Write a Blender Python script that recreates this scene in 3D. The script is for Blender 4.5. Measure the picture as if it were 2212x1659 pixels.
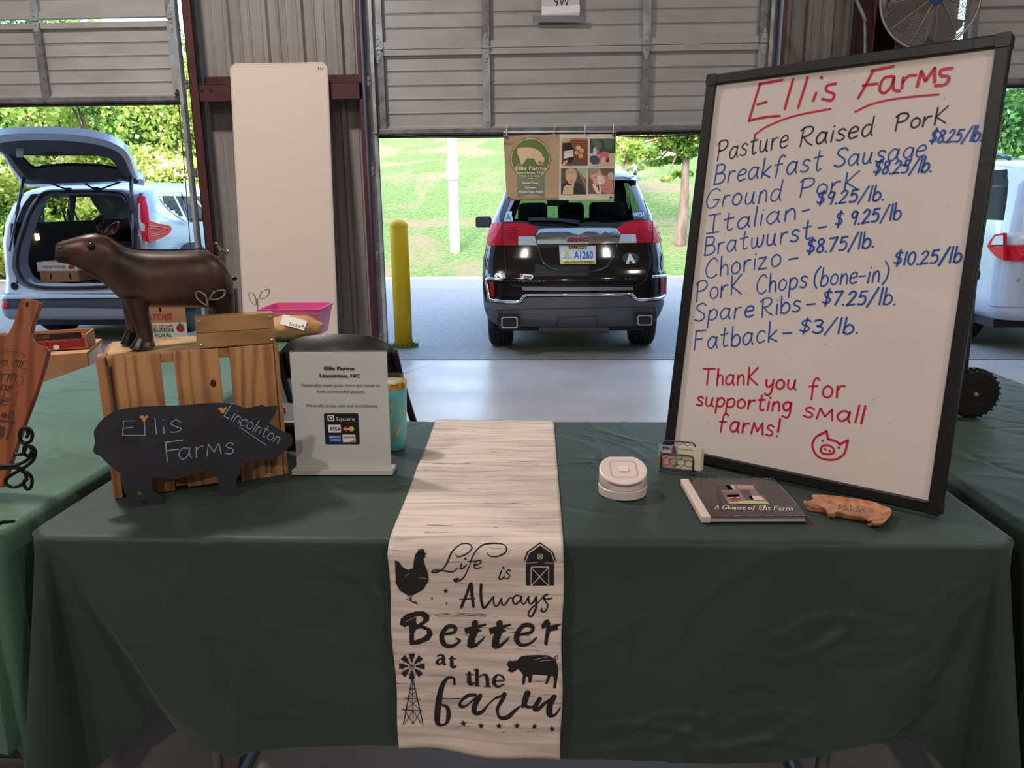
import bpy, bmesh, math, random
import numpy as np
from mathutils import Vector, Matrix, noise
random.seed(7)
for _o in list(bpy.data.objects): bpy.data.objects.remove(_o)
SC = bpy.context.scene
COL = SC.collection
T = .765                                     # height of the table tops

# ------------------------------------------------------------------ camera
CF, CP, CY, CR = 1680., math.radians(13.3), math.radians(2.4), math.radians(.55)
CC = np.array([0, 0, 1.42])
_F = np.array([-math.sin(CY)*math.cos(CP), math.cos(CY)*math.cos(CP), -math.sin(CP)])
_R0 = np.array([math.cos(CY), math.sin(CY), 0.]); _U0 = np.cross(_R0, _F)
_R = _R0*math.cos(CR)-_U0*math.sin(CR); _U = _U0*math.cos(CR)+_R0*math.sin(CR)
cam = bpy.data.cameras.new('camera'); camo = bpy.data.objects.new('camera', cam); COL.objects.link(camo)
cam.sensor_width = 36; cam.lens = CF*36/2212; cam.clip_end = 300; cam.clip_start = .02
m = Matrix([[_R[0], _U[0], -_F[0], CC[0]], [_R[1], _U[1], -_F[1], CC[1]], [_R[2], _U[2], -_F[2], CC[2]], [0, 0, 0, 1]])
camo.matrix_world = m
SC.camera = camo

# ------------------------------------------------------------------ light
w = bpy.data.worlds.new('sky'); SC.world = w; w.use_nodes = True
nt = w.node_tree; bg = nt.nodes['Background']
sky = nt.nodes.new('ShaderNodeTexSky'); sky.sky_type = 'NISHITA'; sky.sun_disc = False
sky.sun_elevation = math.radians(48); sky.sun_rotation = math.radians(200); sky.air_density = 1.2; sky.dust_density = 1.5
nt.links.new(sky.outputs[0], bg.inputs[0]); bg.inputs[1].default_value = 1.05
def light(kind, loc, energy, col, size=.5, size_y=None, aim=None):
    l = bpy.data.lights.new('lamp', kind); o = bpy.data.objects.new('lamp', l); COL.objects.link(o)
    o.location = loc; l.energy = energy; l.color = col
    if kind == 'AREA':
        l.size = size
        if size_y: l.shape = 'RECTANGLE'; l.size_y = size_y
        else: l.shape = 'DISK'
    if kind == 'SUN': l.angle = size
    if aim is not None:
        d = Vector(aim)-Vector(loc); o.rotation_euler = d.to_track_quat('-Z', 'Y').to_euler()
    return o
light('SUN', (0, 0, 14.5), 1.9, (1, .95, .86), .01, aim=(4, 17, 0))
LAMPS = [(-2.5, 3.5, 4.7, 150), (2.9, 3.0, 4.7, 48), (-2.6, -1.6, 4.7, 90), (2.8, -1.8, 4.7, 72), (0, -6, 4.7, 150), (-6.5, 1, 4.7, 60), (6.5, 1, 4.7, 45)]
for (x, y, z, e) in LAMPS: light('AREA', (x, y, z), e, (1, .92, .85), .40 if y == 3.5 else .28, aim=(x, y, 0))
SC.view_settings.view_transform = 'Standard'; SC.view_settings.look = 'None'
SC.view_settings.gamma = 1; SC.view_settings.exposure = .15; SC.view_settings.use_curve_mapping = False
SC.cycles.max_bounces = 7; SC.cycles.transparent_max_bounces = 12; SC.cycles.diffuse_bounces = 4
SC.cycles.sample_clamp_indirect = 6; SC.cycles.caustics_reflective = False; SC.cycles.caustics_refractive = False

# ------------------------------------------------------------------ photo rays -> points on real planes
def ray(x, y): return _F+_R*(x-1106)/CF-_U*(y-829.5)/CF
def onz(x, y, z): r = ray(x, y); return CC+r*((z-CC[2])/r[2])
def ony(x, y, Y): r = ray(x, y); return CC+r*((Y-CC[1])/r[1])
class Fr:
    "a plane: origin, two in-plane axes and its outward normal"
    def __init__(s, O, ex, ey):
        s.O = np.array(O, float); s.ex = np.array(ex, float); s.ex /= np.linalg.norm(s.ex)
        s.ey = np.array(ey, float); s.ey -= s.ex*(s.ey@s.ex); s.ey /= np.linalg.norm(s.ey)
        s.n = np.cross(s.ex, s.ey)
    def __call__(s, u, v, w=0): return s.O+s.ex*u+s.ey*v+s.n*w
    def uv(s, x, y):
        r = ray(x, y); P = CC+r*(((s.O-CC)@s.n)/(r@s.n))-s.O
        return (P@s.ex, P@s.ey)

# ------------------------------------------------------------------ mesh helpers
ORG = {}
def link(o, parent=None):
    COL.objects.link(o)
    if parent is not None: o.parent = parent
def thing(name, label, cat, loc=(0, 0, 0), group=None):
    o = bpy.data.objects.new(name, None); link(o); o.location = loc; o.empty_display_size = .05
    o['label'] = label; o['category'] = cat
    if group: o['group'] = group
    ORG[o.name] = Vector(loc); return o
def tag(o, label=None, cat=None, group=None, kind=None):
    for k, v in (('label', label), ('category', cat), ('group', group), ('kind', kind)):
        if v: o[k] = v
    return o
def setting(name, loc=(0, 0, 0)):
    o = bpy.data.objects.new(name, None); link(o); o.location = loc; o['kind'] = 'structure'; ORG[o.name] = Vector(loc); return o
class G:
    def __init__(s): s.v = []; s.f = []; s.m = []; s.mi = 0
    def add(s, vs, fs):
        b = len(s.v); s.v += [tuple(map(float, p)) for p in vs]; s.f += [[b+i for i in f] for f in fs]; s.m += [s.mi]*len(fs); return s
    def box(s, c, d, R=None):
        c = Vector(c); hx, hy, hz = d[0]/2, d[1]/2, d[2]/2
        P = [Vector((x*hx, y*hy, z*hz)) for x in (-1, 1) for y in (-1, 1) for z in (-1, 1)]
        if R is not None: P = [R @ p for p in P]
        return s.add([c+p for p in P], [(0, 1, 3, 2), (4, 6, 7, 5), (0, 4, 5, 1), (2, 3, 7, 6), (0, 2, 6, 4), (1, 5, 7, 3)])
    def fbox(s, F, u0, u1, v0, v1, w0, w1):
        P = [F(u, v, w_) for u in (u0, u1) for v in (v0, v1) for w_ in (w0, w1)]
        return s.add(P, [(0, 1, 3, 2), (4, 6, 7, 5), (0, 4, 5, 1), (2, 3, 7, 6), (0, 2, 6, 4), (1, 5, 7, 3)])
    def loft(s, rings, cap0=True, cap1=True, close=True):
        n = len(rings[0]); vs = [p for r in rings for p in r]; fs = []
        for i in range(len(rings)-1):
            for j in range(n if close else n-1):
                k = (j+1) % n; fs.append((i*n+j, i*n+k, (i+1)*n+k, (i+1)*n+j))
        if cap0: fs.append(tuple(range(n))[::-1])
        if cap1: fs.append(tuple((len(rings)-1)*n+j for j in range(n)))
        return s.add(vs, fs)
    def tube(s, pts, r, n=8, closed=False, cap=True, sq=1):
        pts = [Vector(tuple(map(float, p))) for p in pts]; N = len(pts); rings = []
        rr = r if hasattr(r, '__len__') else [r]*N
        up = None
        for i, p in enumerate(pts):
            a = pts[(i-1) % N] if (closed or i > 0) else p; b = pts[(i+1) % N] if (closed or i < N-1) else p
            t = (b-a); t = t.normalized() if t.length > 1e-9 else Vector((0, 0, 1))
            if up is None:
                up = Vector((0, 0, 1)) if abs(t.z) < .9 else Vector((1, 0, 0))
            x = up.cross(t)
            if x.length < 1e-6: x = Vector((1, 0, 0)).cross(t)
            x.normalize(); y = t.cross(x); up = y
            rings.append([p+(x*math.cos(2*math.pi*k/n)+y*math.sin(2*math.pi*k/n)*sq)*rr[i] for k in range(n)])
        if closed: rings.append(rings[0]); return s.loft(rings, False, False)
        return s.loft(rings, cap, cap)
    def cyl(s, a, b, r0, r1=None, n=20): return s.tube([a, b], [r0, r0 if r1 is None else r1], n)
    def lathe(s, prof, c=(0, 0, 0), n=32, M=None):
        c = Vector(c); rings = []
        for r, z in prof:
            ring = [Vector((r*math.cos(2*math.pi*k/n), r*math.sin(2*math.pi*k/n), z)) for k in range(n)]
            if M is not None: ring = [M @ p for p in ring]
            rings.append([c+p for p in ring])
        return s.loft(rings, prof[0][0] > 1e-6, prof[-1][0] > 1e-6)
    def prism(s, poly, F, w0, w1):
        n = len(poly)
        ar = sum(poly[i][0]*poly[(i+1) % n][1]-poly[(i+1) % n][0]*poly[i][1] for i in range(n))
        if ar < 0: poly = poly[::-1]
        vs = [F(u, v, w0) for u, v in poly]+[F(u, v, w1) for u, v in poly]
        fs = [tuple(range(n))[::-1], tuple(range(n, 2*n))]+[(i, (i+1) % n, n+(i+1) % n, n+i) for i in range(n)]
        return s.add(vs, fs)
    def flat(s, poly, F, w=0):
        n = len(poly)
        ar = sum(poly[i][0]*poly[(i+1) % n][1]-poly[(i+1) % n][0]*poly[i][1] for i in range(n))
        if ar < 0: poly = poly[::-1]
        return s.add([F(u, v, w) for u, v in poly], [tuple(range(n))])
    def grid(s, fn, nu, nv):
        vs = [fn(i/nu, j/nv) for i in range(nu+1) for j in range(nv+1)]
        return s.add(vs, [(i*(nv+1)+j, (i+1)*(nv+1)+j, (i+1)*(nv+1)+j+1, i*(nv+1)+j+1) for i in range(nu) for j in range(nv)])
    def ink(s, pts, wd, F, w=.0006, n=6):
        "a flat pen stroke with round ends on plane F (pts in u,v)"
        pts = [np.array(p, float) for p in pts]
        q = [pts[0]]
        for p in pts[1:]:
            if np.linalg.norm(p-q[-1]) > 1e-6: q.append(p)
        pts = q
        if len(pts) == 1: pts = [pts[0], pts[0]+np.array([1e-4, 0])]
        N = len(pts); ww = wd if hasattr(wd, '__len__') else [wd]*N
        for i in range(1, N-1):                                    # a sharp turn: two strokes that meet
            a, b = pts[i]-pts[i-1], pts[i+1]-pts[i]
            if a@b < .45*np.linalg.norm(a)*np.linalg.norm(b):
                wa = list(np.interp(np.linspace(0, 1, N), np.linspace(0, 1, len(ww)), ww))
                s.ink(pts[:i+1], wa[:i+1], F, w, n); return s.ink(pts[i:], wa[i:], F, w, n)
        if len(ww) != N: ww = list(np.interp(np.linspace(0, 1, N), np.linspace(0, 1, len(ww)), ww))
        L = []; Rr = []
        for i in range(N):
            t = pts[min(i+1, N-1)]-pts[max(i-1, 0)]; t = t/(np.linalg.norm(t)+1e-9); nn = np.array([-t[1], t[0]])
            L.append(pts[i]+nn*ww[i]/2); Rr.append(pts[i]-nn*ww[i]/2)
        def cap(p, q_, c, w_):
            a0 = math.atan2(p[1]-c[1], p[0]-c[0])
            return [c+np.array([math.cos(a0-math.pi*k/n), math.sin(a0-math.pi*k/n)])*w_/2 for k in range(1, n)]
        vs = []; fs = []
        for a, b in zip(L, Rr): vs += [F(a[0], a[1], w), F(b[0], b[1], w)]
        for i in range(N-1): fs.append((2*i, 2*i+1, 2*i+3, 2*i+2))
        e = cap(L[-1], Rr[-1], pts[-1], ww[-1]); b = len(vs); vs += [F(p[0], p[1], w) for p in e]
        fs.append((2*N-2, 2*N-1)+tuple(range(b+len(e)-1, b-1, -1)))
        e = cap(Rr[0], L[0], pts[0], ww[0]); b = len(vs); vs += [F(p[0], p[1], w) for p in e]
        fs.append((0,)+tuple(range(b+len(e)-1, b-1, -1))+(1,))
        return s.add(vs, fs)
    def build(s, name, mats, parent=None, smooth=False, bevel=0, seg=2, auto=None, fix=False):
        if not isinstance(mats, (list, tuple)): mats = [mats]
        me = bpy.data.meshes.new(name); V = s.v
        if parent is not None: org = ORG[parent.name]
        else:
            A = np.array(V); org = Vector(((A[:, 0].min()+A[:, 0].max())/2, (A[:, 1].min()+A[:, 1].max())/2, A[:, 2].min()))
        me.from_pydata([(p[0]-org.x, p[1]-org.y, p[2]-org.z) for p in V], [], s.f)
        for mt in mats: me.materials.append(mt)
        if len(mats) > 1: me.polygons.foreach_set('material_index', s.m)
        if bevel or fix:
            bm = bmesh.new(); bm.from_mesh(me)
            if fix:
                bmesh.ops.remove_doubles(bm, verts=bm.verts, dist=1e-5); bmesh.ops.recalc_face_normals(bm, faces=bm.faces)
            if bevel:
                es = [e for e in bm.edges if len(e.link_faces) == 2 and e.calc_face_angle(0) > math.radians(38)]
                bmesh.ops.bevel(bm, geom=es, offset=bevel, segments=seg, affect='EDGES', profile=.5)
            bm.to_mesh(me); bm.free()
        if smooth or auto:
            me.polygons.foreach_set('use_smooth', [True]*len(me.polygons))
            if auto: me.set_sharp_from_angle(angle=math.radians(auto))
        me.update()
        o = bpy.data.objects.new(name, me); link(o, parent)
        if parent is None: o.location = org
        ORG[o.name] = Vector(org); return o
def copy_tree(o, parent=None):
    c = o.copy(); link(c); c.parent = parent; ORG[c.name] = ORG[o.name]
    for ch in o.children: copy_tree(ch, c)
    return c

# ------------------------------------------------------------------ curves
def smooth_line(P, k=6):
    P = [np.array(p, float) for p in P]
    if len(P) < 3: return P
    out = []
    for i in range(len(P)-1):
        a = P[max(i-1, 0)]; b = P[i]; c = P[i+1]; d = P[min(i+2, len(P)-1)]
        for j in range(k):
            t = j/k
            out.append(.5*((2*b)+(-a+c)*t+(2*a-5*b+4*c-d)*t*t+(-a+3*b-3*c+d)*t**3))
    out.append(P[-1]); return out
def smooth_loop(P, k=4):
    P = [np.array(p, float) for p in P]; n = len(P); out = []
    for i in range(n):
        a, b, c, d = P[(i-1) % n], P[i], P[(i+1) % n], P[(i+2) % n]
        for j in range(k):
            t = j/k; out.append(.5*((2*b)+(-a+c)*t+(2*a-5*b+4*c-d)*t*t+(-a+3*b-3*c+d)*t**3))
    return out
def rrect(u0, u1, v0, v1, r, n=5):
    out = []
    for cx, cy, a in ((u1-r, v1-r, 0), (u0+r, v1-r, 90), (u0+r, v0+r, 180), (u1-r, v0+r, 270)):
        for k in range(n+1):
            t = math.radians(a+90*k/n); out.append((cx+r*math.cos(t), cy+r*math.sin(t)))
    return out
def ell(cx, cy, rx, ry, n=28): return [(cx+rx*math.cos(2*math.pi*k/n), cy+ry*math.sin(2*math.pi*k/n)) for k in range(n)]
def interp(x, xs, ys): return float(np.interp(x, xs, ys))

# ------------------------------------------------------------------ materials
def lin(c):
    return tuple((v/12.92 if v <= .04045 else ((v+.055)/1.055)**2.4) for v in (x/255 for x in c))
MC = {}
def mat(name, col, rough=.5, metal=0, col2=None, scale=5, stretch=(1, 1, 1), detail=4, lo=.35, hi=.65, bump=0, bscale=60, bstretch=None,
        coat=0, trans=0, alpha=1, emit=0, sheen=0, spec=.5, sss=0, ior=1.45, rot=None, dist=0, rvar=0, translucent=0):
    if name in MC: return MC[name]
    m = bpy.data.materials.new(name); m.use_nodes = True; n = m.node_tree.nodes; L = m.node_tree.links
    b = n['Principled BSDF']; I = b.inputs
    I['Base Color'].default_value = (*lin(col), 1); I['Roughness'].default_value = rough; I['Metallic'].default_value = metal
    I['Coat Weight'].default_value = coat; I['Coat Roughness'].default_value = .06
    I['Transmission Weight'].default_value = trans; I['IOR'].default_value = ior; I['Alpha'].default_value = alpha
    I['Specular IOR Level'].default_value = spec
    if sheen: I['Sheen Weight'].default_value = sheen; I['Sheen Roughness'].default_value = .4
    if emit: I['Emission Color'].default_value = (*lin(col), 1); I['Emission Strength'].default_value = emit
    def tex(sc, st, det):
        tc = n.new('ShaderNodeTexCoord'); mp = n.new('ShaderNodeMapping'); mp.inputs['Scale'].default_value = st
        if rot: mp.inputs['Rotation'].default_value = rot
        L.new(tc.outputs['Object'], mp.inputs[0]); t = n.new('ShaderNodeTexNoise'); t.inputs['Scale'].default_value = sc; t.inputs['Detail'].default_value = det
        t.inputs['Distortion'].default_value = dist
        L.new(mp.outputs[0], t.inputs['Vector']); return t
    if col2 is not None:
        t = tex(scale, stretch, detail); r = n.new('ShaderNodeValToRGB')
        r.color_ramp.elements[0].position = lo; r.color_ramp.elements[1].position = hi
        r.color_ramp.elements[0].color = (*lin(col), 1); r.color_ramp.elements[1].color = (*lin(col2), 1)
        L.new(t.outputs['Fac'], r.inputs[0]); L.new(r.outputs[0], I['Base Color'])
        if rvar:
            mm = n.new('ShaderNodeMapRange'); mm.inputs['To Min'].default_value = rough-rvar; mm.inputs['To Max'].default_value = rough+rvar
            L.new(t.outputs['Fac'], mm.inputs[0]); L.new(mm.outputs[0], I['Roughness'])
    if bump:
        t = tex(bscale, bstretch or stretch, 3); bp = n.new('ShaderNodeBump'); bp.inputs['Strength'].default_value = bump; bp.inputs['Distance'].default_value = .01
        L.new(t.outputs['Fac'], bp.inputs['Height']); L.new(bp.outputs[0], I['Normal'])
    if translucent:
        out = n['Material Output']; tr = n.new('ShaderNodeBsdfTranslucent'); mx = n.new('ShaderNodeMixShader'); mx.inputs[0].default_value = translucent
        src = I['Base Color'].links[0].from_socket if I['Base Color'].links else None
        if src: L.new(src, tr.inputs[0])
        else: tr.inputs[0].default_value = (*lin(col), 1)
        L.new(b.outputs[0], mx.inputs[1]); L.new(tr.outputs[0], mx.inputs[2]); L.new(mx.outputs[0], out.inputs[0])
    MC[name] = m; return m
def glassmat(name, tint, rough=.02, fac=.3, dark=(10, 12, 14)):
    "thin tinted pane: see-through mixed with a glossy skin"
    if name in MC: return MC[name]
    m = bpy.data.materials.new(name); m.use_nodes = True; n = m.node_tree.nodes; L = m.node_tree.links
    b = n['Principled BSDF']; b.inputs['Base Color'].default_value = (*lin(dark), 1); b.inputs['Roughness'].default_value = rough
    t = n.new('ShaderNodeBsdfTransparent'); t.inputs[0].default_value = (*lin(tint), 1)
    fr = n.new('ShaderNodeFresnel'); fr.inputs[0].default_value = 1.5; ad = n.new('ShaderNodeMath'); ad.operation = 'ADD'; ad.inputs[1].default_value = fac; ad.use_clamp = True
    L.new(fr.outputs[0], ad.inputs[0]); ge = n.new('ShaderNodeNewGeometry'); iv = n.new('ShaderNodeMath'); iv.operation = 'SUBTRACT'; iv.inputs[0].default_value = 1; L.new(ge.outputs['Backfacing'], iv.inputs[1]); mu = n.new('ShaderNodeMath'); mu.operation = 'MULTIPLY'; L.new(ad.outputs[0], mu.inputs[0]); L.new(iv.outputs[0], mu.inputs[1]); ad = mu; mx = n.new('ShaderNodeMixShader'); L.new(ad.outputs[0], mx.inputs[0]); L.new(t.outputs[0], mx.inputs[1]); L.new(b.outputs[0], mx.inputs[2])
    L.new(mx.outputs[0], n['Material Output'].inputs[0]); MC[name] = m; return m
def wood(name, c1, c2, axis='z', scale=14, rough=.55, knots=False, bumpv=.15, wig=3.):
    "plank grain running along one axis"
    if name in MC: return MC[name]
    m = bpy.data.materials.new(name); m.use_nodes = True; n = m.node_tree.nodes; L = m.node_tree.links; b = n['Principled BSDF']
    tc = n.new('ShaderNodeTexCoord'); mp = n.new('ShaderNodeMapping'); k = {'x': (.12, 1, 1), 'y': (1, .12, 1), 'z': (1, 1, .12)}[axis]
    mp.inputs['Scale'].default_value = k; L.new(tc.outputs['Object'], mp.inputs[0])
    oi = n.new('ShaderNodeObjectInfo'); va = n.new('ShaderNodeVectorMath'); va.operation = 'ADD'; sc = n.new('ShaderNodeVectorMath'); sc.operation = 'SCALE'
    cb = n.new('ShaderNodeCombineXYZ'); 
    for i in range(3): L.new(oi.outputs['Random'], cb.inputs[i])
    L.new(cb.outputs[0], sc.inputs[0]); sc.inputs['Scale'].default_value = 7; L.new(mp.outputs[0], va.inputs[0]); L.new(sc.outputs[0], va.inputs[1])
    wv = n.new('ShaderNodeTexWave'); wv.wave_type = 'RINGS' if knots else 'BANDS'; wv.inputs['Scale'].default_value = scale; wv.inputs['Distortion'].default_value = wig
    wv.inputs['Detail'].default_value = 3; wv.inputs['Detail Scale'].default_value = 1.5
    if not knots: wv.bands_direction = 'X'
    L.new(va.outputs[0], wv.inputs['Vector'])
    ns = n.new('ShaderNodeTexNoise'); ns.inputs['Scale'].default_value = 40; ns.inputs['Detail'].default_value = 4; L.new(va.outputs[0], ns.inputs['Vector'])
    r = n.new('ShaderNodeValToRGB'); r.color_ramp.elements[0].color = (*lin(c2), 1); r.color_ramp.elements[1].color = (*lin(c1), 1)
    r.color_ramp.elements[0].position = .1; r.color_ramp.elements[1].position = .7
    mx = n.new('ShaderNodeMath'); mx.operation = 'MULTIPLY_ADD'; mx.inputs[1].default_value = .6; L.new(wv.outputs['Fac'], mx.inputs[0])
    m2 = n.new('ShaderNodeMath'); m2.operation = 'MULTIPLY'; m2.inputs[1].default_value = .55; L.new(ns.outputs['Fac'], m2.inputs[0]); L.new(m2.outputs[0], mx.inputs[2])
    L.new(mx.outputs[0], r.inputs[0]); L.new(r.outputs[0], b.inputs['Base Color']); b.inputs['Roughness'].default_value = rough
    bp = n.new('ShaderNodeBump'); bp.inputs['Strength'].default_value = bumpv; bp.inputs['Distance'].default_value = .002; L.new(mx.outputs[0], bp.inputs['Height']); L.new(bp.outputs[0], b.inputs['Normal'])
    MC[name] = m; return m
INK = mat('ink_black', (22, 20, 24), .6)
WHT = mat('print_white', (235, 233, 228), .6)

# ------------------------------------------------------------------ printed text (built-in face)
def text(body, F, u, v, size, material, name, parent, align='CENTER', bold=0, w=.0008, sx=1., shear=0, spacing=1., rot=0, depth=0, sub=None):
    cu = bpy.data.curves.new('t', 'FONT'); cu.body = body; cu.size = size; cu.align_x = align; cu.offset = bold*size; cu.shear = shear; cu.space_character = spacing
    cu.resolution_u = 3; cu.extrude = depth
    o = bpy.data.objects.new('t', cu); COL.objects.link(o)
    dg = bpy.context.evaluated_depsgraph_get(); me = bpy.data.meshes.new_from_object(o.evaluated_get(dg)); bpy.data.objects.remove(o); bpy.data.curves.remove(cu)
    g = G(); c, s_ = math.cos(rot), math.sin(rot)
    vs = []
    for p in me.vertices:
        a, b = p.co.x*sx, p.co.y; vs.append(F(u+a*c-b*s_, v+a*s_+b*c, w+p.co.z))
    g.add(vs, [list(p.vertices) for p in me.polygons]); bpy.data.meshes.remove(me)
    if sub is not None: sub.add(g.v, g.f); return None
    return g.build(name, material, parent)
# ------------------------------------------------------------------ hand lettering: single-stroke letters, x-height .6, capitals 1
# '!' keeps corners sharp; points are x,y pairs; strokes are divided by '|'
HF = {
'A': '!0,0 .33,1 .62,0|!.12,.38 .52,.38', 'B': '!.08,0 .08,1|.08,1 .4,1 .52,.78 .36,.56 .12,.54|.12,.54 .48,.5 .6,.25 .42,.02 .06,0',
'C': '.6,.82 .45,1 .2,.9 .04,.5 .14,.1 .38,0 .62,.14', 'E': '!.5,.98 .06,1 .06,0 .55,.0|!.06,.5 .42,.52', 'F': '!.06,0 .08,1 .62,.98|!.08,.52 .45,.54',
'G': '.66,.86 .45,1 .18,.88 .04,.45 .18,.06 .42,.02 .62,.22 .66,.42|!.38,.42 .7,.42 ', 'I': '!.02,1 .5,1|!.26,1 .26,0|!0,0 .5,0', 'J': '.4,1 .4,.2 .2,0 .02,.14',
'K': '!.08,0 .08,1|!.56,1 .1,.46 .6,0', 'L': '!.08,1 .06,0 .5,.02', 'M': '!0,0 .08,.62 .3,.16 .52,.62 .6,0', 'P': '!.1,0 .12,1|.02,.86 .2,1.02 .52,.98 .62,.76 .46,.54 .14,.5',
'R': '!.1,0 .12,1|.0,.86 .2,1.02 .5,.98 .58,.76 .42,.56 .14,.5|.2,.5 .4,.2 .66,.0', 'S': '.56,.86 .4,1 .14,.92 .1,.72 .3,.54 .5,.36 .5,.12 .28,0 .04,.1',
'T': '!0,1 .7,1|!.34,1 .3,0', 'W': '!0,1 .2,0 .38,.8 .58,0 .8,1', 'N': '!0,0 .04,1 .5,0 .56,1', 'Z': '!0,1 .5,1 0,0 .52,0',
'a': '.42,.5 .24,.6 .06,.44 .02,.2 .14,.0 .3,.06 .42,.3 .44,.56|.44,.56 .42,.2 .5,.0', 'b': '!.04,1 .04,.02|.04,.36 .22,.58 .42,.42 .42,.14 .22,-.02 .04,.06',
'c': '.42,.5 .26,.6 .08,.46 .04,.2 .18,0 .42,.1', 'd': '.4,.5 .22,.58 .04,.4 .04,.12 .18,-.02 .36,.12 .42,.4|!.44,1 .42,.2 .5,0', 'e': '.04,.3 .36,.34 .4,.5 .24,.6 .06,.44 .04,.16 .18,0 .42,.08',
'f': '.46,.9 .34,1 .22,.9 .18,.6 .16,-.1|!.02,.54 .38,.56', 'g': '.4,.52 .22,.6 .04,.44 .06,.18 .2,.06 .36,.2 .42,.54|.42,.54 .42,-.1 .3,-.36 .06,-.28', 'h': '!.04,1 .04,0|.04,.34 .2,.58 .36,.46 .4,0',
'i': '!.06,.56 .04,0|.08,.8 .09,.82', 'k': '!.04,1 .04,0|!.38,.56 .06,.22 .42,0', 'K1': '!.06,0 .08,.95|!.5,.95 .1,.42 .56,0', 'l': '!.06,1 .04,0', 'm': '!.04,.56 .04,0|.04,.36 .18,.58 .28,.44 .28,0|.28,.36 .42,.58 .54,.44 .54,0',
'n': '!.04,.56 .04,0|.04,.34 .22,.58 .36,.46 .4,.02', 'o': '.24,.6 .06,.46 .04,.16 .22,0 .42,.14 .42,.44 .24,.6', 'p': '!.04,.56 .02,-.42|.04,.4 .22,.6 .42,.46 .4,.14 .2,.0 .04,.08', 'r': '!.04,.56 .04,0|.04,.32 .16,.54 .34,.56',
's': '.38,.5 .24,.6 .08,.52 .1,.38 .3,.26 .36,.12 .22,0 .02,.06', 't': '.2,.95 .18,.2 .26,.0 .4,.06|!.02,.62 .38,.66', 'u': '.04,.58 .04,.16 .16,.0 .32,.1 .4,.56|.4,.56 .4,.1 .5,0', 'v': '!.02,.58 .2,0 .38,.6',
'w': '.02,.56 .06,.12 .16,0 .28,.14 .3,.5|.3,.5 .34,.1 .46,0 .58,.2 .6,.58', 'y': '.04,.58 .06,.24 .2,.12 .36,.28|.42,.6 .38,-.1 .22,-.4 .02,-.3', 'z': '!.02,.56 .38,.58 .02,.02 .42,.02', 'Q': '!.02,.7 .5,.72 .0,.02 .54,.02',
'$': '.46,.78 .3,.86 .08,.76 .1,.56 .34,.46 .44,.28 .3,.1 .02,.18|!.28,1.0 .22,-.06', '0': '.26,.84 .06,.66 .04,.24 .22,.0 .42,.16 .44,.62 .26,.84', '1': '!.08,.84 .06,0', '2': '.04,.66 .2,.84 .4,.74 .36,.5 .04,.02 .06,.0|!.04,.01 .46,.04',
'3': '.06,.78 .26,.86 .42,.72 .34,.5 .2,.46|.2,.46 .42,.38 .44,.14 .22,0 .02,.1', '5': '!.44,.84 .12,.82 .08,.5|.08,.5 .32,.54 .44,.3 .32,.04 .04,.04', '7': '!.02,.82 .46,.84 .16,0', '8': '.4,.72 .22,.86 .06,.72 .14,.52 .36,.34 .4,.12 .2,0 .04,.14 .14,.4 .36,.56 .4,.72',
'9': '.4,.72 .22,.84 .06,.66 .12,.44 .32,.46 .42,.74|.42,.78 .38,.3 .32,0', '/': '!.0,-.14 .44,1.0', '.': '.03,.0 .05,.02', ',': '.06,.04 .02,-.12', '-': '!0,.36 .36,.38', '(': '.3,1.05 .06,.7 .06,.2 .26,-.12', ')': '.04,1.05 .28,.7 .26,.2 .06,-.14',
'!': '!.08,1 .06,.28|.05,.0 .07,.02', ':': '.04,.0 .06,.02|.04,.3 .06,.32|.04,.66 .06,.68', ' ': ''}
def glyph(ch):
    out = []
    for st in HF[ch].split('|'):
        st = st.strip()
        if not st: continue
        sharp = st[0] == '!'; P = [tuple(map(float, a.split(','))) for a in st.lstrip('!').split()]
        out.append(P if sharp else [tuple(p) for p in smooth_line(P, 5)])
    return out
def word(txt, gap=.16, sp=.42):
    "strokes of a word in letter units, and its width"
    x = 0; out = []; i = 0
    while i < len(txt):
        ch = txt[i]
        if ch == '~': i += 1; ch = txt[i]+'1'
        i += 1
        if ch == ' ': x += sp; continue
        g = glyph(ch); wd = max(p[0] for s_ in g for p in s_)
        out += [[(p[0]+x, p[1]) for p in s_] for s_ in g]; x += wd+gap
    return out, max(x-gap, .05)
def handwrite(g, F, txt, a, b, hpx, pen, slant=.12, w=.0006, gap=.16, sp=.42, jit=.02, up=None):
    "write txt on plane F; a and b are the photo points where its base line begins and ends"
    st, W_ = word(txt, gap, sp)
    A = np.array(F.uv(*a)); B = np.array(F.uv(*b)); ex = (B-A)/W_
    d = np.linalg.norm(B-A); n = np.array([-(B-A)[1], (B-A)[0]])/d
    pm = ((a[0]+b[0])/2, (a[1]+b[1])/2); hh = np.linalg.norm(np.array(F.uv(pm[0], pm[1]-hpx))-np.array(F.uv(*pm)))
    ey = n*hh+(B-A)/d*hh*slant
    rs = random.Random(len(txt)*31+int(a[0]))
    for s_ in st:
        j = np.array([rs.uniform(-jit, jit)*hh, rs.uniform(-jit, jit)*hh])
        P = [A+ex*p[0]+ey*p[1]+j for p in s_]; g.ink(P, pen*rs.uniform(.85, 1.15), F, w)
def pxline(g, F, pts, pen, w=.0006, sm=True, dx=0, dy=0, k=1.):
    P = [(dx+x*k, dy+y*k) for x, y in pts]
    if sm: P = smooth_line(P, 6)
    g.ink([F.uv(*p) for p in P], pen, F, w)
def pxpoly(g, F, pts, w=.0006, dx=0, dy=0, k=1., sm=False):
    P = [(dx+x*k, dy+y*k) for x, y in pts]
    if sm: P = smooth_loop(P, 4)
    g.flat([F.uv(*p) for p in P], F, w)
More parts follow.
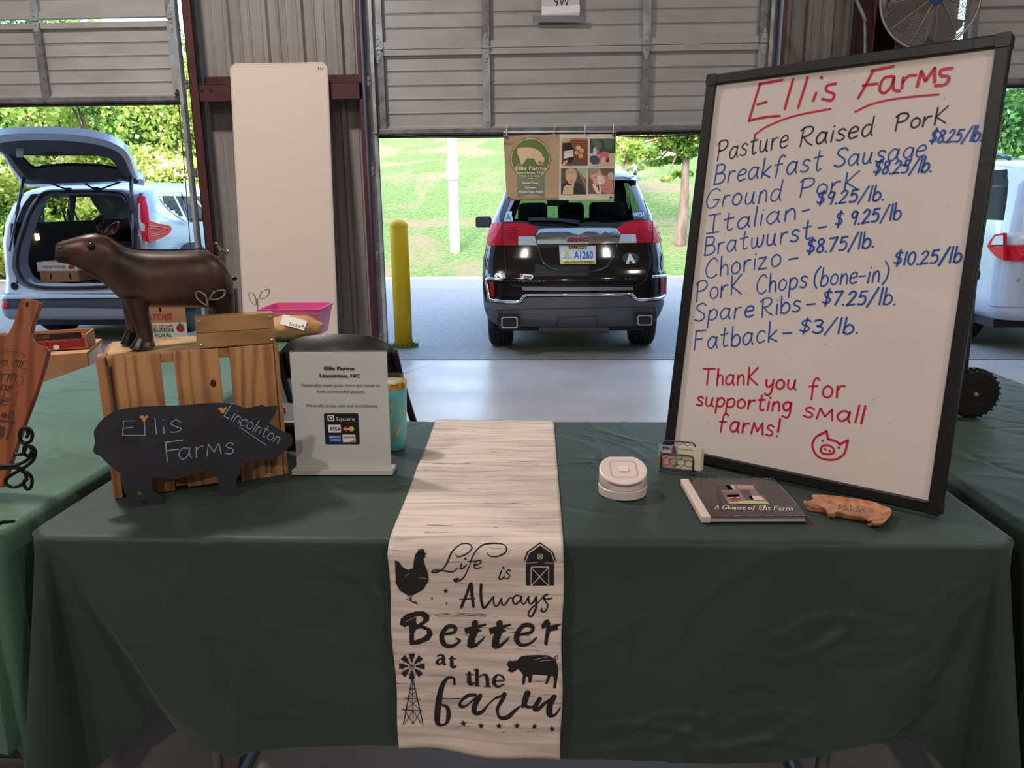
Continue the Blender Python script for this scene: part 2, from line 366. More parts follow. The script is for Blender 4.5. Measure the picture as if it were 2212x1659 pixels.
# ================================================================== THE SETTING
galv = mat('galvanised_steel', (164, 168, 172), .45, .3, col2=(132, 136, 140), scale=9, detail=6, bump=.05, bscale=30)
galvd = mat('galvanised_dull', (128, 130, 133), .5, .4, col2=(102, 103, 105), scale=14, detail=6)
doorpaint = mat('door_panel_paint', (170, 168, 168), .5, 0, col2=(148, 145, 144), scale=2.2, stretch=(1, 1, 3), detail=8, lo=.3, hi=.75, bump=.04, bscale=18)
wallpaint = mat('wall_panel_paint', (150, 145, 143), .5, 0, col2=(128, 123, 121), scale=2, stretch=(6, 1, .4), detail=6, bump=.05, bscale=12)
redsteel = mat('red_oxide_steel', (78, 32, 36), .5, 0, col2=(60, 25, 29), scale=5, detail=5, bump=.08, bscale=30)
concrete = mat('concrete', (178, 170, 164), .36, 0, col2=(150, 140, 134), scale=1.6, detail=9, lo=.3, hi=.7, bump=.04, bscale=25, rvar=.1)
hallfloor = mat('hall_floor', (104, 88, 80), .45, 0, col2=(84, 72, 68), scale=1.4, detail=8, lo=.3, hi=.7, bump=.05, bscale=25)
asphalt = mat('asphalt', (146, 144, 142), .62, 0, col2=(100, 98, 97), scale=85, detail=3, lo=.35, hi=.62, bump=.35, bscale=120)
WY = 6.2                                     # plane of the roll-up doors
def plane(name, x0, x1, y0, y1, z, m, nx=1):
    g = G(); g.box(((x0+x1)/2, (y0+y1)/2, z-.05), (x1-x0, y1-y0, .1)); return tag(g.build(name, m), kind='structure')
plane('floor', -13, 13, -11, 6.95, 0, concrete)
plane('pavement', -40, 40, 6.95, 14.75, -.004, asphalt)
g = G(); g.box((0, -2.2, 5.3), (26, 17.8, .06))
for i in range(26): g.box((-12.5+i, -2.2, 5.25), (.97, 17.6, .04))
tag(g.build('ceiling', mat('ceiling_panel', (196, 190, 182), .6), bevel=.01, seg=1), kind='structure')
for nm, c, d in (('wall_left', (-13, -2.3, 2.6), (.1, 17.4, 5.2)), ('wall_right', (13, -2.3, 2.6), (.1, 17.4, 5.2)), ('wall_rear', (0, -11, 2.6), (26, .1, 5.2))):
    g = G(); g.box(c, d); tag(g.build(nm, mat('hall_wall', (176, 166, 158), .6)), kind='structure')

# ---- profiled sheets of the outside wall between the doors
wb = setting('wall_back', (0, WY+.2, 0))
def sheet(x0, x1, z0, z1, y=WY+.2, ph=0.):
    prof = []; x = x0
    pat = [(0, 0), (.03, 0), (.045, -.028), (.075, -.028), (.09, 0), (.15, 0), (.157, -.007), (.167, -.007), (.174, 0), (.225, 0), (.232, -.007), (.242, -.007), (.249, 0), (.3, 0)]
    k = 0
    while x < x1:
        for a, d in pat[:-1]:
            xx = x0+k*.3+a-ph
            if x0 <= xx <= x1: prof.append((xx, y+d))
        k += 1; x = x0+k*.3-ph
    prof = [(x0, y)]+prof+[(x1, y)]
    g = G(); n = len(prof)
    g.add([(a, b, z0) for a, b in prof]+[(a, b, z1) for a, b in prof]+[(x0, y+.03, z0), (x1, y+.03, z0), (x0, y+.03, z1), (x1, y+.03, z1)],
          [(i, i+1, n+i+1, n+i) for i in range(n-1)]+[(2*n, 2*n+2, 2*n+3, 2*n+1)])
    return g.build('wall_sheet', wallpaint, wb)
JX = float(ony(452, 400, WY+.2)[0]); JR = float(ony(431, 400, WY-.03)[0]); JR2 = float(ony(449, 400, WY-.03)[0])
sheet(JX, -2.03, 0, 5.2, ph=.1); sheet(-2.03, -1.36, 0, 5.2, y=WY+.197, ph=.2)
sheet(1.75, 2.35, 0, 5.2, ph=.12); sheet(2.35, 3.0, 0, 5.2, y=WY+.197)
for x0, x1 in ((-6.0, JX), (-1.36, 1.75), (3.0, 6.2)):
    for k in range(4):
        a = x0+(x1-x0)*k/4; sheet(a, x0+(x1-x0)*(k+1)/4, 3.25, 5.2, y=WY+.2-.002*(k % 2))
for x0, x1 in ((-13, -9.5), (-9.5, -6.0), (6.2, 9.6), (9.6, 13)): sheet(x0, x1, 0, 5.2)
# ---- red steel: girts, jambs, column
def steel(name, boxes):
    g = G()
    for (x0, x1, y0, y1, z0, z1) in boxes: g.box(((x0+x1)/2, (y0+y1)/2, (z0+z1)/2), (x1-x0, y1-y0, z1-z0))
    return tag(g.build(name, redsteel, bevel=.003, seg=1), kind='structure')
def girt(x0, x1, z): return [(x0, x1, WY-.02, WY-.008, z-.07, z+.05), (x0, x1, WY-.02, WY+.17, z+.05, z+.062), (x0, x1, WY+.13, WY+.168, z+.062, z+.13)]
steel('trim_1', girt(JR2-.02, -1.37, 2.245))
steel('trim_2', [(JR, JR2, WY-.04, WY-.028, 0, 3.4), (JR, JR+.01, WY-.04, WY+.17, 0, 3.4), (JR, JX+.04, WY+.14, WY+.165, 0, 3.4)])
steel('trim_3', [(-1.395, -1.365, WY-.02, WY+.19, 0, 3.4)])
steel('trim_4', [(1.735, 1.765, WY-.02, WY+.19, 0, 3.4)])
steel('trim_5', [(2.95, 2.98, WY-.02, WY+.19, 0, 3.4)])
steel('trim_6', girt(1.77, 2.95, 2.245))
steel('column', [(2.27, 2.285, WY-.32, WY-.02, 0, 5.2), (2.42, 2.62, WY-.34, WY-.325, 0, 5.2), (2.5, 2.515, WY-.325, WY-.02, 0, 5.2), (2.27, 2.62, WY-.035, WY-.02, 0, 5.2)])
g = G(); bolt = mat('hole_dark', (12, 10, 10), .8)
for x in (JR2+.02, JR2+.09): g.cyl((x, WY-.0205, 2.25), (x, WY-.0225, 2.25), .012, n=12)
tag(g.build('trim_bolt', bolt), kind='structure')

# ---- roll-up doors
def rollup(name, x0, x1, zb, h, nsec, stiles, gap=0., rows=5, yoff=0):
    d = setting(name, (0, WY, zb)); y0 = WY+yoff
    for s in range(nsec):
        z0 = zb+s*(h+gap); z1 = z0+h; rl = .05 if s else .045
        xs = [x0]+[q for q in stiles[1:-1]]+[x1]
        prof = [(z0, 0.)]; r0 = z0+rl; r1 = z1-.045; st = (r1-r0)/rows
        for k in range(rows):
            a = r0+k*st; prof += [(a, .012), (a+.012, .024), (a+st-.014, .024), (a+st-.003, .017)]
        prof = [(z0, -.006), (z0+rl-.004, -.006), (z0+rl, .012)]+prof[1:]+[(r1, .017), (r1+.004, -.006), (z1, -.006)]
        for i in range(len(xs)-1):                              # one sheet between each pair of stiles
            g = G(); n = len(prof); a, b = xs[i], xs[i+1]
            g.add([(a, y0+y, z) for z, y in prof]+[(b, y0+y, z) for z, y in prof], [(k, k+1, n+k+1, n+k) for k in range(n-1)])
            g.add([(a, y0+.045, z0), (a, y0+.045, z1), (b, y0+.045, z1), (b, y0+.045, z0)], [(0, 1, 2, 3)])
            g.add([(a, y0-.006, z0), (a, y0+.045, z0), (b, y0+.045, z0), (b, y0-.006, z0)], [(0, 1, 2, 3)])
            g.add([(a, y0-.006, z1), (a, y0+.045, z1), (b, y0+.045, z1), (b, y0-.006, z1)], [(3, 2, 1, 0)])
            g.build('door_panel', doorpaint, d)
        for j, sx in enumerate(stiles):
            wd = .075 if j in (0, len(stiles)-1) else .058
            xx = sx+(wd/2 if j == 0 else -wd/2 if j == len(stiles)-1 else 0)
            g = G(); g.box((xx, y0-.012, (z0+z1)/2), (wd, .006, h-.004)); g.box((xx-wd/2+.003, y0+.004, (z0+z1)/2), (.005, .03, h-.004)); g.box((xx+wd/2-.003, y0+.004, (z0+z1)/2), (.005, .03, h-.004))
            g.mi = 1
            for q in (.12, .3, .72, .9): g.cyl((xx+.008, y0-.0148, z0+h*q), (xx+.008, y0-.0158, z0+h*q), .004, n=8)
            g.build('stile', [galv if (j+s) % 2 else galvd, bolt], d)
        if s:
            for sx in stiles:
                j = stiles.index(sx); xx = sx+(.035 if j == 0 else -.035 if j == len(stiles)-1 else 0)
                F = Fr((xx, y0-.016, z0-gap/2), (1, 0, 0), (0, 0, 1)); g = G()
                g.prism([(-.026, .006), (.026, .006), (.026, .04), (.008, .1), (-.008, .1), (-.026, .04)], F, 0, .004)
                g.prism([(-.026, -.006), (.026, -.006), (.026, -.04), (.008, -.1), (-.008, -.1), (-.026, -.04)], F, 0, .004)
                g.cyl(F(-.036, 0, .006), F(.036, 0, .006), .008, n=10)
                for v in (.03, .075, -.03, -.075): g.cyl(F(0, v, .004), F(0, v, .011), .008, n=8)
                g.build('hinge', galv, d, bevel=.001, seg=1)
    g = G(); g.box(((x0+x1)/2, y0-.012, zb+.012), (x1-x0, .03, .035)); g.box(((x0+x1)/2, y0+.01, zb-.008), (x1-x0, .05, .012)); g.build('bottom_rail', galvd, d, bevel=.004)
    g = G(); g.box(((x0+x1)/2, y0+.012, zb-.022), (x1-x0-.02, .03, .02)); g.build('rubber_seal', mat('seal_rubber', (26, 25, 26), .7), d)
    for sx, q in ((x0, -1), (x1, 1)):
        g = G(); X = sx+q*.018
        g.box((X, y0-.03, 1.75), (.006, .05, 3.5)); g.box((X-q*.014, y0-.052, 1.75), (.03, .006, 3.5)); g.box((X-q*.014, y0-.006, 1.75), (.03, .006, 3.5))
        g.box((X+q*.052, y0+.12, 1.75), (.055, .008, 3.5)); g.build('track', galv, d)
        for zz in (.35, 1.0, 1.65, 2.3, 2.95):
            g = G(); g.box((X+q*.018, y0-.02, zz), (.034, .006, .07)); g.cyl((X+q*.02, y0-.023, zz+.015), (X+q*.02, y0-.033, zz+.015), .009, n=8); g.cyl((X+q*.02, y0-.023, zz-.018), (X+q*.02, y0-.033, zz-.018), .009, n=8)
            g.build('track_bracket', galvd, d)
    return d
rollup('door_1', -6.0, -2.75, 2.19, .565, 2, [-6.0, -4.98, -3.83, -2.75], gap=.03, rows=5)
rollup('door_2', -1.275, 1.65, 1.925, .598, 3, [-1.275, -.43, .755, 1.65], gap=.004, rows=5)
rollup('door_3', 3.06, 6.2, 2.22, .565, 2, [3.06, 4.1, 5.2, 6.2], gap=.004, rows=5)

# ---- ground beyond the kerb: a grassy bank
grassm = mat('grass', (168, 190, 92), .9, 0, col2=(120, 156, 62), scale=1.1, stretch=(1, 1.6, 1), detail=9, lo=.35, hi=.7, bump=.8, bscale=24)
def bank(name):
    m = bpy.data.materials.new(name); m.use_nodes = True; n = m.node_tree.nodes; L = m.node_tree.links; b = n['Principled BSDF']; b.inputs['Roughness'].default_value = .95; b.inputs['Specular IOR Level'].default_value = .1
    tc = n.new('ShaderNodeTexCoord')
    def nz(s, d, dist=0.):
        t = n.new('ShaderNodeTexNoise'); t.inputs['Scale'].default_value = s; t.inputs['Detail'].default_value = d; t.inputs['Distortion'].default_value = dist; L.new(tc.outputs['Object'], t.inputs['Vector']); return t
    a = nz(14, 8); r = n.new('ShaderNodeValToRGB'); r.color_ramp.elements[0].color = (*lin((76, 102, 52)), 1); r.color_ramp.elements[1].color = (*lin((126, 144, 84)), 1); r.color_ramp.elements[0].position = .3; r.color_ramp.elements[1].position = .68
    L.new(a.outputs['Fac'], r.inputs[0])
    p = nz(.42, 5, .6); r2 = n.new('ShaderNodeValToRGB'); r2.color_ramp.elements[0].position = .49; r2.color_ramp.elements[1].position = .6; L.new(p.outputs['Fac'], r2.inputs[0])
    q = nz(9, 8); r3 = n.new('ShaderNodeValToRGB'); r3.color_ramp.elements[0].color = (*lin((124, 104, 80)), 1); r3.color_ramp.elements[1].color = (*lin((158, 136, 112)), 1); L.new(q.outputs['Fac'], r3.inputs[0])
    # bare strip near the foot of the bank
    sx = n.new('ShaderNodeSeparateXYZ'); L.new(tc.outputs['Object'], sx.inputs[0])
    nn = nz(.5, 4); ma = n.new('ShaderNodeMath'); ma.operation = 'MULTIPLY_ADD'; ma.inputs[1].default_value = 5.0; L.new(nn.outputs['Fac'], ma.inputs[0]); L.new(sx.outputs['Y'], ma.inputs[2])
    r4 = n.new('ShaderNodeValToRGB'); e = r4.color_ramp.elements; mr = n.new('ShaderNodeMapRange'); mr.inputs['From Min'].default_value = 0; mr.inputs['From Max'].default_value = 12; L.new(ma.outputs[0], mr.inputs[0]); L.new(mr.outputs[0], r4.inputs[0])
    e[0].position = BANK0/12; e[0].color = (0, 0, 0, 1); e[1].position = (BANK0+.4)/12; e[1].color = (1, 1, 1, 1)
    x1 = e.new((BANK1)/12); x1.color = (1, 1, 1, 1); x2 = e.new((BANK1+1.2)/12); x2.color = (0, 0, 0, 1)
    mxm = n.new('ShaderNodeMath'); mxm.operation = 'MAXIMUM'; L.new(r4.outputs[0], mxm.inputs[0]); m3 = n.new('ShaderNodeMath'); m3.operation = 'MULTIPLY'; m3.inputs[1].default_value = .75; L.new(r2.outputs[0], m3.inputs[0]); L.new(m3.outputs[0], mxm.inputs[1])
    mx = n.new('ShaderNodeMix'); mx.data_type = 'RGBA'; L.new(mxm.outputs[0], mx.inputs[0]); L.new(r.outputs[0], mx.inputs[6]); L.new(r3.outputs[0], mx.inputs[7]); L.new(mx.outputs[2], b.inputs['Base Color'])
    bp = n.new('ShaderNodeBump'); bp.inputs['Strength'].default_value = .6; bp.inputs['Distance'].default_value = .05; L.new(a.outputs['Fac'], bp.inputs['Height']); L.new(bp.outputs[0], b.inputs['Normal'])
    return m
BANK0, BANK1 = 3.1, 5.6
KERB = 14.6; SL = .25
def hz(x, y):
    t = y-KERB
    if t <= 0: return 0.
    return (SL*t*(1-math.exp(-t/2.)) if t < 30 else SL*30+(t-30)*.04)+.12*math.sin(x*.5+y*.3)*min(t/6, 1)
g = G(); g.grid(lambda a, b: (-45+90*a, KERB+50*b**1.4, hz(-45+90*a, KERB+50*b**1.4)-.01), 60, 50)
o = g.build('grass_bank', bank('grass_bank'), smooth=True); tag(o, kind='structure')
def hillhit(x, y):
    r = ray(x, y); t = 10/r[1]
    for k in range(400):
        P = CC+r*t
        if P[2] <= hz(P[0], P[1]): return P
        t += .1/r[1]
    return CC+r*t
g = G(); g.box((0, KERB+.02, .0), (80, .14, .05)); tag(g.build('kerb', mat('kerb_concrete', (190, 188, 182), .8)), kind='structure')
# concrete joint along the apron
g = G(); g.box((0, 6.95, .002), (26, .02, .004)); tag(g.build('apron_joint', mat('joint', (70, 70, 74), .9)), kind='structure')
# ================================================================== TABLES, CLOTHS, RUNNER
def clothmat(name, c1, c2, rough=.55):
    return mat(name, c1, rough, 0, col2=c2, scale=3, detail=5, sheen=.12, bump=.25, bscale=7, bstretch=(1, 1, 1), spec=.4)
def ridged(u, v, seed, n, ang, spread, length, width, amp, box):
    "sum of n soft creases scattered over the cloth plane"
    rs = np.random.RandomState(seed); h = np.zeros_like(u)
    for k in range(n):
        cx = rs.uniform(box[0], box[1]); cy = rs.uniform(box[2], box[3]); a = ang+rs.normal(0, spread); L_ = length*rs.uniform(.4, 1.3); w_ = width*rs.uniform(.6, 1.6)
        c, s = math.cos(a), math.sin(a); p = (u-cx)*c+(v-cy)*s; q = -(u-cx)*s+(v-cy)*c; q = q+rs.uniform(-.6, .6)*p*p/L_
        h += amp*rs.uniform(.4, 1)*rs.choice([-1, 1, 1])*np.exp(-(q/w_)**2)*np.exp(-(p/L_)**4)
    return h
def cloth(name, label, x0, x1, y0, y1, hang, material, us, vs, wr, flare, z=T, rc=.03, R=.014, maxlen=None, group=None):
    U, V = np.meshgrid(us, vs, indexing='ij')
    a0, a1, b0, b1 = x0+rc, x1-rc, y0+rc, y1-rc
    cx = np.clip(U, a0, a1); cy = np.clip(V, b0, b1); du, dv = U-cx, V-cy; d = np.hypot(du, dv); dd = np.where(d < 1e-9, 1, d)
    ex, ey = du/dd, dv/dd; D = np.maximum(0, d-rc)
    lim = hang(U, V, cx, cy, ex, ey); k = np.minimum(1, np.where(D > 0, lim/np.maximum(D, 1e-6), 1))
    D = np.where(D > lim, lim, D)
    ang = np.minimum(D/R, math.pi/2); out = np.minimum(d, rc)+R*np.sin(ang); drop = R*(1-np.cos(ang))+np.maximum(0, D-R*math.pi/2)
    h = wr(U, V)
    fl = flare(cx, cy, ex, ey, drop)
    side = np.sin(ang)
    X = cx+ex*(out+fl+h*side); Y = cy+ey*(out+fl+h*side); Z = z-drop+h*(1-side)*.8+.0015
    n, m_ = U.shape; g = G()
    idx = np.arange(n*m_).reshape(n, m_)
    # leave out cells that lie wholly past the hem
    past = (np.maximum(0, d-rc) > lim+1e-9)
    fs = []
    for i in range(n-1):
        for j in range(m_-1):
            if past[i, j] and past[i+1, j] and past[i, j+1] and past[i+1, j+1]: continue
            fs.append((i*m_+j, (i+1)*m_+j, (i+1)*m_+j+1, i*m_+j+1))
    g.v = list(zip(X.ravel().tolist(), Y.ravel().tolist(), Z.ravel().tolist())); g.f = fs; g.m = [0]*len(fs)
    o = g.build(name, material, smooth=True)
    bm = bmesh.new(); bm.from_mesh(o.data); bmesh.ops.delete(bm, geom=[v for v in bm.verts if not v.link_faces], context='VERTS'); bm.to_mesh(o.data); bm.free()
    return tag(o, label, 'tablecloth', group)
def axis(a, b, fine0, fine1, n0, n1, n2):
    return np.concatenate([np.linspace(a, fine0, n0, endpoint=False), np.linspace(fine0, fine1, n1, endpoint=False), np.linspace(fine1, b, n2)])
green1 = clothmat('cloth_green', (45, 60, 54), (39, 53, 48))
green2 = clothmat('cloth_green_left_sheen', (74, 108, 92), (64, 96, 82), .45)  # same cloth in lighter green: grazing daylight sheen put into the base colour
green3 = clothmat('cloth_green_right', (40, 58, 50), (35, 52, 45))
MX0, MX1, MY0, MY1 = -1.035, .90, 1.435, 2.262
# hem of the front drop, read along the cloth
_hx = [(60, 1690), (200, 1680), (262, 1640), (300, 1560), (345, 1588), (500, 1611), (700, 1612), (860, 1606), (1040, 1620), (1210, 1634), (1400, 1642), (1540, 1647), (1680, 1640), (1790, 1622), (1880, 1607), (1950, 1614), (2010, 1650), (2060, 1690), (2200, 1700)]
_hp = [ony(x, y, MY0-.01) for x, y in _hx]
HX = [p[0] for p in _hp]; HD = [T-p[2] for p in _hp]
def hang_main(U, V, cx, cy, ex, ey):
    f = np.interp(U, HX, HD); corner = (abs(ex) > .02) & (abs(ey) > .02)
    phi = np.abs(ex)
    L_ = np.where(ey < -.5, np.where(corner, f+(.72-f)*np.clip(phi*1.6, 0, 1), f), .5)
    L_ = np.where(np.abs(ex) > .7, .62, L_); return L_
def flare_main(cx, cy, ex, ey, drop):
    phi = np.where(ey < -.02, np.abs(ex), 0)                       # 0 at the front panel, 1 at the side
    # corner gore: bulge then a fold tucked in next to the flat front
    c = drop*(.20*np.exp(-((phi-.45)/.28)**2)*np.where(ey < 0, 1, 0))
    dl = cx-MX0; dr = MX1-cx; front = (ey < -.99)
    nl = dl/(.05+.62*drop); nr = dr/(.05+.45*drop)
    c = c+np.where(front, drop*(-.20*np.exp(-((nl-.42)/.33)**2)+.05*np.exp(-((nl-1.05)/.3)**2)-.12*np.exp(-((nr-.4)/.3)**2)), 0)
    c = c+np.where(front, .006*drop+.004*np.sin(cx*9+drop*6)*drop*2, 0)
    side = np.abs(ex) > .99
    return np.where(side, .01, c)+.003
def wr_main(U, V):
    h = ridged(U, V, 3, 16, -.75, .35, .16, .012, .0075, (-1.0, -.2, .95, 1.35))
    h += ridged(U, V, 5, 20, .55, .4, .12, .010, .007, (-.1, .85, .95, 1.3))
    h += ridged(U, V, 6, 18, .15, .35, .14, .009, .0075, (-.6, .85, .93, 1.1))
    h += ridged(U, V, 11, 10, 1.1, .3, .12, .012, .006, (-.9, .85, .95, 1.4))
    h += ridged(U, V, 8, 46, .9, .7, .09, .006, .0030, (-1.0, .9, 1.46, 2.26))
    h += ridged(U, V, 9, 16, 2.1, .3, .14, .007, .003, (.0, .35, 1.5, 2.2))
    h = h*(1-.8*np.clip(1-np.abs(U+.135)/.24, 0, 1)**.5)
    return h
us = axis(MX0-.62, MX1+.62, MX0-.06, MX1+.06, 45, 300, 45); vs = axis(MY0-.75, MY1+.4, MY0-.50, MY1, 14, 210, 10)
cloth('tablecloth', 'dark green cloth on the front table, under the printed runner and the whiteboard', MX0, MX1, MY0, MY1, hang_main, green1, us, vs, wr_main, flare_main)
def hang_side(L0):
    def f(U, V, cx, cy, ex, ey): return np.where((abs(ex) > .02) & (abs(ey) > .02), L0+.17, L0)
    return f
def flare_side(a, sgn):
    def f(cx, cy, ex, ey, drop):
        phi = np.abs(ex); c = drop*(.12*np.exp(-((phi-.6)/.3)**2))*np.where(ey < -.02, 1, 0)*np.where(ex*sgn < 0, 1, .12)
        c = c+np.where(np.abs(ex) > .99, .01*np.sin(cy*14)*drop, 0)+np.where(ey < -.99, .05*drop*np.sin(cx*16+a)+.02*drop, 0)
        return c+.003
    return f
def wr_left(U, V):
    h = ridged(U, V, 21, 130, -.12, .25, .16, .006, .0042, (-1.9, -1.1, 1.4, 3.9)); h += ridged(U, V, 22, 30, .8, .5, .16, .012, .003, (-1.9, -1.1, 1.4, 3.9)); return h
LX0, LX1, LY0, LY1 = -1.885, -1.125, 1.44, 3.86
cloth('tablecloth', 'green wrinkled cloth on the long table at left, under the cutting board stand', LX0, LX1, LY0, LY1, hang_side(.56), green2,
      axis(LX0-.5, LX1+.5, LX0, LX1, 30, 110, 30), axis(LY0-.5, LY1+.5, LY0, LY1, 36, 230, 20), wr_left, flare_side(.5, 1))
def wr_right(U, V):
    h = ridged(U, V, 31, 60, .1, .4, .14, .009, .003, (.98, 1.75, 1.4, 3.0)); h += ridged(U, V, 32, 26, -.8, .4, .2, .013, .004, (.98, 1.75, 1.4, 3.0)); return h
RX0, RX1, RY0, RY1 = .985, 1.70, 1.40, 3.05
cloth('tablecloth', 'darker green cloth on the table at right, under the wheeled black cooler', RX0, RX1, RY0, RY1, hang_side(.6), green3,
      axis(RX0-.5, RX1+.5, RX0, RX1, 34, 100, 34), axis(RY0-.5, RY1+.5, RY0, RY1, 40, 180, 20), wr_right, flare_side(1.4, -1))
greyleg = mat('table_leg_grey', (98, 100, 104), .35, .6); plast = mat('folding_table_plastic', (206, 192, 182), .55, 0, bump=.12, bscale=220)
def folding_table(label, x0, x1, y0, y1, along='x'):
    t = thing('folding_table', label, 'table', ((x0+x1)/2, (y0+y1)/2, 0)); F = Fr((0, 0, T-.045), (1, 0, 0), (0, 1, 0))
    g = G(); g.prism(rrect(x0+.006, x1-.006, y0+.006, y1-.006, .04), F, 0, .038); g.build('tabletop', plast, t, bevel=.004)
    long = x1-x0 if along == 'x' else y1-y0; w_ = y1-y0 if along == 'x' else x1-x0
    for e in (-1, 1):
        g = G(); a = long/2-.26; pts = []
        P = [(-w_/2+.09, T-.05), (-w_/2+.09, .10), (-w_/2+.06, .02), (w_/2-.06, .02), (w_/2-.09, .10), (w_/2-.09, T-.05)]
        cxx, cyy = (x0+x1)/2, (y0+y1)/2
        pts = [((cxx+e*a, cyy+q, z) if along == 'x' else (cxx+q, cyy+e*a, z)) for q, z in P]
        g.tube(pts, .0145, 10); g.build('leg', greyleg, t, smooth=True)
        g = G(); q0 = [((cxx+e*a, cyy, .4) if along == 'x' else (cxx, cyy+e*a, .4)), ((cxx+e*a*.4, cyy, T-.05) if along == 'x' else (cxx, cyy+e*a*.4, T-.05))]
        g.tube(q0, .009, 8); g.tube([(cxx+e*a, cyy-w_/2+.09, .4), (cxx+e*a, cyy+w_/2-.09, .4)] if along == 'x' else [(cxx-w_/2+.09, cyy+e*a, .4), (cxx+w_/2-.09, cyy+e*a, .4)], .009, 8); g.build('brace', greyleg, t, smooth=True)
    return t
folding_table('folding table hidden under the front green cloth, grey tube legs showing below the hem', MX0+.012, MX1-.012, MY0+.012, MY1-.012)
folding_table('long folding table hidden under the left green cloth', LX0+.012, LX1-.012, LY0+.012, LY1-.012, 'y')
folding_table('folding table hidden under the right green cloth beside the whiteboard', RX0+.012, RX1-.012, RY0+.012, RY1-.012, 'y')

# ---- printed runner
def runnermat():
    m = bpy.data.materials.new('runner_print'); m.use_nodes = True; n = m.node_tree.nodes; L = m.node_tree.links; b = n['Principled BSDF']; b.inputs['Roughness'].default_value = .85; b.inputs['Specular IOR Level'].default_value = .2
    tc = n.new('ShaderNodeTexCoord'); uv = n.new('ShaderNodeUVMap')
    def nz(st, sc, det, dist=0.):
        mp = n.new('ShaderNodeMapping'); mp.inputs['Scale'].default_value = st; L.new(uv.outputs[0], mp.inputs[0])
        t = n.new('ShaderNodeTexNoise'); t.inputs['Scale'].default_value = sc; t.inputs['Detail'].default_value = det; t.inputs['Distortion'].default_value = dist; L.new(mp.outputs[0], t.inputs[0]); return t
    a = nz((4, 60, 1), 1, 4, .6); r = n.new('ShaderNodeValToRGB'); r.color_ramp.elements[0].color = (*lin((170, 156, 152)), 1); r.color_ramp.elements[1].color = (*lin((216, 200, 190)), 1); r.color_ramp.elements[0].position = .25; r.color_ramp.elements[1].position = .6; L.new(a.outputs['Fac'], r.inputs[0])
    f = nz((1.3, 26, 1), 1, 4, 1.6); s1 = n.new('ShaderNodeMath'); s1.operation = 'SUBTRACT'; s1.inputs[1].default_value = .5; L.new(f.outputs['Fac'], s1.inputs[0]); ab = n.new('ShaderNodeMath'); ab.operation = 'ABSOLUTE'; L.new(s1.outputs[0], ab.inputs[0])
    lt = n.new('ShaderNodeMath'); lt.operation = 'LESS_THAN'; lt.inputs[1].default_value = .0065; L.new(ab.outputs[0], lt.inputs[0])
    k = nz((9, 40, 1), 1, 3); gt = n.new('ShaderNodeMath'); gt.operation = 'GREATER_THAN'; gt.inputs[1].default_value = .54; L.new(k.outputs['Fac'], gt.inputs[0])
    mu = n.new('ShaderNodeMath'); mu.operation = 'MULTIPLY'; L.new(lt.outputs[0], mu.inputs[0]); L.new(gt.outputs[0], mu.inputs[1]); m8 = n.new('ShaderNodeMath'); m8.operation = 'MULTIPLY'; m8.inputs[1].default_value = .8; L.new(mu.outputs[0], m8.inputs[0])
    mx = n.new('ShaderNodeMix'); mx.data_type = 'RGBA'; L.new(m8.outputs[0], mx.inputs[0]); L.new(r.outputs[0], mx.inputs[6]); mx.inputs[7].default_value = (*lin((70, 52, 66)), 1); L.new(mx.outputs[2], b.inputs['Base Color'])
    wv = nz((500, 500, 1), 1, 1); bp = n.new('ShaderNodeBump'); bp.inputs['Strength'].default_value = .25; bp.inputs['Distance'].default_value = .001; L.new(wv.outputs['Fac'], bp.inputs['Height']); L.new(bp.outputs[0], b.inputs['Normal'])
    return m
FYR = MY0-.042                                # plane of the hanging front of the runner
FRUN = Fr((0, FYR, 0), (1, 0, 0), (0, 0, 1))
def rwave(u, z):
    d = max(0, T-.03-z); return -(.0045*math.sin(u*11+z*4)*min(1, d*4)+.003*math.sin(u*23-z*9)*min(1, d*4))-.003-.012*d
class Curved(Fr):
    def __call__(s, u, v, w=0): return np.array([u, FYR+rwave(u, v)-w, v])
FR = Curved((0, FYR, 0), (1, 0, 0), (0, 0, 1))
BLr, BRr = ony(864, 1614, FYR), ony(1211, 1636, FYR)
ZH = (BLr[2]+BRr[2])/2
L_top = MY1-.002-MY0; nY = 70
g = G(); uvs = []; rows = []
prof = [('t', MY1-.002-(MY1-.002-MY0-.008)*i/60) for i in range(61)]+[('a', a) for a in (15, 30, 45, 60, 75)]+[('h', i/60) for i in range(61)]
dist = 0; last = None; nu_ = 44
for kind, q in prof:
    row = []
    for i in range(nu_+1):
        s = i/nu_
        if kind == 't':
            f = (MY1-q)/(MY1-MY0); xl = -.327+.022*f; xr = .030+.008*f; x = xl+(xr-xl)*s
            zz = T+.006+.0022*math.sin(q*16+x*9)*math.sin(x*21+2)+.0028*max(0, math.sin((x*1.2+q*1.5)*14))**6*(.5+.5*math.sin(q*7))
            if MY1-q < .02: zz += .002
            P = (x, q, zz)
        elif kind == 'a':
            a = math.radians(q); xl, xr = -.305, .038; x = xl+(xr-xl)*s; rr = .020
            P = (x, MY0+.003-(rr+.022)*math.sin(a), T+.006-rr*(1-math.cos(a)))
        else:
            hl = (T-.016)-(T-.016-BLr[2])*q; hr = (T-.016)-(T-.016-BRr[2])*q; z_ = hl+(hr-hl)*s+(.004*math.sin(s*9) if q > .97 else 0)
            xl = -.305+(BLr[0]+.305)*q; xr = .038+(BRr[0]-.038)*q; x = xl+(xr-xl)*s+.002*math.sin(q*12); P = FR(x, z_)
        row.append(tuple(P))
    rows.append(row)
vs_ = [p for r in rows for p in r]; n_ = nu_+1
g.add(vs_, [(i*n_+j, (i+1)*n_+j, (i+1)*n_+j+1, i*n_+j+1) for i in range(len(rows)-1) for j in range(nu_)])
runner = g.build('table_runner', runnermat(), smooth=True)
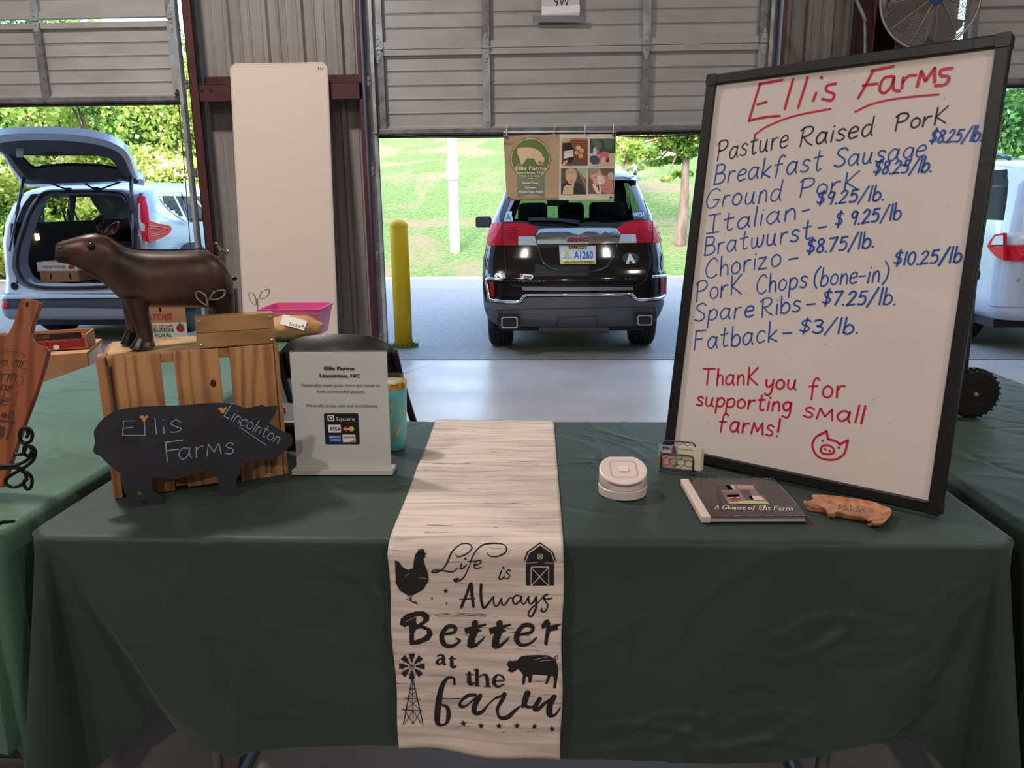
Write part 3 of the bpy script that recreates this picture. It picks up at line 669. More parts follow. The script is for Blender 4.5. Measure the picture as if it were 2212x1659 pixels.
tag(runner, 'cream printed table runner with black farm sayings, hanging over the front table edge', 'table runner')
ul = runner.data.uv_layers.new(name='UVMap'); cum = [0]
for i in range(1, len(rows)): cum.append(cum[-1]+float(np.linalg.norm(np.array(rows[i][20])-np.array(rows[i-1][20]))))
for lp in runner.data.loops:
    vi = lp.vertex_index; ul.data[lp.index].uv = (vi % n_*.35/nu_, cum[vi//n_])
mo = runner.modifiers.new('thick', 'SOLIDIFY'); mo.thickness = .0012; mo.offset = -1

# ---- prints on the runner (traced from the hanging end)
RK, RDX, RDY = 1/3.259, 830, 1150
rk = G()
def rp(pts, sm=False): pxpoly(rk, FR, pts, .0012, RDX, RDY, RK, sm)
def rl(pts, wpx, sm=True):
    P = smooth_line(pts, 6) if sm else pts; s_ = .00031*(1.0 if not hasattr(wpx, '__len__') else 1.18)
    rk.ink([FR.uv(RDX+x*RK, RDY+y*RK) for x, y in P], [q*s_ for q in wpx] if hasattr(wpx, '__len__') else wpx*s_, FR, .0012)
# Life
rl([(505, 148), (520, 165), (570, 150), (618, 110), (600, 76), (540, 78), (480, 130), (440, 215), (400, 262), (350, 275), (338, 268), (360, 258), (420, 262), (480, 270), (520, 245)], [4, 7, 8, 6, 9, 6, 10, 6, 9, 5])
rl([(545, 215), (538, 250), (560, 240), (580, 222)], 9); rl([(572, 178), (574, 181)], 13)
rl([(725, 138), (745, 160), (800, 162), (858, 130), (850, 85), (780, 70), (690, 85), (630, 150), (600, 230), (560, 310), (510, 335), (495, 325), (520, 318)], [4, 7, 9, 6, 10, 7, 5, 9, 11, 12])
rl([(590, 200), (640, 196)], 7); rl([(632, 225), (672, 215), (684, 196), (655, 192), (636, 220), (645, 248), (682, 238)], 8)
# is
rl([(828, 262), (808, 316), (830, 318), (846, 300)], 9); rl([(838, 240), (841, 245)], 13); rl([(890, 262), (872, 258), (862, 275), (882, 295), (870, 318), (848, 316)], 8)
# Always
rl([(545, 515), (580, 430), (612, 350), (620, 430), (630, 512)], [16, 14, 17, 15]); rl([(534, 462), (590, 458), (642, 455)], 8)
rl([(684, 358), (682, 440), (700, 520), (735, 490), (765, 445)], [15, 15, 12, 8]); rl([(770, 445), (775, 500), (800, 505), (826, 455)], 10); rl([(826, 455), (830, 495), (850, 500), (880, 455), (900, 452)], 10)
rl([(960, 440), (925, 435), (905, 470), (925, 495), (955, 470), (968, 438)], 11); rl([(968, 438), (968, 485), (990, 490), (1010, 452)], 9)
rl([(1016, 440), (1020, 485), (1045, 485), (1070, 445)], 11); rl([(1070, 445), (1068, 520), (1040, 575), (1015, 570), (1030, 530), (1085, 480), (1120, 440)], [12, 11, 8, 6])
rl([(1180, 452), (1140, 460), (1122, 440), (1150, 425), (1120, 450), (1150, 500), (1130, 545), (1105, 540), (1110, 525)], 10)
# Better
rp([(112, 640), (120, 600), (160, 565), (230, 545), (285, 545), (322, 570), (318, 610), (275, 640), (330, 665), (345, 705), (320, 745), (250, 775), (188, 782), (182, 765), (180, 665), (165, 670), (140, 655)])
rl([(205, 640), (206, 690), (198, 765)], [12, 18, 10])
rl([(430, 705), (495, 690), (500, 655), (450, 652), (412, 700), (412, 750), (440, 785), (490, 785), (535, 750), (510, 735)], [16, 18, 26, 24, 30, 24, 14, 10])
for dx in (0, 172):
    rp([(565+dx, 665), (600+dx, 652), (620+dx, 650), (618+dx, 618), (645+dx, 603), (662+dx, 615), (660+dx, 640), (720+dx, 630), (722+dx, 640), (665+dx, 665), (690+dx, 680), (660+dx, 695), (640+dx, 740), (640+dx, 775), (690+dx, 735), (718+dx, 710), (700+dx, 745), (650+dx, 795), (610+dx, 808), (585+dx, 790), (590+dx, 740), (605+dx, 700), (575+dx, 705)])
rl([(950, 705), (1035, 685), (1040, 645), (985, 640), (940, 690), (935, 745), (970, 775), (1030, 760), (1070, 725)], [16, 18, 26, 24, 30, 24, 14, 10])
rp([(1105, 640), (1130, 605), (1155, 597), (1170, 625), (1165, 640), (1215, 630), (1250, 628), (1220, 650), (1225, 668), (1170, 680), (1155, 720), (1150, 770), (1135, 776), (1125, 760), (1135, 700), (1140, 650), (1112, 665)])
# at the
def serif_t(x, y, s): rl([(x, y-62*s), (x, y-10*s), (x+12*s, y), (x+26*s, y-8*s)], [14*s, 20*s, 14*s, 7*s]); rl([(x-18*s, y-52*s), (x+26*s, y-52*s)], 6*s)
rl([(378, 858), (400, 850), (418, 862), (418, 900), (425, 918), (438, 915)], [10, 8, 18, 20, 14, 6]); rl([(418, 875), (385, 885), (374, 905), (392, 916), (416, 898)], [8, 12, 18, 12, 6])
serif_t(478, 938, 1.15)
serif_t(600, 1058, 1.3)
rl([(655, 955), (655, 1062)], 22, False); rl([(632, 955), (655, 955)], 6); rl([(638, 1066), (676, 1066)], 6); rl([(665, 1010), (690, 990), (722, 995), (730, 1062)], [6, 8, 20, 20]); rl([(705, 1068), (752, 1068)], 6)
rl([(772, 1025), (842, 1022), (835, 995), (805, 982), (780, 1005), (775, 1040), (800, 1065), (845, 1045)], [6, 6, 14, 9, 20, 22, 14, 6])
# farm
rl([(495, 1060), (490, 1018), (450, 1015), (415, 1060), (392, 1140), (378, 1240), (375, 1330), (400, 1352), (440, 1335), (455, 1270), (440, 1220), (405, 1205), (392, 1165)], [14, 12, 18, 28, 34, 34, 22, 12, 26, 22, 12, 6])
rl([(410, 1163), (470, 1165), (530, 1160)], 7)
rl([(640, 1130), (590, 1140), (545, 1175), (535, 1210), (570, 1215), (630, 1165), (680, 1130), (640, 1200), (640, 1255), (690, 1245), (740, 1185), (800, 1130)], [20, 22, 14, 22, 8, 14, 28, 30, 22, 8, 8])
rl([(775, 1150), (830, 1125), (850, 1108), (835, 1150), (800, 1215), (815, 1275), (870, 1270), (920, 1225), (960, 1190)], [8, 16, 22, 20, 14, 28, 20, 8])
rl([(975, 1195), (990, 1140), (1010, 1100), (990, 1180), (1045, 1195), (1095, 1140)], [16, 24, 34, 26, 14, 10]); rl([(1095, 1140), (1062, 1200), (1080, 1215), (1140, 1165), (1200, 1130)], [24, 28, 20, 8]); rl([(1195, 1130), (1165, 1190), (1165, 1255), (1205, 1255), (1240, 1205)], [30, 34, 34, 14, 5])
# stars
def star(x, y, r):
    rp([(x+(r if k % 2 == 0 else r*.4)*math.sin(k*math.pi/5), y-(r if k % 2 == 0 else r*.4)*math.cos(k*math.pi/5)) for k in range(10)])
for x, y, r in ((436, 402, 20), (339, 453, 11), (442, 487, 11), (559, 1335, 25), (684, 1342, 25), (810, 1335, 25), (936, 1327, 25), (1058, 1333, 25), (1181, 1355, 25)): star(x, y, r)
# hen
rp([(78, 190), (105, 200), (130, 235), (170, 258), (205, 245), (212, 190), (222, 145), (240, 130), (232, 118), (244, 122), (240, 104), (252, 118), (256, 102), (262, 116), (270, 100), (272, 118), (284, 108), (282, 124), (290, 140), (306, 145), (290, 152), (290, 172), (280, 175), (282, 205), (312, 280), (316, 330), (280, 390), (210, 432), (170, 436), (110, 400), (84, 350)])
rl([(175, 432), (190, 465), (205, 482), (236, 492)], 7); rl([(195, 432), (192, 470)], 5); rl([(190, 470), (160, 462)], 6); rl([(198, 480), (232, 480)], 5)
# barn
rl([(988, 190), (1010, 130), (1098, 68), (1182, 130), (1204, 190)], 9, False)
rp([(998, 365), (998, 200), (1022, 140), (1098, 85), (1172, 138), (1194, 200), (1194, 365), (1160, 365), (1160, 232), (1032, 232), (1032, 365)])
rp([(1036, 240), (1154, 240), (1154, 366), (1036, 366)])
wk = G()
def wl(pts, wpx): wk.ink([FR.uv(RDX+x*RK, RDY+y*RK) for x, y in pts], wpx*.00031, FR, .0018)
for a in ([(1034, 236), (1158, 236)], [(1034, 236), (1034, 366)], [(1158, 236), (1158, 366)], [(1036, 240), (1154, 366)], [(1154, 240), (1036, 366)]): wl(a, 5)
for a in ([(1082, 145), (1112, 145), (1112, 178), (1082, 178), (1082, 145)], [(1082, 145), (1112, 178)], [(1112, 145), (1082, 178)]): wl(a, 4)
for a in ([(1000, 208), (1080, 205)], [(1130, 206), (1190, 209)], [(250, 310), (310, 318)], [(150, 300), (180, 280)], [(230, 580), (150, 620)], [(1060, 870), (1150, 850)], [(1100, 880), (1190, 872)]): wl(a, 2.5)
for q in ([(232, 580), (262, 578), (282, 592), (272, 612), (236, 636), (228, 610)], [(230, 670), (262, 662), (300, 676), (304, 700), (280, 724), (216, 748), (214, 700)], [(150, 655), (178, 645), (176, 665), (160, 668)]): wk.flat([FR.uv(RDX+x*RK, RDY+y*RK) for x, y in q], FR, .0018)
# windmill
for k in range(8):
    a = k*math.pi/4; c, s = math.cos(a), math.sin(a); P = [(28, -6), (90, -22), (90, 22), (28, 6)]
    rp([(198+x*c-y*s, 930+x*s+y*c) for x, y in P])
rl([(198+17*math.cos(t*.5236), 930+17*math.sin(t*.5236)) for t in range(13)], 5); rl([(196, 928), (200, 932)], 12); rl([(198+65*math.cos(t*.35), 930+65*math.sin(t*.35)) for t in range(19)], 2.5)
rl([(200, 1015), (138, 1340)], 6, False); rl([(204, 1015), (275, 1345)], 6, False); rl([(202, 960), (205, 1340)], 4, False)
for (a, b) in (((150, 1155), (255, 1165)), ((132, 1235), (272, 1248)), ((190, 1090), (216, 1090))): rl([a, b], 6, False)
for (a, b) in (((180, 1110), (240, 1165)), ((225, 1110), (168, 1155)), ((168, 1165), (262, 1245)), ((240, 1168), (150, 1240)), ((150, 1245), (205, 1340)), ((258, 1250), (205, 1340)), ((205, 1240), (150, 1335)), ((205, 1245), (262, 1340))): rl([a, b], 4, False)
# pig
rp([(862, 910), (880, 882), (900, 885), (935, 880), (965, 850), (1010, 843), (1080, 840), (1150, 842), (1205, 870), (1225, 930), (1222, 985), (1215, 1020), (1208, 1072), (1188, 1070), (1195, 1020), (1188, 985), (1172, 985), (1148, 1038), (1132, 1036), (1150, 980), (1100, 975), (1045, 972), (1038, 1025), (1018, 1028), (1012, 985), (998, 985), (990, 1040), (970, 1042), (978, 975), (945, 935), (905, 962), (870, 955), (882, 930)])
rl([(1195, 860), (1215, 845), (1222, 870), (1204, 872), (1206, 850)], 4)
rk.build('black_print', INK, runner); tag(wk.build('white_print_lines', mat('runner_ground', (206, 190, 180), .85), runner), kind='stuff')
# ================================================================== THINGS ON THE FRONT TABLE
def ptext(body, F, x0, y0, x1, y1, cap, material, name, parent, bold=0, w=.0008, shear=0, sub=None, dy=0):
    "printed text whose base line runs between two photo points; cap = letter height in photo pixels"
    A = np.array(F.uv(x0, y0)); B = np.array(F.uv(x1, y1)); L_ = np.linalg.norm(B-A); mx, my = (x0+x1)/2, (y0+y1)/2
    hh = np.linalg.norm(np.array(F.uv(mx, my-cap))-np.array(F.uv(mx, my))); size = hh/.73
    cu = bpy.data.curves.new('t', 'FONT'); cu.body = body; cu.size = size; cu.offset = bold*size; cu.shear = shear; o = bpy.data.objects.new('t', cu); COL.objects.link(o)
    dg = bpy.context.evaluated_depsgraph_get(); dg.update(); W_ = max(o.evaluated_get(dg).dimensions[0], 1e-5); bpy.data.objects.remove(o); bpy.data.curves.remove(cu)
    return text(body, F, A[0], A[1], size, material, name, parent, align='LEFT', bold=bold, w=w, sx=L_/W_, shear=shear, rot=math.atan2(B[1]-A[1], B[0]-A[0]), sub=sub)
class PX:
    "photo-point helper: crop offset and scale -> photo pixels"
    def __init__(s, dx, dy, k): s.dx, s.dy, s.k = dx, dy, 1/k
    def __call__(s, x, y): return (s.dx+x*s.k, s.dy+y*s.k)
def pk(F, c, pts, sm=0, loop=True):
    P = [c(*p) for p in pts]
    if sm: P = (smooth_loop if loop else smooth_line)(P, sm)
    return [F.uv(*p) for p in P]

# ---- whiteboard
th, al, tw = .6964, .1775, .016
e_ = np.array([math.cos(th), -math.sin(th), 0]); n_b = np.array([math.sin(th), math.cos(th), 0]); u_ = np.array([0, 0, 1])*math.cos(al)+n_b*math.sin(al)
WB0 = np.array([.3123, 1.9496, T+.003]); WW, WH = .6556, .9666
FB = Fr(WB0, e_*math.cos(tw)+u_*math.sin(tw), u_*math.cos(tw)-e_*math.sin(tw))
blackpl = mat('black_frame_plastic', (15, 15, 17), .42, bump=.05, bscale=80)
wb = thing('whiteboard', 'tall black-framed whiteboard with a handwritten price list, at the right of the front table', 'whiteboard', tuple(WB0))
g = G(); g.fbox(FB, .012, WW-.012, .012, WH-.012, -.016, -.004); g.build('board_panel', mat('whiteboard_gloss', (222, 212, 208), .09, 0, coat=.3, col2=(216, 205, 200), scale=2, spec=.55), wb)
def rail(F, quad, w0, w1, name, parent, m):
    g = G(); g.prism(quad, F, w0, w1); g.build(name, m, parent, bevel=.0035)
fw = .026
for nm, q in (('frame_rail', [(0, 0), (WW, 0), (WW-fw, fw), (fw, fw)]), ('frame_rail', [(0, WH), (fw, WH-fw), (WW-fw, WH-fw), (WW, WH)]), ('frame_rail', [(0, 0), (fw, fw), (fw, WH-fw), (0, WH)]), ('frame_rail', [(WW, 0), (WW, WH), (WW-fw, WH-fw), (WW-fw, fw)])):
    rail(FB, q, -.022, .004, nm, wb, blackpl)
for u in (0, WW):
    for v in (0, WH):
        g = G(); q = rrect(u-.001 if u == 0 else u-.028, u+.028 if u == 0 else u+.001, v-.001 if v == 0 else v-.028, v+.028 if v == 0 else v+.001, .006, 3); g.prism(q, FB, -.024, .0055)
        g.build('frame_corner', blackpl, wb, bevel=.001, seg=1)
g = G(); g.tube([FB(.33, .80, -.02), (0.33+.35, 2.36, T+.012)], .007, 8); g.build('prop_leg', blackpl, wb)
red, blue, blk = mat('marker_red', (190, 34, 66), .35), mat('marker_blue', (44, 84, 158), .35), mat('marker_black', (44, 40, 58), .35)
WBW = -.0035
a3 = PX(1400, 0, 2.724); a4 = PX(1460, 550, 2.962)
gr_, gb, gk = G(), G(), G(); WORDS = []
def rs_(c, pts, pen, sm=True, q=None): (q or gr_).ink(pk(FB, c, pts, 5 if sm and len(pts) > 2 else 0, False), pen, FB, WBW)
for pts in ([(785, 468), (650, 492)], [(655, 490), (622, 600), (590, 708)], [(590, 708), (680, 688), (770, 680)], [(640, 612), (692, 598)], [(850, 462), (822, 560), (800, 640)], [(935, 452), (905, 550), (880, 630)], [(985, 545), (968, 590)], [(1013, 452), (1019, 455)],
            [(1100, 490), (1052, 500), (1046, 530), (1090, 552), (1074, 588), (1022, 580)], [(1440, 388), (1312, 414)], [(1322, 412), (1270, 510), (1232, 575)], [(1262, 500), (1342, 490)],
            [(1436, 446), (1384, 458), (1358, 520), (1388, 545), (1430, 500), (1444, 450)], [(1444, 450), (1440, 520), (1476, 534)], [(1498, 455), (1490, 515)], [(1496, 480), (1530, 444), (1572, 440)]): rs_(a3, pts, .0062)
rs_(a3, [(1580, 505), (1605, 418), (1630, 472), (1684, 398), (1682, 480)], .007, False); rs_(a3, [(1785, 398), (1722, 410), (1720, 440), (1766, 452), (1748, 492), (1690, 502)], .0068)
rs_(a3, [(625, 790), (700, 740), (850, 682), (1070, 638)], .0045); rs_(a3, [(1215, 655), (1320, 608), (1480, 575), (1705, 553)], .0045)
for t_, a, b, h in (('Pasture', (1545, 348), (1699, 316), 42), ('Raised', (1723, 317), (1883, 291), 40), ('Por~K', (1929, 283), (2042, 264), 35)): gk = G(); handwrite(gk, FB, t_.replace('~', ''), a, b, h, .0036, .15, WBW); gk.build('heading_word', blk, wb)
for t_, a, b, h in (('$8.25/lb.', (2006, 308), (2118, 303), 31), ('Breakfast', (1538, 398), (1771, 366), 42), ('Sausage', (1798, 361), (1996, 338), 40), ('$8.25/lb.', (1885, 376), (2009, 370), 32), ('Ground', (1521, 450), (1684, 432), 42), ('PorK', (1722, 426), (1850, 408), 38),
                    ('$9.25/lb.', (1762, 442), (1907, 431), 31), ('Italian', (1525, 505), (1716, 474), 40), ('$ 9.25/lb', (1802, 489), (1943, 472), 33), ('Bratwurst', (1517, 552), (1749, 516), 40), ('$8.75/lb.', (1740, 548), (1885, 533), 34), ('Chorizo', (1521, 602), (1683, 574), 42),
                    ('PorK', (1500, 651), (1600, 634), 42), ('Chops', (1631, 635), (1740, 619), 40), ('(bone-in)', (1755, 618), (1914, 608), 40), ('$10.25/lb.', (1929, 573), (2081, 565), 33), ('Spare', (1497, 694), (1625, 683), 38), ('Ribs', (1640, 685), (1727, 671), 38),
                    ('$7.25/lb.', (1774, 659), (1931, 657), 35), ('Fatback', (1496, 756), (1676, 737), 42), ('$3/lb.', (1725, 719), (1850, 720), 33)): handwrite(gb, FB, t_, a, b, h, .0036 if t_[0] != '$' else .0042, .15, WBW)
gr_.build('title_writing', red, wb); gm, gp = G(), G()
for a, b in (((1732, 456), (1746, 452)), ((1767, 492), (1784, 489)), ((1703, 560), (1722, 557)), ((1742, 658), (1759, 656)), ((1690, 720), (1708, 719))): gb.ink([FB.uv(*a), FB.uv(*b)], .004, FB, WBW)
for t_, a, b, h in (('ThanK', (1515, 832), (1634, 831), 36), ('you', (1651, 840), (1718, 841), 34), ('for', (1745, 858), (1821, 858), 42), ('supporting', (1502, 875), (1706, 890), 33), ('sMall', (1733, 900), (1860, 915), 37), ('farMs!', (1550, 930), (1678, 943), 38)): handwrite(gm, FB, t_, a, b, h, .0048, .1, WBW)
for pts in ([(915, 1152), (882, 1180), (870, 1230), (900, 1288), (960, 1312), (1020, 1310), (1070, 1280), (1088, 1232), (1098, 1188)], [(1010, 1250)] and [(923, 1248), (935, 1225), (970, 1220), (1003, 1240), (1005, 1268), (970, 1278), (932, 1270), (923, 1248)]): rs_(a4, pts, .0046, True, gp)
for pts in ([(915, 1155), (960, 1130), (970, 1180)], [(970, 1180), (1022, 1195), (1048, 1216)], [(1045, 1214), (1098, 1188)], [(934, 1191), (937, 1193)], [(1037, 1234), (1040, 1236)], [(951, 1245), (954, 1247)], [(979, 1255), (982, 1257)]): rs_(a4, pts, .0052, False, gp)
tag(gm.build('thanks_writing', red, wb), kind='stuff'); gp.build('pig_drawing', red, wb); gb.build('price_list_writing', blue, wb)
g = G(); rs0 = random.Random(4)
for k in range(46):
    u, v = rs0.uniform(.05, WW-.05), rs0.uniform(.05, WH-.05); a = rs0.uniform(0, 6.28); l_ = rs0.choice([.0008, .001, .003]); g.ink([(u, v), (u+l_*math.cos(a), v+l_*math.sin(a))], .0014, FB, WBW-.0001)
tag(g.build('smudges', mat('smudge_grey', (140, 134, 136), .6), wb), kind='stuff')

# ---- wooden crate standing on its end
c5 = PX(0, 600, 3.318); c4 = PX(0, 400, 3.6867)
A_ = onz(260, 1079, T); B_ = onz(624, 1027, T); A_[2] = B_[2] = T+.002
FC = Fr(A_, B_-A_, (0, 0, 1)); CW = float(np.linalg.norm(B_-A_)); CH = float(FC.uv(218, 771)[1]+FC.uv(606, 741)[1])/2; CDp = .235
pine = wood('crate_pine', (196, 146, 96), (136, 88, 52), 'z', 11, .55, wig=9); pine2 = wood('crate_pine_dark', (176, 124, 80), (112, 70, 44), 'z', 12, .6, wig=8); pinex = wood('crate_pine_top', (206, 160, 106), (150, 104, 60), 'x', 24, .5)
cr = thing('wooden_crate', 'pine slatted crate standing on end behind the black pig chalkboard', 'crate', tuple(FC(CW/2, 0, -CDp/2)))
def slat(u0, u1, v0, v1, w0, w1, m, name='slat', lab=None):
    g = G(); g.fbox(FC, u0, u1, v0, v1, w0, w1); o = g.build(name, m, cr, bevel=.002)
    if lab: o['label'] = lab
    return o
slat(.008, CW-.008, .006, .026, -CDp+.01, -.011, pinex, 'end_board'); slat(.008, CW-.008, CH-.026, CH-.003, -CDp+.01, -.011, pinex, 'end_board')
us_ = [FC.uv(*c5(x, 560))[0] for x in (800, 1145, 1243, 1570, 1645, 1962)]
for k in range(3): slat(us_[2*k], us_[2*k+1], .0 if k != 1 else .004, CH-.001, -.011, 0, pine)
for s_ in (0, 1):
    for k in range(3):
        w1 = -.004-k*.079; u0, u1 = (0, .011) if s_ == 0 else (CW-.011, CW)
        if s_ == 0 and k == 0: u0 = -.012; u1 = .006; w1 = .0
        slat(u0, u1, 0, CH-.004-.002*k, w1-.07, w1, pine2)
g = G(); 
kn = FC.uv(*c5(1528, 757)); g.flat(ell(kn[0], kn[1], .0065, .009, 14), FC, .0004); g.build('knot', mat('wood_knot', (60, 34, 22), .6), cr)
g = G(); F5 = FC
for i, (t_, x) in enumerate((('Grandp', 1922), ('Woodwor', 1958))):
    a, b = c5(x, 1400), c5(x-4, 1300 if i == 0 else 1290)
    A2, B2 = FC.uv(*a), FC.uv(*b); text(t_, FC, A2[0], A2[1], .0105, INK, 'burned_mark', cr, align='LEFT', rot=math.pi/2, w=.0005, bold=.02)

# ---- pig-shaped chalkboard
P0 = onz(290, 1096, T); P1 = onz(505, 1071, T); d_ = P1-P0; d_ /= np.linalg.norm(d_); nb = np.array([-d_[1], d_[0], 0]); P0[2] = T+.003
FP = Fr(P0-nb*.004, d_, np.array([0, 0, 1])*math.cos(.14)+nb*math.sin(.14))
OUT = [(672, 1110), (690, 1070), (740, 1010), (830, 955), (960, 930), (1100, 920), (1300, 915), (1500, 900), (1620, 900), (1700, 915), (1760, 935), (1870, 915), (1882, 909), (1900, 925), (1985, 918), (1980, 960), (1960, 1000), (1930, 1040), (1990, 1080), (2060, 1118), (2088, 1126), (2096, 1190), (2060, 1225), (2000, 1280), (1930, 1305), (1830, 1312), (1770, 1320), (1730, 1350), (1720, 1400), (1700, 1440), (1690, 1490), (1725, 1550), (1600, 1570), (1570, 1540), (1560, 1440), (1530, 1380), (1420, 1400), (1280, 1440), (1180, 1440), (1100, 1430), (1085, 1470), (1095, 1530), (1140, 1560), (1170, 1610), (1080, 1632), (1050, 1600), (1020, 1550), (990, 1530), (985, 1560), (1010, 1600), (1040, 1640), (940, 1650), (920, 1620), (900, 1540), (880, 1500), (872, 1430), (858, 1400), (780, 1340), (715, 1275), (690, 1268), (668, 1240), (680, 1180)]
chalkb = mat('chalkboard_black', (34, 36, 42), .75, col2=(42, 44, 52), scale=9, detail=6)
pb = thing('pig_chalkboard', 'flat black pig-shaped chalkboard with chalk lettering, propped against the crate', 'chalkboard', tuple(P0))
g = G(); g.prism(pk(FP, c5, OUT, 3), FP, -.007, 0); g.build('pig_panel', chalkb, pb)
g = G(); g.fbox(FP, .02, .035, .02, .15, -.02, -.0075); g.build('back_batten', pine2, pb)
chk = mat('chalk_blue', (158, 178, 205), .9); g = G()
for pts in ([(970, 1025), (885, 1027), (880, 1130), (1040, 1130), (1034, 1030)], [(882, 1078), (950, 1072)], [(1110, 1005), (1122, 1122)], [(1172, 1065), (1177, 1115)], [(1168, 1018), (1170, 1021)]): g.ink(pk(FP, c5, pts), .0017, FP, .0005)
g.ink(pk(FP, c5, [(1300, 1040), (1262, 1020), (1225, 1045), (1262, 1068), (1300, 1082), (1270, 1104), (1222, 1106)], 5, False), .0017, FP, .0005)
for pts in ([(1310, 1163), (1182, 1180)], [(1186, 1180), (1200, 1315)], [(1196, 1240), (1282, 1228)]): g.ink(pk(FP, c5, pts), .0019, FP, .0005)
handwrite(g, FP, 'arMs', c5(1285, 1300), c5(1680, 1256), 40, .0018, .05, .0005); handwrite(g, FP, 'LincolNton'.replace('N', 'n'), c5(1600, 990), c5(1985, 1192), 27, .0016, .0, .0005, gap=.12)
g.ink(pk(FP, c5, [(1718, 1070), (1910, 1200)]), .0014, FP, .0005); g.build('chalk_lettering', chk, pb)
for cx_, cy_ in ((1033, 1003), (1596, 945)): g = G(); g.flat(pk(FP, c5, [(cx_-32, cy_-12), (cx_-8, cy_-18), (cx_+4, cy_-6), (cx_+28, cy_-24), (cx_+30, cy_-6), (cx_+14, cy_+12), (cx_+10, cy_+26), (cx_-14, cy_+26), (cx_-16, cy_+6), (cx_-30, cy_+2)]), FP, .0005); g.build('paint_chip', mat('chip_wood', (196, 142, 90), .7), pb)

# ---- metal pig figure on the crate
FMo = FC(0, CH, -CDp*.5); FMg = Fr(FMo, FC.ex, (0, 0, 1))
bronze = mat('aged_bronze', (92, 66, 58), .40, .5, col2=(42, 32, 31), scale=9, detail=12, lo=.38, hi=.6, bump=.15, bscale=16, rvar=.1)
bronzed = mat('dark_bronze', (44, 38, 38), .3, .6, bump=.1, bscale=20)
mp_ = thing('metal_pig', 'brown sheet-metal pig figure with upright ears and curly tail, standing on the crate', 'figurine', tuple(FMg(CW/2, 0)))
prof = [(446, 478, 592, .030), (452, 466, 606, .034), (478, 447, 618, .036), (520, 436, 622, .036), (580, 420, 636, .040), (640, 402, 662, .046), (700, 386, 700, .050), (760, 380, 735, .050), (820, 388, 775, .050), (880, 425, 825, .050), (940, 468, 890, .056), (1010, 498, 935, .066), (1100, 518, 962, .076), (1200, 524, 966, .082), (1350, 524, 968, .086), (1500, 520, 966, .086), (1600, 516, 968, .084), (1680, 535, 985, .080), (1750, 580, 1000, .072), (1810, 645, 1000, .060), (1845, 720, 990, .045), (1860, 800, 960, .028)]
rings = []
for x, yt, yb, w_ in prof:
    ut, vt = FMg.uv(*c4(x, yt)); ub, vb = FMg.uv(*c4(x, yb)); cu_, cv_ = (ut+ub)/2, (vt+vb)/2; hv = (vt-vb)/2
    ring = []
    for k in range(28):
        t = 2*math.pi*k/28; c, s = math.cos(t), math.sin(t); ring.append(FMg(cu_+(ut-ub)/2*s, cv_+hv*s, w_*np.sign(c)*abs(c)**.5))
    rings.append(ring)
g = G(); g.loft(rings); ob = g.build('body', bronze, mp_, auto=50); ob.modifiers.new('s', 'SUBSURF').render_levels = 1
def leg(name, spine, m, foot=None):
    g = G(); R = []
    for (x, y, hx, hw, w_) in spine:
        u, v = FMg.uv(*c4(x, y)); hu = abs(FMg.uv(*c4(x+hx, y))[0]-u)
        R.append([FMg(u+hu*math.cos(2*math.pi*k/18), v, w_+hw*math.sin(2*math.pi*k/18)) for k in range(18)])
    g.loft(R); return g.build(name, m, mp_, auto=50)
def vtop(x): return 400+0*x
zt = lambda x: c4(x, 0)
leg('leg', [(1085, 880, 100, .03, .045), (1110, 980, 82, .028, .048), (1140, 1080, 68, .024, .05), (1160, 1180, 66, .022, .05), (1165, 1215, 60, .022, .05)], bronze)
leg('leg', [(1020, 880, 70, .03, -.03), (1035, 980, 66, .028, -.03), (1050, 1080, 60, .024, -.03), (1060, 1160, 50, .02, -.03), (1060, 1180, 50, .02, -.03)], bronze)
leg('leg', [(1760, 860, 95, .03, .045), (1770, 980, 88, .026, .048), (1775, 1080, 75, .024, .05), (1775, 1165, 66, .022, .05), (1775, 1178, 60, .022, .05)], bronze)
leg('leg', [(1830, 830, 70, .03, -.03), (1850, 960, 62, .026, -.03), (1860, 1060, 52, .024, -.03), (1862, 1140, 50, .02, -.03), (1862, 1150, 50, .02, -.03)], bronze)
def hoof(x, y0, y1, hx, w_):
    u, v1 = FMg.uv(*c4(x, y0)); hu = abs(FMg.uv(*c4(x+hx, y0))[0]-u); g = G(); R = []
    for f, sc in ((1, .62), (.6, .8), (.3, 1.0), (0, 1.12)): R.append([FMg(u-hu*.35*(1-f)+hu*sc*math.cos(2*math.pi*k/14)*(1+.08*math.sin(5*k)), .003+max(v1, .03)*f, w_+.027*sc*math.sin(2*math.pi*k/14)*(1+.1*math.cos(3*k))) for k in range(14)])
    g.loft(R); g.build('hoof', bronzed, mp_, auto=40)
hoof(1160, 1190, 0, 92, .05); hoof(1050, 1165, 0, 78, -.03); hoof(1770, 1165, 0, 80, .05); hoof(1860, 1150, 0, 64, -.03)
for pts, w_ in (([(800, 392), (760, 340), (745, 270), (790, 236), (822, 236), (826, 300), (830, 388)], -.012), ([(838, 398), (850, 340), (900, 302), (952, 288), (950, 340), (915, 385), (870, 402)], .026)):
    P = pk(FMg, c4, pts, 4); u0, v0 = np.mean(P, axis=0); g = G(); n = len(P)
    cen = np.array(FMg(u0, v0, w_-.012)); rim = [FMg(p[0], p[1], w_+.006*math.sin(i)) for i, p in enumerate(P)]; mid = [FMg(u0+(p[0]-u0)*.55, v0+(p[1]-v0)*.55, w_-.009) for p in P]
    g.add(rim+mid+[cen], [(i, (i+1) % n, n+(i+1) % n, n+i) for i in range(n)]+[(n+i, n+(i+1) % n, 2*n) for i in range(n)])
    o = g.build('ear', bronze, mp_, smooth=True); q = o.modifiers.new('t', 'SOLIDIFY'); q.thickness = .002
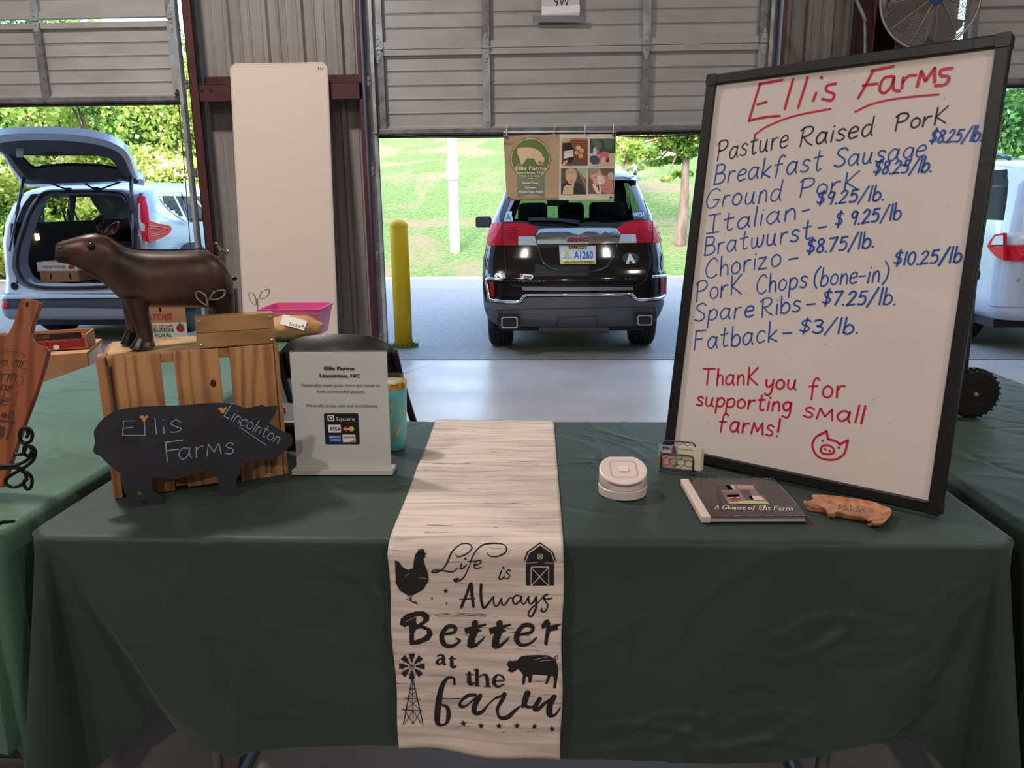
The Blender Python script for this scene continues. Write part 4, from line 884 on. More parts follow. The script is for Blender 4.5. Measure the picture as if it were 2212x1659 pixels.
u, v = FMg.uv(*c4(740, 482)); g = G(); g.lathe([(0.0001, .006), (.004, .005), (.008, .002), (.0085, -.002), (.010, -.004)], FMg(u, v, .047), 16, Matrix([tuple(FMg.ex), tuple(FMg.ey), tuple(FMg.n)]).transposed()); g.build('eye', bronzed, mp_, smooth=True)
g = G(); P = pk(FMg, c4, [(455, 572), (500, 578), (540, 582), (572, 586)]); g.tube([FMg(p[0], p[1], .0355+.003*i) for i, p in enumerate(P)], [.001, .0018, .0018, .001], 6); g.build('mouth_slit', mat('slit', (8, 7, 7), .9), mp_)
for x, y in ((490, 500), (520, 492)):
    u, v = FMg.uv(*c4(x, y)); g = G(); g.lathe([(.0001, .001), (.003, .001), (.0045, -.003)], FMg(u, v, .034), 10, Matrix([tuple(FMg.ex), tuple(FMg.ey), tuple(FMg.n)]).transposed()); g.build('nostril', bronzed, mp_, smooth=True)
g = G(); P = pk(FMg, c4, [(1640, 520), (1700, 560), (1755, 575), (1768, 540), (1740, 495), (1712, 470), (1722, 462), (1750, 490), (1785, 530), (1812, 540), (1820, 518)], 5, False); g.tube([FMg(p[0], p[1], .012*math.sin(i*.2)) for i, p in enumerate(P)], .0028, 8); g.build('tail', mat('bright_bronze', (130, 110, 100), .25, .8), mp_, smooth=True)
g = G(); P = pk(FMg, c4, [(880, 420), (940, 462), (1010, 494), (1100, 514), (1220, 520), (1400, 520), (1600, 512), (1650, 520)], 4, False); g.tube([FMg(p[0], p[1]+.001, 0) for p in P], .0018, 6); g.build('seam', bronzed, mp_, smooth=True)
u, v = FMg.uv(*c4(1862, 745)); g = G(); g.tube([FMg(u-.008, v, .0), FMg(u+.004, v, .0), FMg(u+.006, v+.003, 0)], [.004, .005, .003], 8); g.build('rear_knob', bronzed, mp_, smooth=True)

# ---- little plank sign with wire sprouts
F6 = Fr(FC(0, CH, -.012), FC.ex, (0, 0, 1)); ps = thing('wooden_sign', 'small two-plank wooden block with four screws and two wire sprouts, on the crate top', 'wooden sign', tuple(F6(.22, 0)))
(uL, vT), (uR, _v) = F6.uv(420, 683), F6.uv(589, 676); vT = .5*(vT+_v); lwood = wood('sign_wood', (176, 134, 86), (140, 100, 60), 'x', 10, .5, wig=2, bumpv=.05)
vB = .0015
for a, b in ((vB, vT*.49), (vT*.5, vT)):
    g = G(); g.fbox(F6, uL, uR, a, b, -.028, .012); g.build('plank', lwood, ps, bevel=.0015)
for u in (uL+.008, uR-.008):
    for v in (vB+.008, vT-.009):
        g = G(); g.lathe([(.0001, .0028), (.0025, .0024), (.0042, .001), (.0045, 0)], F6(u, v, .012), 14, Matrix([tuple(F6.ex), tuple(F6.ey), tuple(F6.n)]).transposed()); g.build('screw', mat('screw_steel', (190, 190, 196), .2, .9), ps, smooth=True)
wire = mat('bright_wire', (178, 176, 178), .3, .8)
for ls in (([(1650, 960), (1642, 885), (1592, 846), (1560, 855), (1566, 900), (1610, 940), (1652, 965)], [(1662, 915), (1700, 852), (1760, 835), (1798, 846), (1780, 888), (1720, 914), (1662, 912)], [(1652, 900), (1658, 960), (1656, 1022)]),
           ([(2046, 955), (2036, 890), (2002, 850), (1984, 868), (1996, 920), (2030, 955), (2048, 960)], [(2060, 905), (2090, 842), (2140, 828), (2152, 850), (2120, 900), (2062, 908)], [(2052, 905), (2056, 960), (2050, 1015)])):
    g = G()
    for j, pts in enumerate(ls[:2]):
        base = pk(F6, c4, pts, 5, False); cu_ = np.mean(base, axis=0)
        for s_ in (1, .86): g.tube([F6(cu_[0]+(p[0]-cu_[0])*s_, cu_[1]+(p[1]-cu_[1])*s_, -.006+.003*math.sin(i*.3)+(.002 if s_ == 1 else 0)) for i, p in enumerate(base)], .0008, 5)
    st = pk(F6, c4, ls[2], 4, False); g.tube([F6(p[0], p[1], -.006) for p in st]+[F6(st[-1][0], vT-.004, -.006)], .0011, 6); g.build('wire_sprout', wire, ps, smooth=True)

# ---- acrylic stand with printed sheet
s1 = PX(580, 600, 3.6857)
S0 = onz(*s1(232, 1560), T); S1 = onz(*s1(978, 1560), T); S0[2] = S1[2] = T+.003; FS = Fr(S0, S1-S0, (0, 0.03, 1))
acr = glassmat('clear_acrylic', (250, 251, 250), .02, .0, (225, 225, 222)); ss = thing('sign_holder', 'clear acrylic stand with a printed card-payment sheet, right of the crate', 'sign holder', tuple(FS(.1, 0)))
sw = FS.uv(*s1(978, 1545))[0]; (a0, b0), (a1, b1) = FS.uv(*s1(165, 590)), FS.uv(*s1(945, 593)); shh = (b0+b1)/2
g = G(); g.fbox(FS, .0, sw, .012, shh, -.0015, .0005); g.build('paper_sheet', mat('sheet_paper', (222, 222, 224), .5, coat=.4), ss)
g = G(); g.fbox(FS, -.001, sw+.001, .006, shh+.003, .0008, .0026); g.build('front_pane', acr, ss)
g = G(); g.fbox(FS, -.001, sw+.001, .006, shh+.003, -.004, -.0022); g.build('back_pane', acr, ss)
g = G(); g.fbox(FS, -.008, sw+.007, 0, .006, -.03, .022); g.fbox(FS, -.008, sw+.007, .0062, .012, -.028, .020); g.build('base', mat('acrylic_base', (206, 198, 190), .1, coat=.5), ss, bevel=.001)
TX = mat('sheet_black', (30, 30, 32), .6); W0 = .003
def st(body, x0, x1, y, cap, bold=0, m=TX): ptext(body, FS, *s1(x0, y), *s1(x1, y+(x1-x0)*.004), cap/3.6857, m, 'sheet_text', ss, bold=bold, w=W0)
st('Ellis Farms', 443, 680, 733, 28, .035); st('Lincolnton, NC', 409, 722, 790, 28, .035); st('Sustainably raised pork– born and raised on', 266, 888, 864, 24); st('fields and wooded pasture.', 386, 770, 914, 24); st('We kindly accept cash and the following:', 300, 872, 1026, 24)
def sp(pts, m, w, name='logo_patch', rr=0):
    g = G(); P = pk(FS, s1, pts); 
    if rr:
        us2 = [p[0] for p in P]; vs2 = [p[1] for p in P]; P = rrect(min(us2), max(us2), min(vs2), max(vs2), rr, 4)
    g.flat(P, FS, w); g.build(name, m, ss)
sp([(452, 1078), (715, 1078), (715, 1322), (457, 1322)], INK, W0, 'card_panel', .003)
sp([(474, 1090), (524, 1090), (524, 1140), (474, 1140)], WHT, W0+.0003, rr=.0025); sp([(483, 1099), (515, 1099), (515, 1131), (483, 1131)], INK, W0+.0005, rr=.0015); sp([(491, 1107), (507, 1107), (507, 1123), (491, 1123)], WHT, W0+.0007)
ptext('Square', FS, *s1(537, 1134), *s1(688, 1136), 30/3.69, WHT, 'sheet_text', ss, w=W0+.0004)
sp([(480, 1168), (577, 1168), (577, 1230), (480, 1230)], WHT, W0+.0004, rr=.0015); ptext('VISA', FS, *s1(488, 1212), *s1(570, 1214), 28/3.69, mat('navy', (28, 36, 110), .6), 'sheet_text', ss, bold=.03, w=W0+.0008, shear=.2)
cu_, cv_ = FS.uv(*s1(618, 1200)); g = G(); g.flat(ell(cu_, cv_, .0064, .0066), FS, W0+.0004); g.build('logo_patch', mat('cred', (214, 40, 36), .6), ss)
cu_, cv_ = FS.uv(*s1(662, 1200)); g = G(); g.flat(ell(cu_, cv_, .0064, .0066), FS, W0+.0005); g.build('logo_patch', mat('cyel', (240, 168, 48), .6), ss)
ptext('MasterCard', FS, *s1(600, 1207), *s1(682, 1207), 14/3.69, WHT, 'sheet_text', ss, bold=.02, w=W0+.0009)
sp([(484, 1248), (578, 1248), (580, 1306), (484, 1306)], mat('amxblue', (24, 76, 168), .6), W0+.0004); ptext('AMERICAN', FS, *s1(486, 1272), *s1(576, 1272), 15/3.69, WHT, 'sheet_text', ss, bold=.01, w=W0+.0008); ptext('EXPRESS', FS, *s1(500, 1295), *s1(578, 1295), 15/3.69, WHT, 'sheet_text', ss, bold=.01, w=W0+.0008)
sp([(594, 1246), (694, 1246), (694, 1306), (594, 1306)], WHT, W0+.0004, rr=.0015); g = G(); g.flat(pk(FS, s1, [(690, 1284), (690, 1304), (640, 1304)]), FS, W0+.0006); g.build('logo_patch', mat('dorange', (238, 120, 36), .6), ss)
ptext('DISCOVER', FS, *s1(600, 1275), *s1(688, 1275), 15/3.69, TX, 'sheet_text', ss, bold=.02, w=W0+.0008)

# ---- tumbler
tc_ = onz(846, 978, T); TX0, TY0 = float(tc_[0]), float(tc_[1])+.03
tu = thing('tumbler', 'teal insulated tumbler with gold print and clear lid, behind the payment sheet stand', 'tumbler', (TX0, TY0, T+.003))
teal = mat('teal_coat', (92, 178, 178), .3, coat=.3); goldm = mat('gold_foil', (226, 178, 76), .25, .8)
def lz(prof, name, m, **k): g = G(); g.lathe(prof, (TX0, TY0, T+.003), 40); return g.build(name, m, tu, smooth=True, **k)
lz([(.0001, .0), (.030, 0), (.034, .004), (.0365, .02), (.0415, .165), (.0415, .170)], 'cup', teal, auto=40)
lz([(.0405, .170), (.0418, .171), (.0425, .186), (.0415, .188), (.0385, .187)], 'rim_band', goldm, auto=40)
lz([(.0385, .186), (.0435, .188), (.044, .196), (.042, .200), (.037, .197), (.033, .190), (.0001, .190)], 'lid', acr, auto=40)
class Cyl(Fr):
    def __init__(s): s.O = np.array([TX0, TY0, T]); 
    def __call__(s, a, z, w=0): r = .0365+(.005)*(z-.02)/.145+.0006+w; return np.array([TX0+r*math.sin(a), TY0-r*math.cos(a), T+.003+z])
CYL = Cyl(); g = G()
st_, W_ = word('FARMS', .22)
for s_ in st_: g.ink([(-.55+1.45*p[0]/W_, .118-.018*((p[0]/W_-.5)*2)**2+.016*p[1]) for p in s_], .0022, CYL, 0)
g2 = []
for t in range(16):
    a0 = .15+t*.045; g.ink([(.45, .045), (.45+.35*math.cos(1.9-t*.12), .052+.026*math.sin(1.9-t*.1))], .0022, CYL, .0001) if t % 2 == 0 else None
g.ink(smooth_line([(.1, .04), (.14, .075), (.1, .095), (.2, .105), (.3, .09), (.22, .075), (.26, .05), (.18, .038)], 4), .006, CYL, .0002)
g.ink([(.28, .04), (.35, .06), (.33, .085)], .006, CYL, .0002); g.ink([(-.1, .04), (.0, .042), (.4, .036)], .007, CYL, .0001)
for k in range(16): g.ink([(.4+.3*math.sin(k*2.3), .085+.02*math.cos(k*1.7))], .0016, CYL, .0001)
g.build('gold_print', goldm, tu)

# ---- card reader on its dock
r3 = PX(1250, 900, 2.765); Rc = onz(*r3(262, 460), T); RX_, RY_ = float(Rc[0]), float(Rc[1])+.0; RR = .0545
wp = mat('reader_white', (226, 210, 204), .35); cd = thing('card_reader', 'round white card reader sitting in its white charging dock, right of the runner', 'card reader', (RX_, RY_, T+.002))
def dring(z, r, flat=.040, tilt=0.): return [(RX_+r*math.cos(2*math.pi*k/48), RY_+min(r*math.sin(2*math.pi*k/48), flat), T+.003+z+tilt*(min(r*math.sin(2*math.pi*k/48), flat)+r)) for k in range(48)]
g = G(); g.loft([dring(0, RR-.003, 1), dring(.002, RR, 1), dring(.020, RR+.001, 1), dring(.0215, RR-.001, 1)]); g.build('dock', wp, cd, auto=35)
g = G(); g.loft([dring(.022, RR-.001, .05), dring(.0235, RR, .05), dring(.040, RR-.0005, .046, .30), dring(.0425, RR-.0035, .043, .30), dring(.0428, RR-.006, .041, .30)]); g.build('reader', wp, cd, auto=35)
FT = Fr((RX_, RY_-RR, T+.003+.0431), (1, 0, 0), (0, 1, .30))
g = G(); q = rrect(-.030, .030, .022, .086, .012); q2 = rrect(-.0285, .0285, .0235, .0845, .011); n = len(q); g.add([FT(a, b, .0003) for a, b in q]+[FT(a, b, .0003) for a, b in q2], [(i, (i+1) % n, n+(i+1) % n, n+i) for i in range(n)]); g.build('inset_line', mat('reader_line', (190, 170, 162), .5), cd)
g = G(); g.flat(rrect(-.011, .011, .043, .065, .005), FT, .0003); g.build('touch_pad', mat('pad_white', (236, 224, 218), .3), cd)
g = G(); FFt = Fr((RX_, RY_-RR-.0006, T+.003+.036), (1, 0, 0), (0, 0, 1)); pts = [(RX_+(RR+.0006)*math.sin(a), RY_-(RR+.0006)*math.cos(a), T+.003+.0365+.3*(1-math.cos(a))*RR) for a in np.linspace(-.72, .72, 16)]
g.tube(pts, .0021, 6, sq=.8); g.build('card_slot', mat('slot_dark', (120, 106, 100), .6), cd)

# ---- business card holder
K0 = onz(*r3(488, 335), T); K1 = onz(*r3(680, 358), T); K0[2] = K1[2] = T+.002; FK = Fr(K0, K1-K0, (0, 0, 1)); KW = float(np.linalg.norm(K1-K0))
kh = thing('business_card_holder', 'small wire honeycomb card holder with business cards, at the left foot of the whiteboard', 'card holder', tuple(FK(KW/2, 0)))
wr_ = mat('wire_grey', (92, 84, 84), .4, .7)
vt = FK.uv(*r3(600, 228))[1]; vt2 = vt+.026
def loopw(w, top, u0=0, u1=None, r=.0019):
    u1 = KW if u1 is None else u1; g = G(); c_ = .008
    P = [(u0, .010), (u0, top-c_), (u0+.003, top-.002), (u0+c_, top), (u1-c_, top), (u1-.003, top-.002), (u1, top-c_), (u1, .010)]; g.tube([FK(a, b, w) for a, b in P], r, 8)
    g.tube([FK(u0, .010, w), FK(u1, .010, w)], r*.8, 6); g.build('wire_loop', wr_, kh, smooth=True)
loopw(0, vt); loopw(-.024, vt2)
def hexmesh(w, top):
    g = G(); s_ = .0105; hx_ = s_*.866
    for i in range(-1, 9):
        for j in range(-1, 6):
            cx_ = i*2*hx_+(hx_ if j % 2 else 0)+.004; cy_ = j*1.5*s_+.014
            for k in (0, 1, 2):
                a = math.radians(90+60*k); b = math.radians(150+60*k); p = (cx_+s_*math.cos(a), cy_+s_*math.sin(a)); q_ = (cx_+s_*math.cos(b), cy_+s_*math.sin(b))
                if all(0 <= t_[0] <= KW and .009 <= t_[1] <= top for t_ in (p, q_)): g.tube([FK(p[0], p[1], w), FK(q_[0], q_[1], w)], .0007, 4, cap=False)
    tag(g.build('wire_mesh', wr_, kh), kind='stuff')
hexmesh(0, vt); hexmesh(-.024, vt2)
for u in (0, KW):
    for w_ in (0, -.024): g = G(); g.lathe([(.0001, -.0045), (.003, -.0035), (.0045, 0), (.003, .0035), (.0001, .0045)], FK(u, .0052, w_), 10); g.build('ball_foot', wr_, kh, smooth=True)
g = G()
for u in (0, KW): g.tube([FK(u, .010, 0), FK(u, .010, -.024)], .0016, 6)
g.build('side_wire', wr_, kh)
creamc = mat('card_cream', (236, 226, 196), .6); grp = 'business cards in the wire holder'
cl0, cl1, cr0, cr1 = FK.uv(*r3(470, 300))[0], FK.uv(*r3(582, 300))[0], FK.uv(*r3(578, 300))[0], FK.uv(*r3(738, 320))[0]
ct = FK.uv(*r3(650, 184))[1]
for k in range(5):
    FKk = Fr(FK(0, 0, -.004-.0026*k), FK.ex, (0, 0, 1)+FK.n*-.06); g = G(); g.fbox(FKk, cr0+.001*k, cr1+.0012*k-.005, .0125, ct-.0008*k, -.0008, 0)
    if k == 0:
        g.build('t', creamc); o = bpy.context.scene.collection.objects[-1]; bc = tag(o, 'cream text business card at the front right of the wire holder', 'business card', grp); bc.name = 'business_card'; ORG[bc.name] = bc.location.copy(); FK0 = FKk
    else: tag(g.build('business_card', creamc), ('second', 'third', 'fourth', 'rearmost')[k-1]+' cream business card counted from the front at the right of the wire holder', 'business card', grp)
for t_, y, x1_ in (('Rick & Audra Ellis', 196, 682), ('704.913.5942', 224, 690), ('Lincolnton, NC', 252, 660), ('ellis farms', 285, 690), ('pork and beef', 312, 690)):
    if t_[0] in 'R': ptext(t_, FK0, *r3(592, 195), *r3(x1_, 207), 10/2.765, TX, 'card_text', bc, w=.0004)
    else:
        g = G(); a, b = FK0.uv(*r3(590, y)), FK0.uv(*r3(x1_, y+14)); seg = 5
        for q in range(seg): g.ink([(a[0]+(b[0]-a[0])*(q+.1)/seg, a[1]+(b[1]-a[1])*q/seg), (a[0]+(b[0]-a[0])*(q+.75)/seg, a[1]+(b[1]-a[1])*(q+.75)/seg)], .0011, FK0, .0004)
        g.build('card_text', TX, bc)
F2 = Fr(FK(0, 0, -.0025), FK.ex, (0, 0, 1)+FK.n*-.05); g = G(); ct2 = F2.uv(*r3(530, 170))[1]; g.fbox(F2, cl0, cl1, .0125, ct2, -.0008, 0)
pc = g.build('picture_card', mat('card_sky', (150, 176, 190), .5)); tag(pc, 'picture business card with a pig and a hen at the left of the wire holder', 'business card', grp)
def cardp(pts, col, w=.0003, nm='picture_patch'): g = G(); g.flat(pk(F2, r3, pts, 3), F2, w); g.build(nm, mat('cp_%d_%d_%d' % col, col, .5), pc)
cardp([(472, 290), (580, 300), (580, 270), (530, 262), (474, 268)], (120, 150, 70)); cardp([(500, 240), (520, 232), (548, 238), (572, 230), (572, 280), (550, 300), (510, 290), (498, 262)], (226, 160, 160), .0005); cardp([(560, 180), (575, 178), (582, 215), (570, 235), (558, 215)], (90, 80, 90), .0005)
cardp([(474, 240), (488, 232), (492, 262), (476, 275)], (190, 140, 80), .0005); cardp([(502, 205), (545, 200), (548, 216), (505, 218)], (224, 210, 170), .0004); cardp([(566, 178), (576, 176), (578, 190), (568, 192)], (190, 40, 40), .0007)
ptext('Ellis', F2, *r3(500, 192), *r3(542, 196), 16/2.765, TX, 'card_text', pc, bold=.02, w=.0009); ptext('Farms', F2, *r3(486, 222), *r3(546, 228), 15/2.765, TX, 'card_text', pc, bold=.02, w=.0009)

# ---- photo book
zb_ = T+.016; bTL, bTR, bBR, bBL = [onz(*r3(*p), zb_) for p in ((640, 375), (1190, 386), (1368, 600), (752, 602))]
O_ = (bBL+np.array([0, 0, 0])); exb = (bBR-bBL); FBk = Fr((O_[0], O_[1], T+.003), exb, (0, 0, 0)+(bTL-bBL)*np.array([1, 1, 0])); bw = float(np.linalg.norm(bBR-bBL)); bh = float((bTL-bBL)@FBk.ey)
bk = thing('photo_book', 'worn black hardback photo book with white spine, lying in front of the whiteboard', 'book', tuple(FBk(bw/2, bh/2)))
cov = mat('book_cover_black', (40, 33, 36), .22, coat=.4, col2=(52, 40, 46), scale=12, detail=5); spn = mat('book_spine_white', (214, 196, 186), .5)
g = G(); g.fbox(FBk, .012, bw, 0, bh, 0, .0022); g.build('back_cover', cov, bk, bevel=.0008, seg=1)
g = G(); g.fbox(FBk, .012, bw, 0, bh, .0128, .015); g.build('front_cover', cov, bk, bevel=.0008, seg=1)
g = G()
for k in range(5): g.fbox(FBk, .008, bw-.004, .004, bh-.004, .0024+.002*k, .0042+.002*k)
g.build('pages', mat('pages', (206, 204, 200), .6, col2=(150, 150, 150), scale=400, stretch=(.01, .01, 1)), bk)
g = G(); g.fbox(FBk, -.006, .014, -.0005, bh+.0005, -.0002, .0153); g.build('spine', spn, bk, bevel=.003)
FT_ = Fr(FBk(0, 0, .0152), FBk.ex, FBk.ey); FT_.n = FBk.n
def bpz(pts, col, w=.0004, sm=0, name='cover_picture'): g = G(); g.flat(pk(FT_, r3, pts, sm), FT_, w); return g.build(name, mat('bk_%d_%d_%d' % col, col, .3), bk)
bpz([(830, 405), (1052, 408), (1142, 527), (893, 520)], (132, 112, 112))
for pts, col in (([(832, 408), (900, 408), (925, 440), (850, 436)], (70, 56, 54)), ([(880, 410), (925, 410), (940, 436), (893, 436)], (150, 190, 160)), ([(945, 412), (1040, 412), (1052, 436), (955, 432)], (190, 130, 138)), ([(862, 450), (950, 450), (965, 480), (880, 484)], (120, 88, 88)), ([(885, 470), (955, 466), (962, 488), (890, 492)], (206, 182, 186)), ([(905, 490), (935, 482), (965, 492), (950, 508), (915, 505)], (170, 40, 40)), ([(1015, 475), (1085, 475), (1110, 500), (1030, 496)], (226, 190, 190)), ([(960, 440), (1020, 438), (1045, 500), (1000, 500)], (78, 70, 66)), ([(895, 512), (1010, 502), (1125, 508), (1138, 524), (900, 519)], (176, 186, 130)), ([(1040, 415), (1055, 415), (1105, 470), (1085, 470)], (60, 70, 50))): bpz(pts, col, .0007)
g = G(); handwrite(g, FT_, 'A Glimpse of Ellis FarMs'.replace('M', 'm'), r3(812, 555), r3(1280, 562), 8.6, .0013, .3, .0009, jit=.0); g.build('cover_title', WHT, bk)
g = G(); rs1 = random.Random(9)
for k in range(34):
    e = rs1.choice([0, 1, 2]); a = rs1.uniform(.03, bw); P = [(a, .002), (a+rs1.uniform(.002, .012), .0015)] if e == 0 else ([(bw-.001, rs1.uniform(0, bh)), (bw-.002, rs1.uniform(0, bh))] if k % 6 == 0 else [(a, bh-.003), (a+.006, bh-.002)])
    g.ink(P, .0013, FT_, .0006)
tag(g.build('worn_edges', mat('scuff', (176, 168, 166), .8), bk), kind='stuff')

# ---- clay pig dish
zc = T+.019; FD = Fr((0, 0, zc), (1, 0, 0), (0, 1, 0)); FD.O = np.array(onz(*r3(1600, 545), zc))
dish = [(1345, 498), (1368, 503), (1402, 486), (1392, 468), (1420, 463), (1500, 468), (1600, 480), (1690, 493), (1760, 506), (1812, 528), (1862, 545), (1870, 572), (1852, 600), (1826, 628), (1786, 632), (1756, 626), (1752, 602), (1700, 596), (1620, 582), (1545, 564), (1528, 574), (1490, 568), (1478, 548), (1440, 530), (1380, 520), (1346, 514)]
P = np.array(pk(FD, r3, dish, 3)); cm = P.mean(axis=0); n = len(P)
ctr = lambda s_: [((p[0]-cm[0])*(1-(1-s_)*.45)+cm[0], (p[1]-cm[1])*s_+cm[1]) for p in P]
clay = mat('glazed_clay', (196, 136, 100), .28, coat=.5, col2=(134, 80, 54), scale=60, detail=8, lo=.4, hi=.75, bump=.1, bscale=60)
R_ = [[FD(a, b, w_) for a, b in ctr(s_)] for s_, w_ in ((.72, -.0165), (.9, -.012), (1., -.002), (.985, 0), (.93, -.0005), (.80, -.006), (.5, -.0075))]
dz = FD(cm[0], cm[1]); cp = thing('clay_pig_dish', 'small glazed brown pig-shaped clay dish, beside the book at the whiteboard foot', 'dish', (float(dz[0]), float(dz[1]), T+.002))
g = G(); g.loft(R_); g.build('dish_body', clay, cp, smooth=True, fix=True)
g = G(); handwrite(g, FD, 'ELLIS', r3(1552, 541), r3(1712, 554), 5.6, .0016, .2, .001, jit=0); g.build('stamped_letters', mat('clay_stamp', (92, 48, 34), .5), cp)
g = G(); handwrite(g, FD, 'FARMS', r3(1548, 562), r3(1714, 577), 5.0, .0015, .2, .001, jit=0); g.build('stamped_letters', mat('clay_stamp', (92, 48, 34), .5), cp)

# ---- cash drawer behind the crate
CDo = onz(360, 905, T); CDb = [-.98, -.585, 2.03, 2.2]; cdw = thing('cash_box', 'low black cash box with grey lid behind the crate', 'cash box', (-.74, 2.09, T+.003))
g = G(); g.box((-.765, 2.10, T+.003+.03), (.33, .2, .055)); g.build('box_body', mat('cash_black', (20, 20, 22), .4), cdw, bevel=.004)
g = G(); g.box((-.765, 2.10, T+.003+.066), (.335, .205, .016)); g.build('lid', mat('cash_grey', (96, 98, 102), .4, .3), cdw, bevel=.004)
g = G(); g.tube([(-.80, 2.09, T+.078), (-.80, 2.09, T+.09), (-.73, 2.09, T+.09), (-.73, 2.09, T+.078)], .003, 8); g.build('handle', mat('cash_black', (20, 20, 22)), cdw)
# ================================================================== LEFT TABLE AND BEHIND
cL = PX(0, 620, 3.608)
# ---- cutting board on its scroll easel
bd0 = onz(2, 1050, T+.035); lean = .34
Fq = Fr((float(bd0[0]), 1.655, T+.03), (1, .05, 0), (0, math.sin(lean), math.cos(lean)))
wal = wood('acacia', (158, 92, 60), (104, 54, 36), 'z', 9, .3, wig=2, bumpv=.04)
axis_ = lambda y: 235-.343*(y-150)
Rr = [(180, 148), (192, 105), (225, 80), (268, 86), (298, 112), (298, 150), (268, 240), (243, 320), (237, 385), (262, 430), (325, 455), (358, 478), (364, 530), (290, 780), (180, 1080), (62, 1420), (20, 1535), (-30, 1560)]
Pq = [Fq.uv(*cL(*p)) for p in Rr]
top = np.array(Fq.uv(*cL(240, 85))); bot = np.array(Fq.uv(*cL(-232, 1560)))
ax_ = (bot-top)/np.linalg.norm(bot-top); nx_ = np.array([-ax_[1], ax_[0]])
right = [np.array(p) for p in Pq[4:]]; mirr = [top+ax_*((p-top)@ax_)-nx_*((p-top)@nx_) for p in right][::-1]
half = abs((np.array(Fq.uv(*cL(364, 530)))-top)@nx_)
cb = thing('cutting_board', 'reddish brown paddle cutting board with burned lettering, on the scroll stand at far left', 'cutting board', (float(bd0[0]), 1.66, T))
outl = smooth_loop(right+mirr, 3)
g = G(); g.prism([tuple(p) for p in outl], Fq, -.018, 0); g.build('board', wal, cb, bevel=.004)
hp = np.array(Fq.uv(*cL(213, 138))); g = G(); g.flat(ell(hp[0], hp[1], .0045, .0062), Fq, .0004); g.build('hanging_hole', mat('hole_brown', (54, 26, 16), .8), cb)
burn = mat('burned_brown', (78, 40, 28), .6); g = G()
def bword(t_, a, b, h, pen=.0021): handwrite(g, Fq, t_, cL(*a), cL(*b), h/3.6, pen, .15, .0005, gap=.1)
bword('froM'.replace('M', 'm'), (-120, 600), (52, 612), 70); bword('our', (98, 618), (182, 628), 85); bword('farm', (-130, 720), (112, 738), 100, .003); bword('to your', (-110, 800), (96, 812), 80); bword('table', (-140, 905), (45, 925), 100, .003)
for pts in ([(0, 520), (40, 500), (90, 505), (150, 510), (205, 545)], [(160, 640), (205, 640), (195, 680), (165, 670)], [(120, 690), (175, 700), (175, 750), (140, 770), (130, 740)], [(70, 880), (110, 880), (105, 930), (80, 920)], [(120, 830), (150, 810)], [(125, 850), (138, 838)]): g.ink(pk(Fq, cL, pts, 4, False), .0012, Fq, .0005)
for x, y in ((30, 500), (60, 500), (110, 505), (135, 507), (165, 515), (190, 530), (20, 505)):
    for s_ in (-1, 1): g.ink(pk(Fq, cL, [(x, y), (x-16, y-24*s_)]), [.0008, .0022, .0008], Fq, .0005)
g.flat(pk(Fq, cL, [(-100, 1015), (118, 1048), (112, 1068), (-105, 1035)]), Fq, .0006); g.flat(pk(Fq, cL, [(80, 1060), (98, 1064), (62, 1195), (42, 1190)]), Fq, .0006); g.flat(pk(Fq, cL, [(-30, 1080), (30, 1090), (42, 1120), (20, 1180), (-40, 1170)], 3), Fq, .0006)
g.flat(pk(Fq, cL, [(75, 955), (112, 965), (98, 1035), (60, 1028)]), Fq, .0006); g.flat(pk(Fq, cL, [(20, 980), (55, 985), (50, 1022), (10, 1015)], 3), Fq, .0006)
tag(g.build('burned_lettering', burn, cb), kind='stuff')
blkw = mat('black_iron', (18, 17, 18), .3, .5)
ez = thing('scroll_easel', 'black wrought-iron scroll stand holding the cutting board', 'stand', (-1.27, 1.74, T+.002)); FZ = Fr((0, 1.70, 0), (1, .25, 0), (0, 0, 1))
for pts in ([(205, 1095), (240, 1110), (256, 1150), (240, 1200), (205, 1215), (165, 1205), (150, 1160), (175, 1105), (208, 1102), (222, 1140), (205, 1172)], [(110, 1300), (178, 1300), (200, 1262), (215, 1238), (250, 1250), (270, 1290), (256, 1350), (200, 1400), (110, 1452), (40, 1500)],
            [(150, 1205), (200, 1222), (192, 1250), (188, 1298), (220, 1318), (246, 1280), (232, 1245)], [(-60, 1390), (80, 1387), (150, 1377), (220, 1342), (262, 1282)], [(40, 1500), (62, 1540), (120, 1556), (180, 1530), (202, 1482), (162, 1420), (80, 1410), (-30, 1420)],
            [(175, 1440), (222, 1445), (252, 1490), (246, 1550), (215, 1580), (190, 1562), (186, 1516), (215, 1496)]):
    P = pk(FZ, cL, pts, 5, False); g = G(); g.tube([FZ(p[0], max(p[1], T+.0055), .003*math.sin(i*.2)) for i, p in enumerate(P)], .0034, 8); g.build('scroll', blkw, ez, smooth=True)
g = G(); q = FZ(FZ.uv(*cL(60, 1500))[0], T+.04, 0); g.tube([(q[0], q[1], T+.03), (q[0]-.2, q[1]-.06, T+.03)], .0034, 8); g.tube([(q[0]-.02, q[1], T+.03), (q[0]-.04, q[1]-.08, T+.026), (q[0]-.04, q[1]-.085, T+.05)], .0034, 8); g.build('rest_bar', blkw, ez, smooth=True)
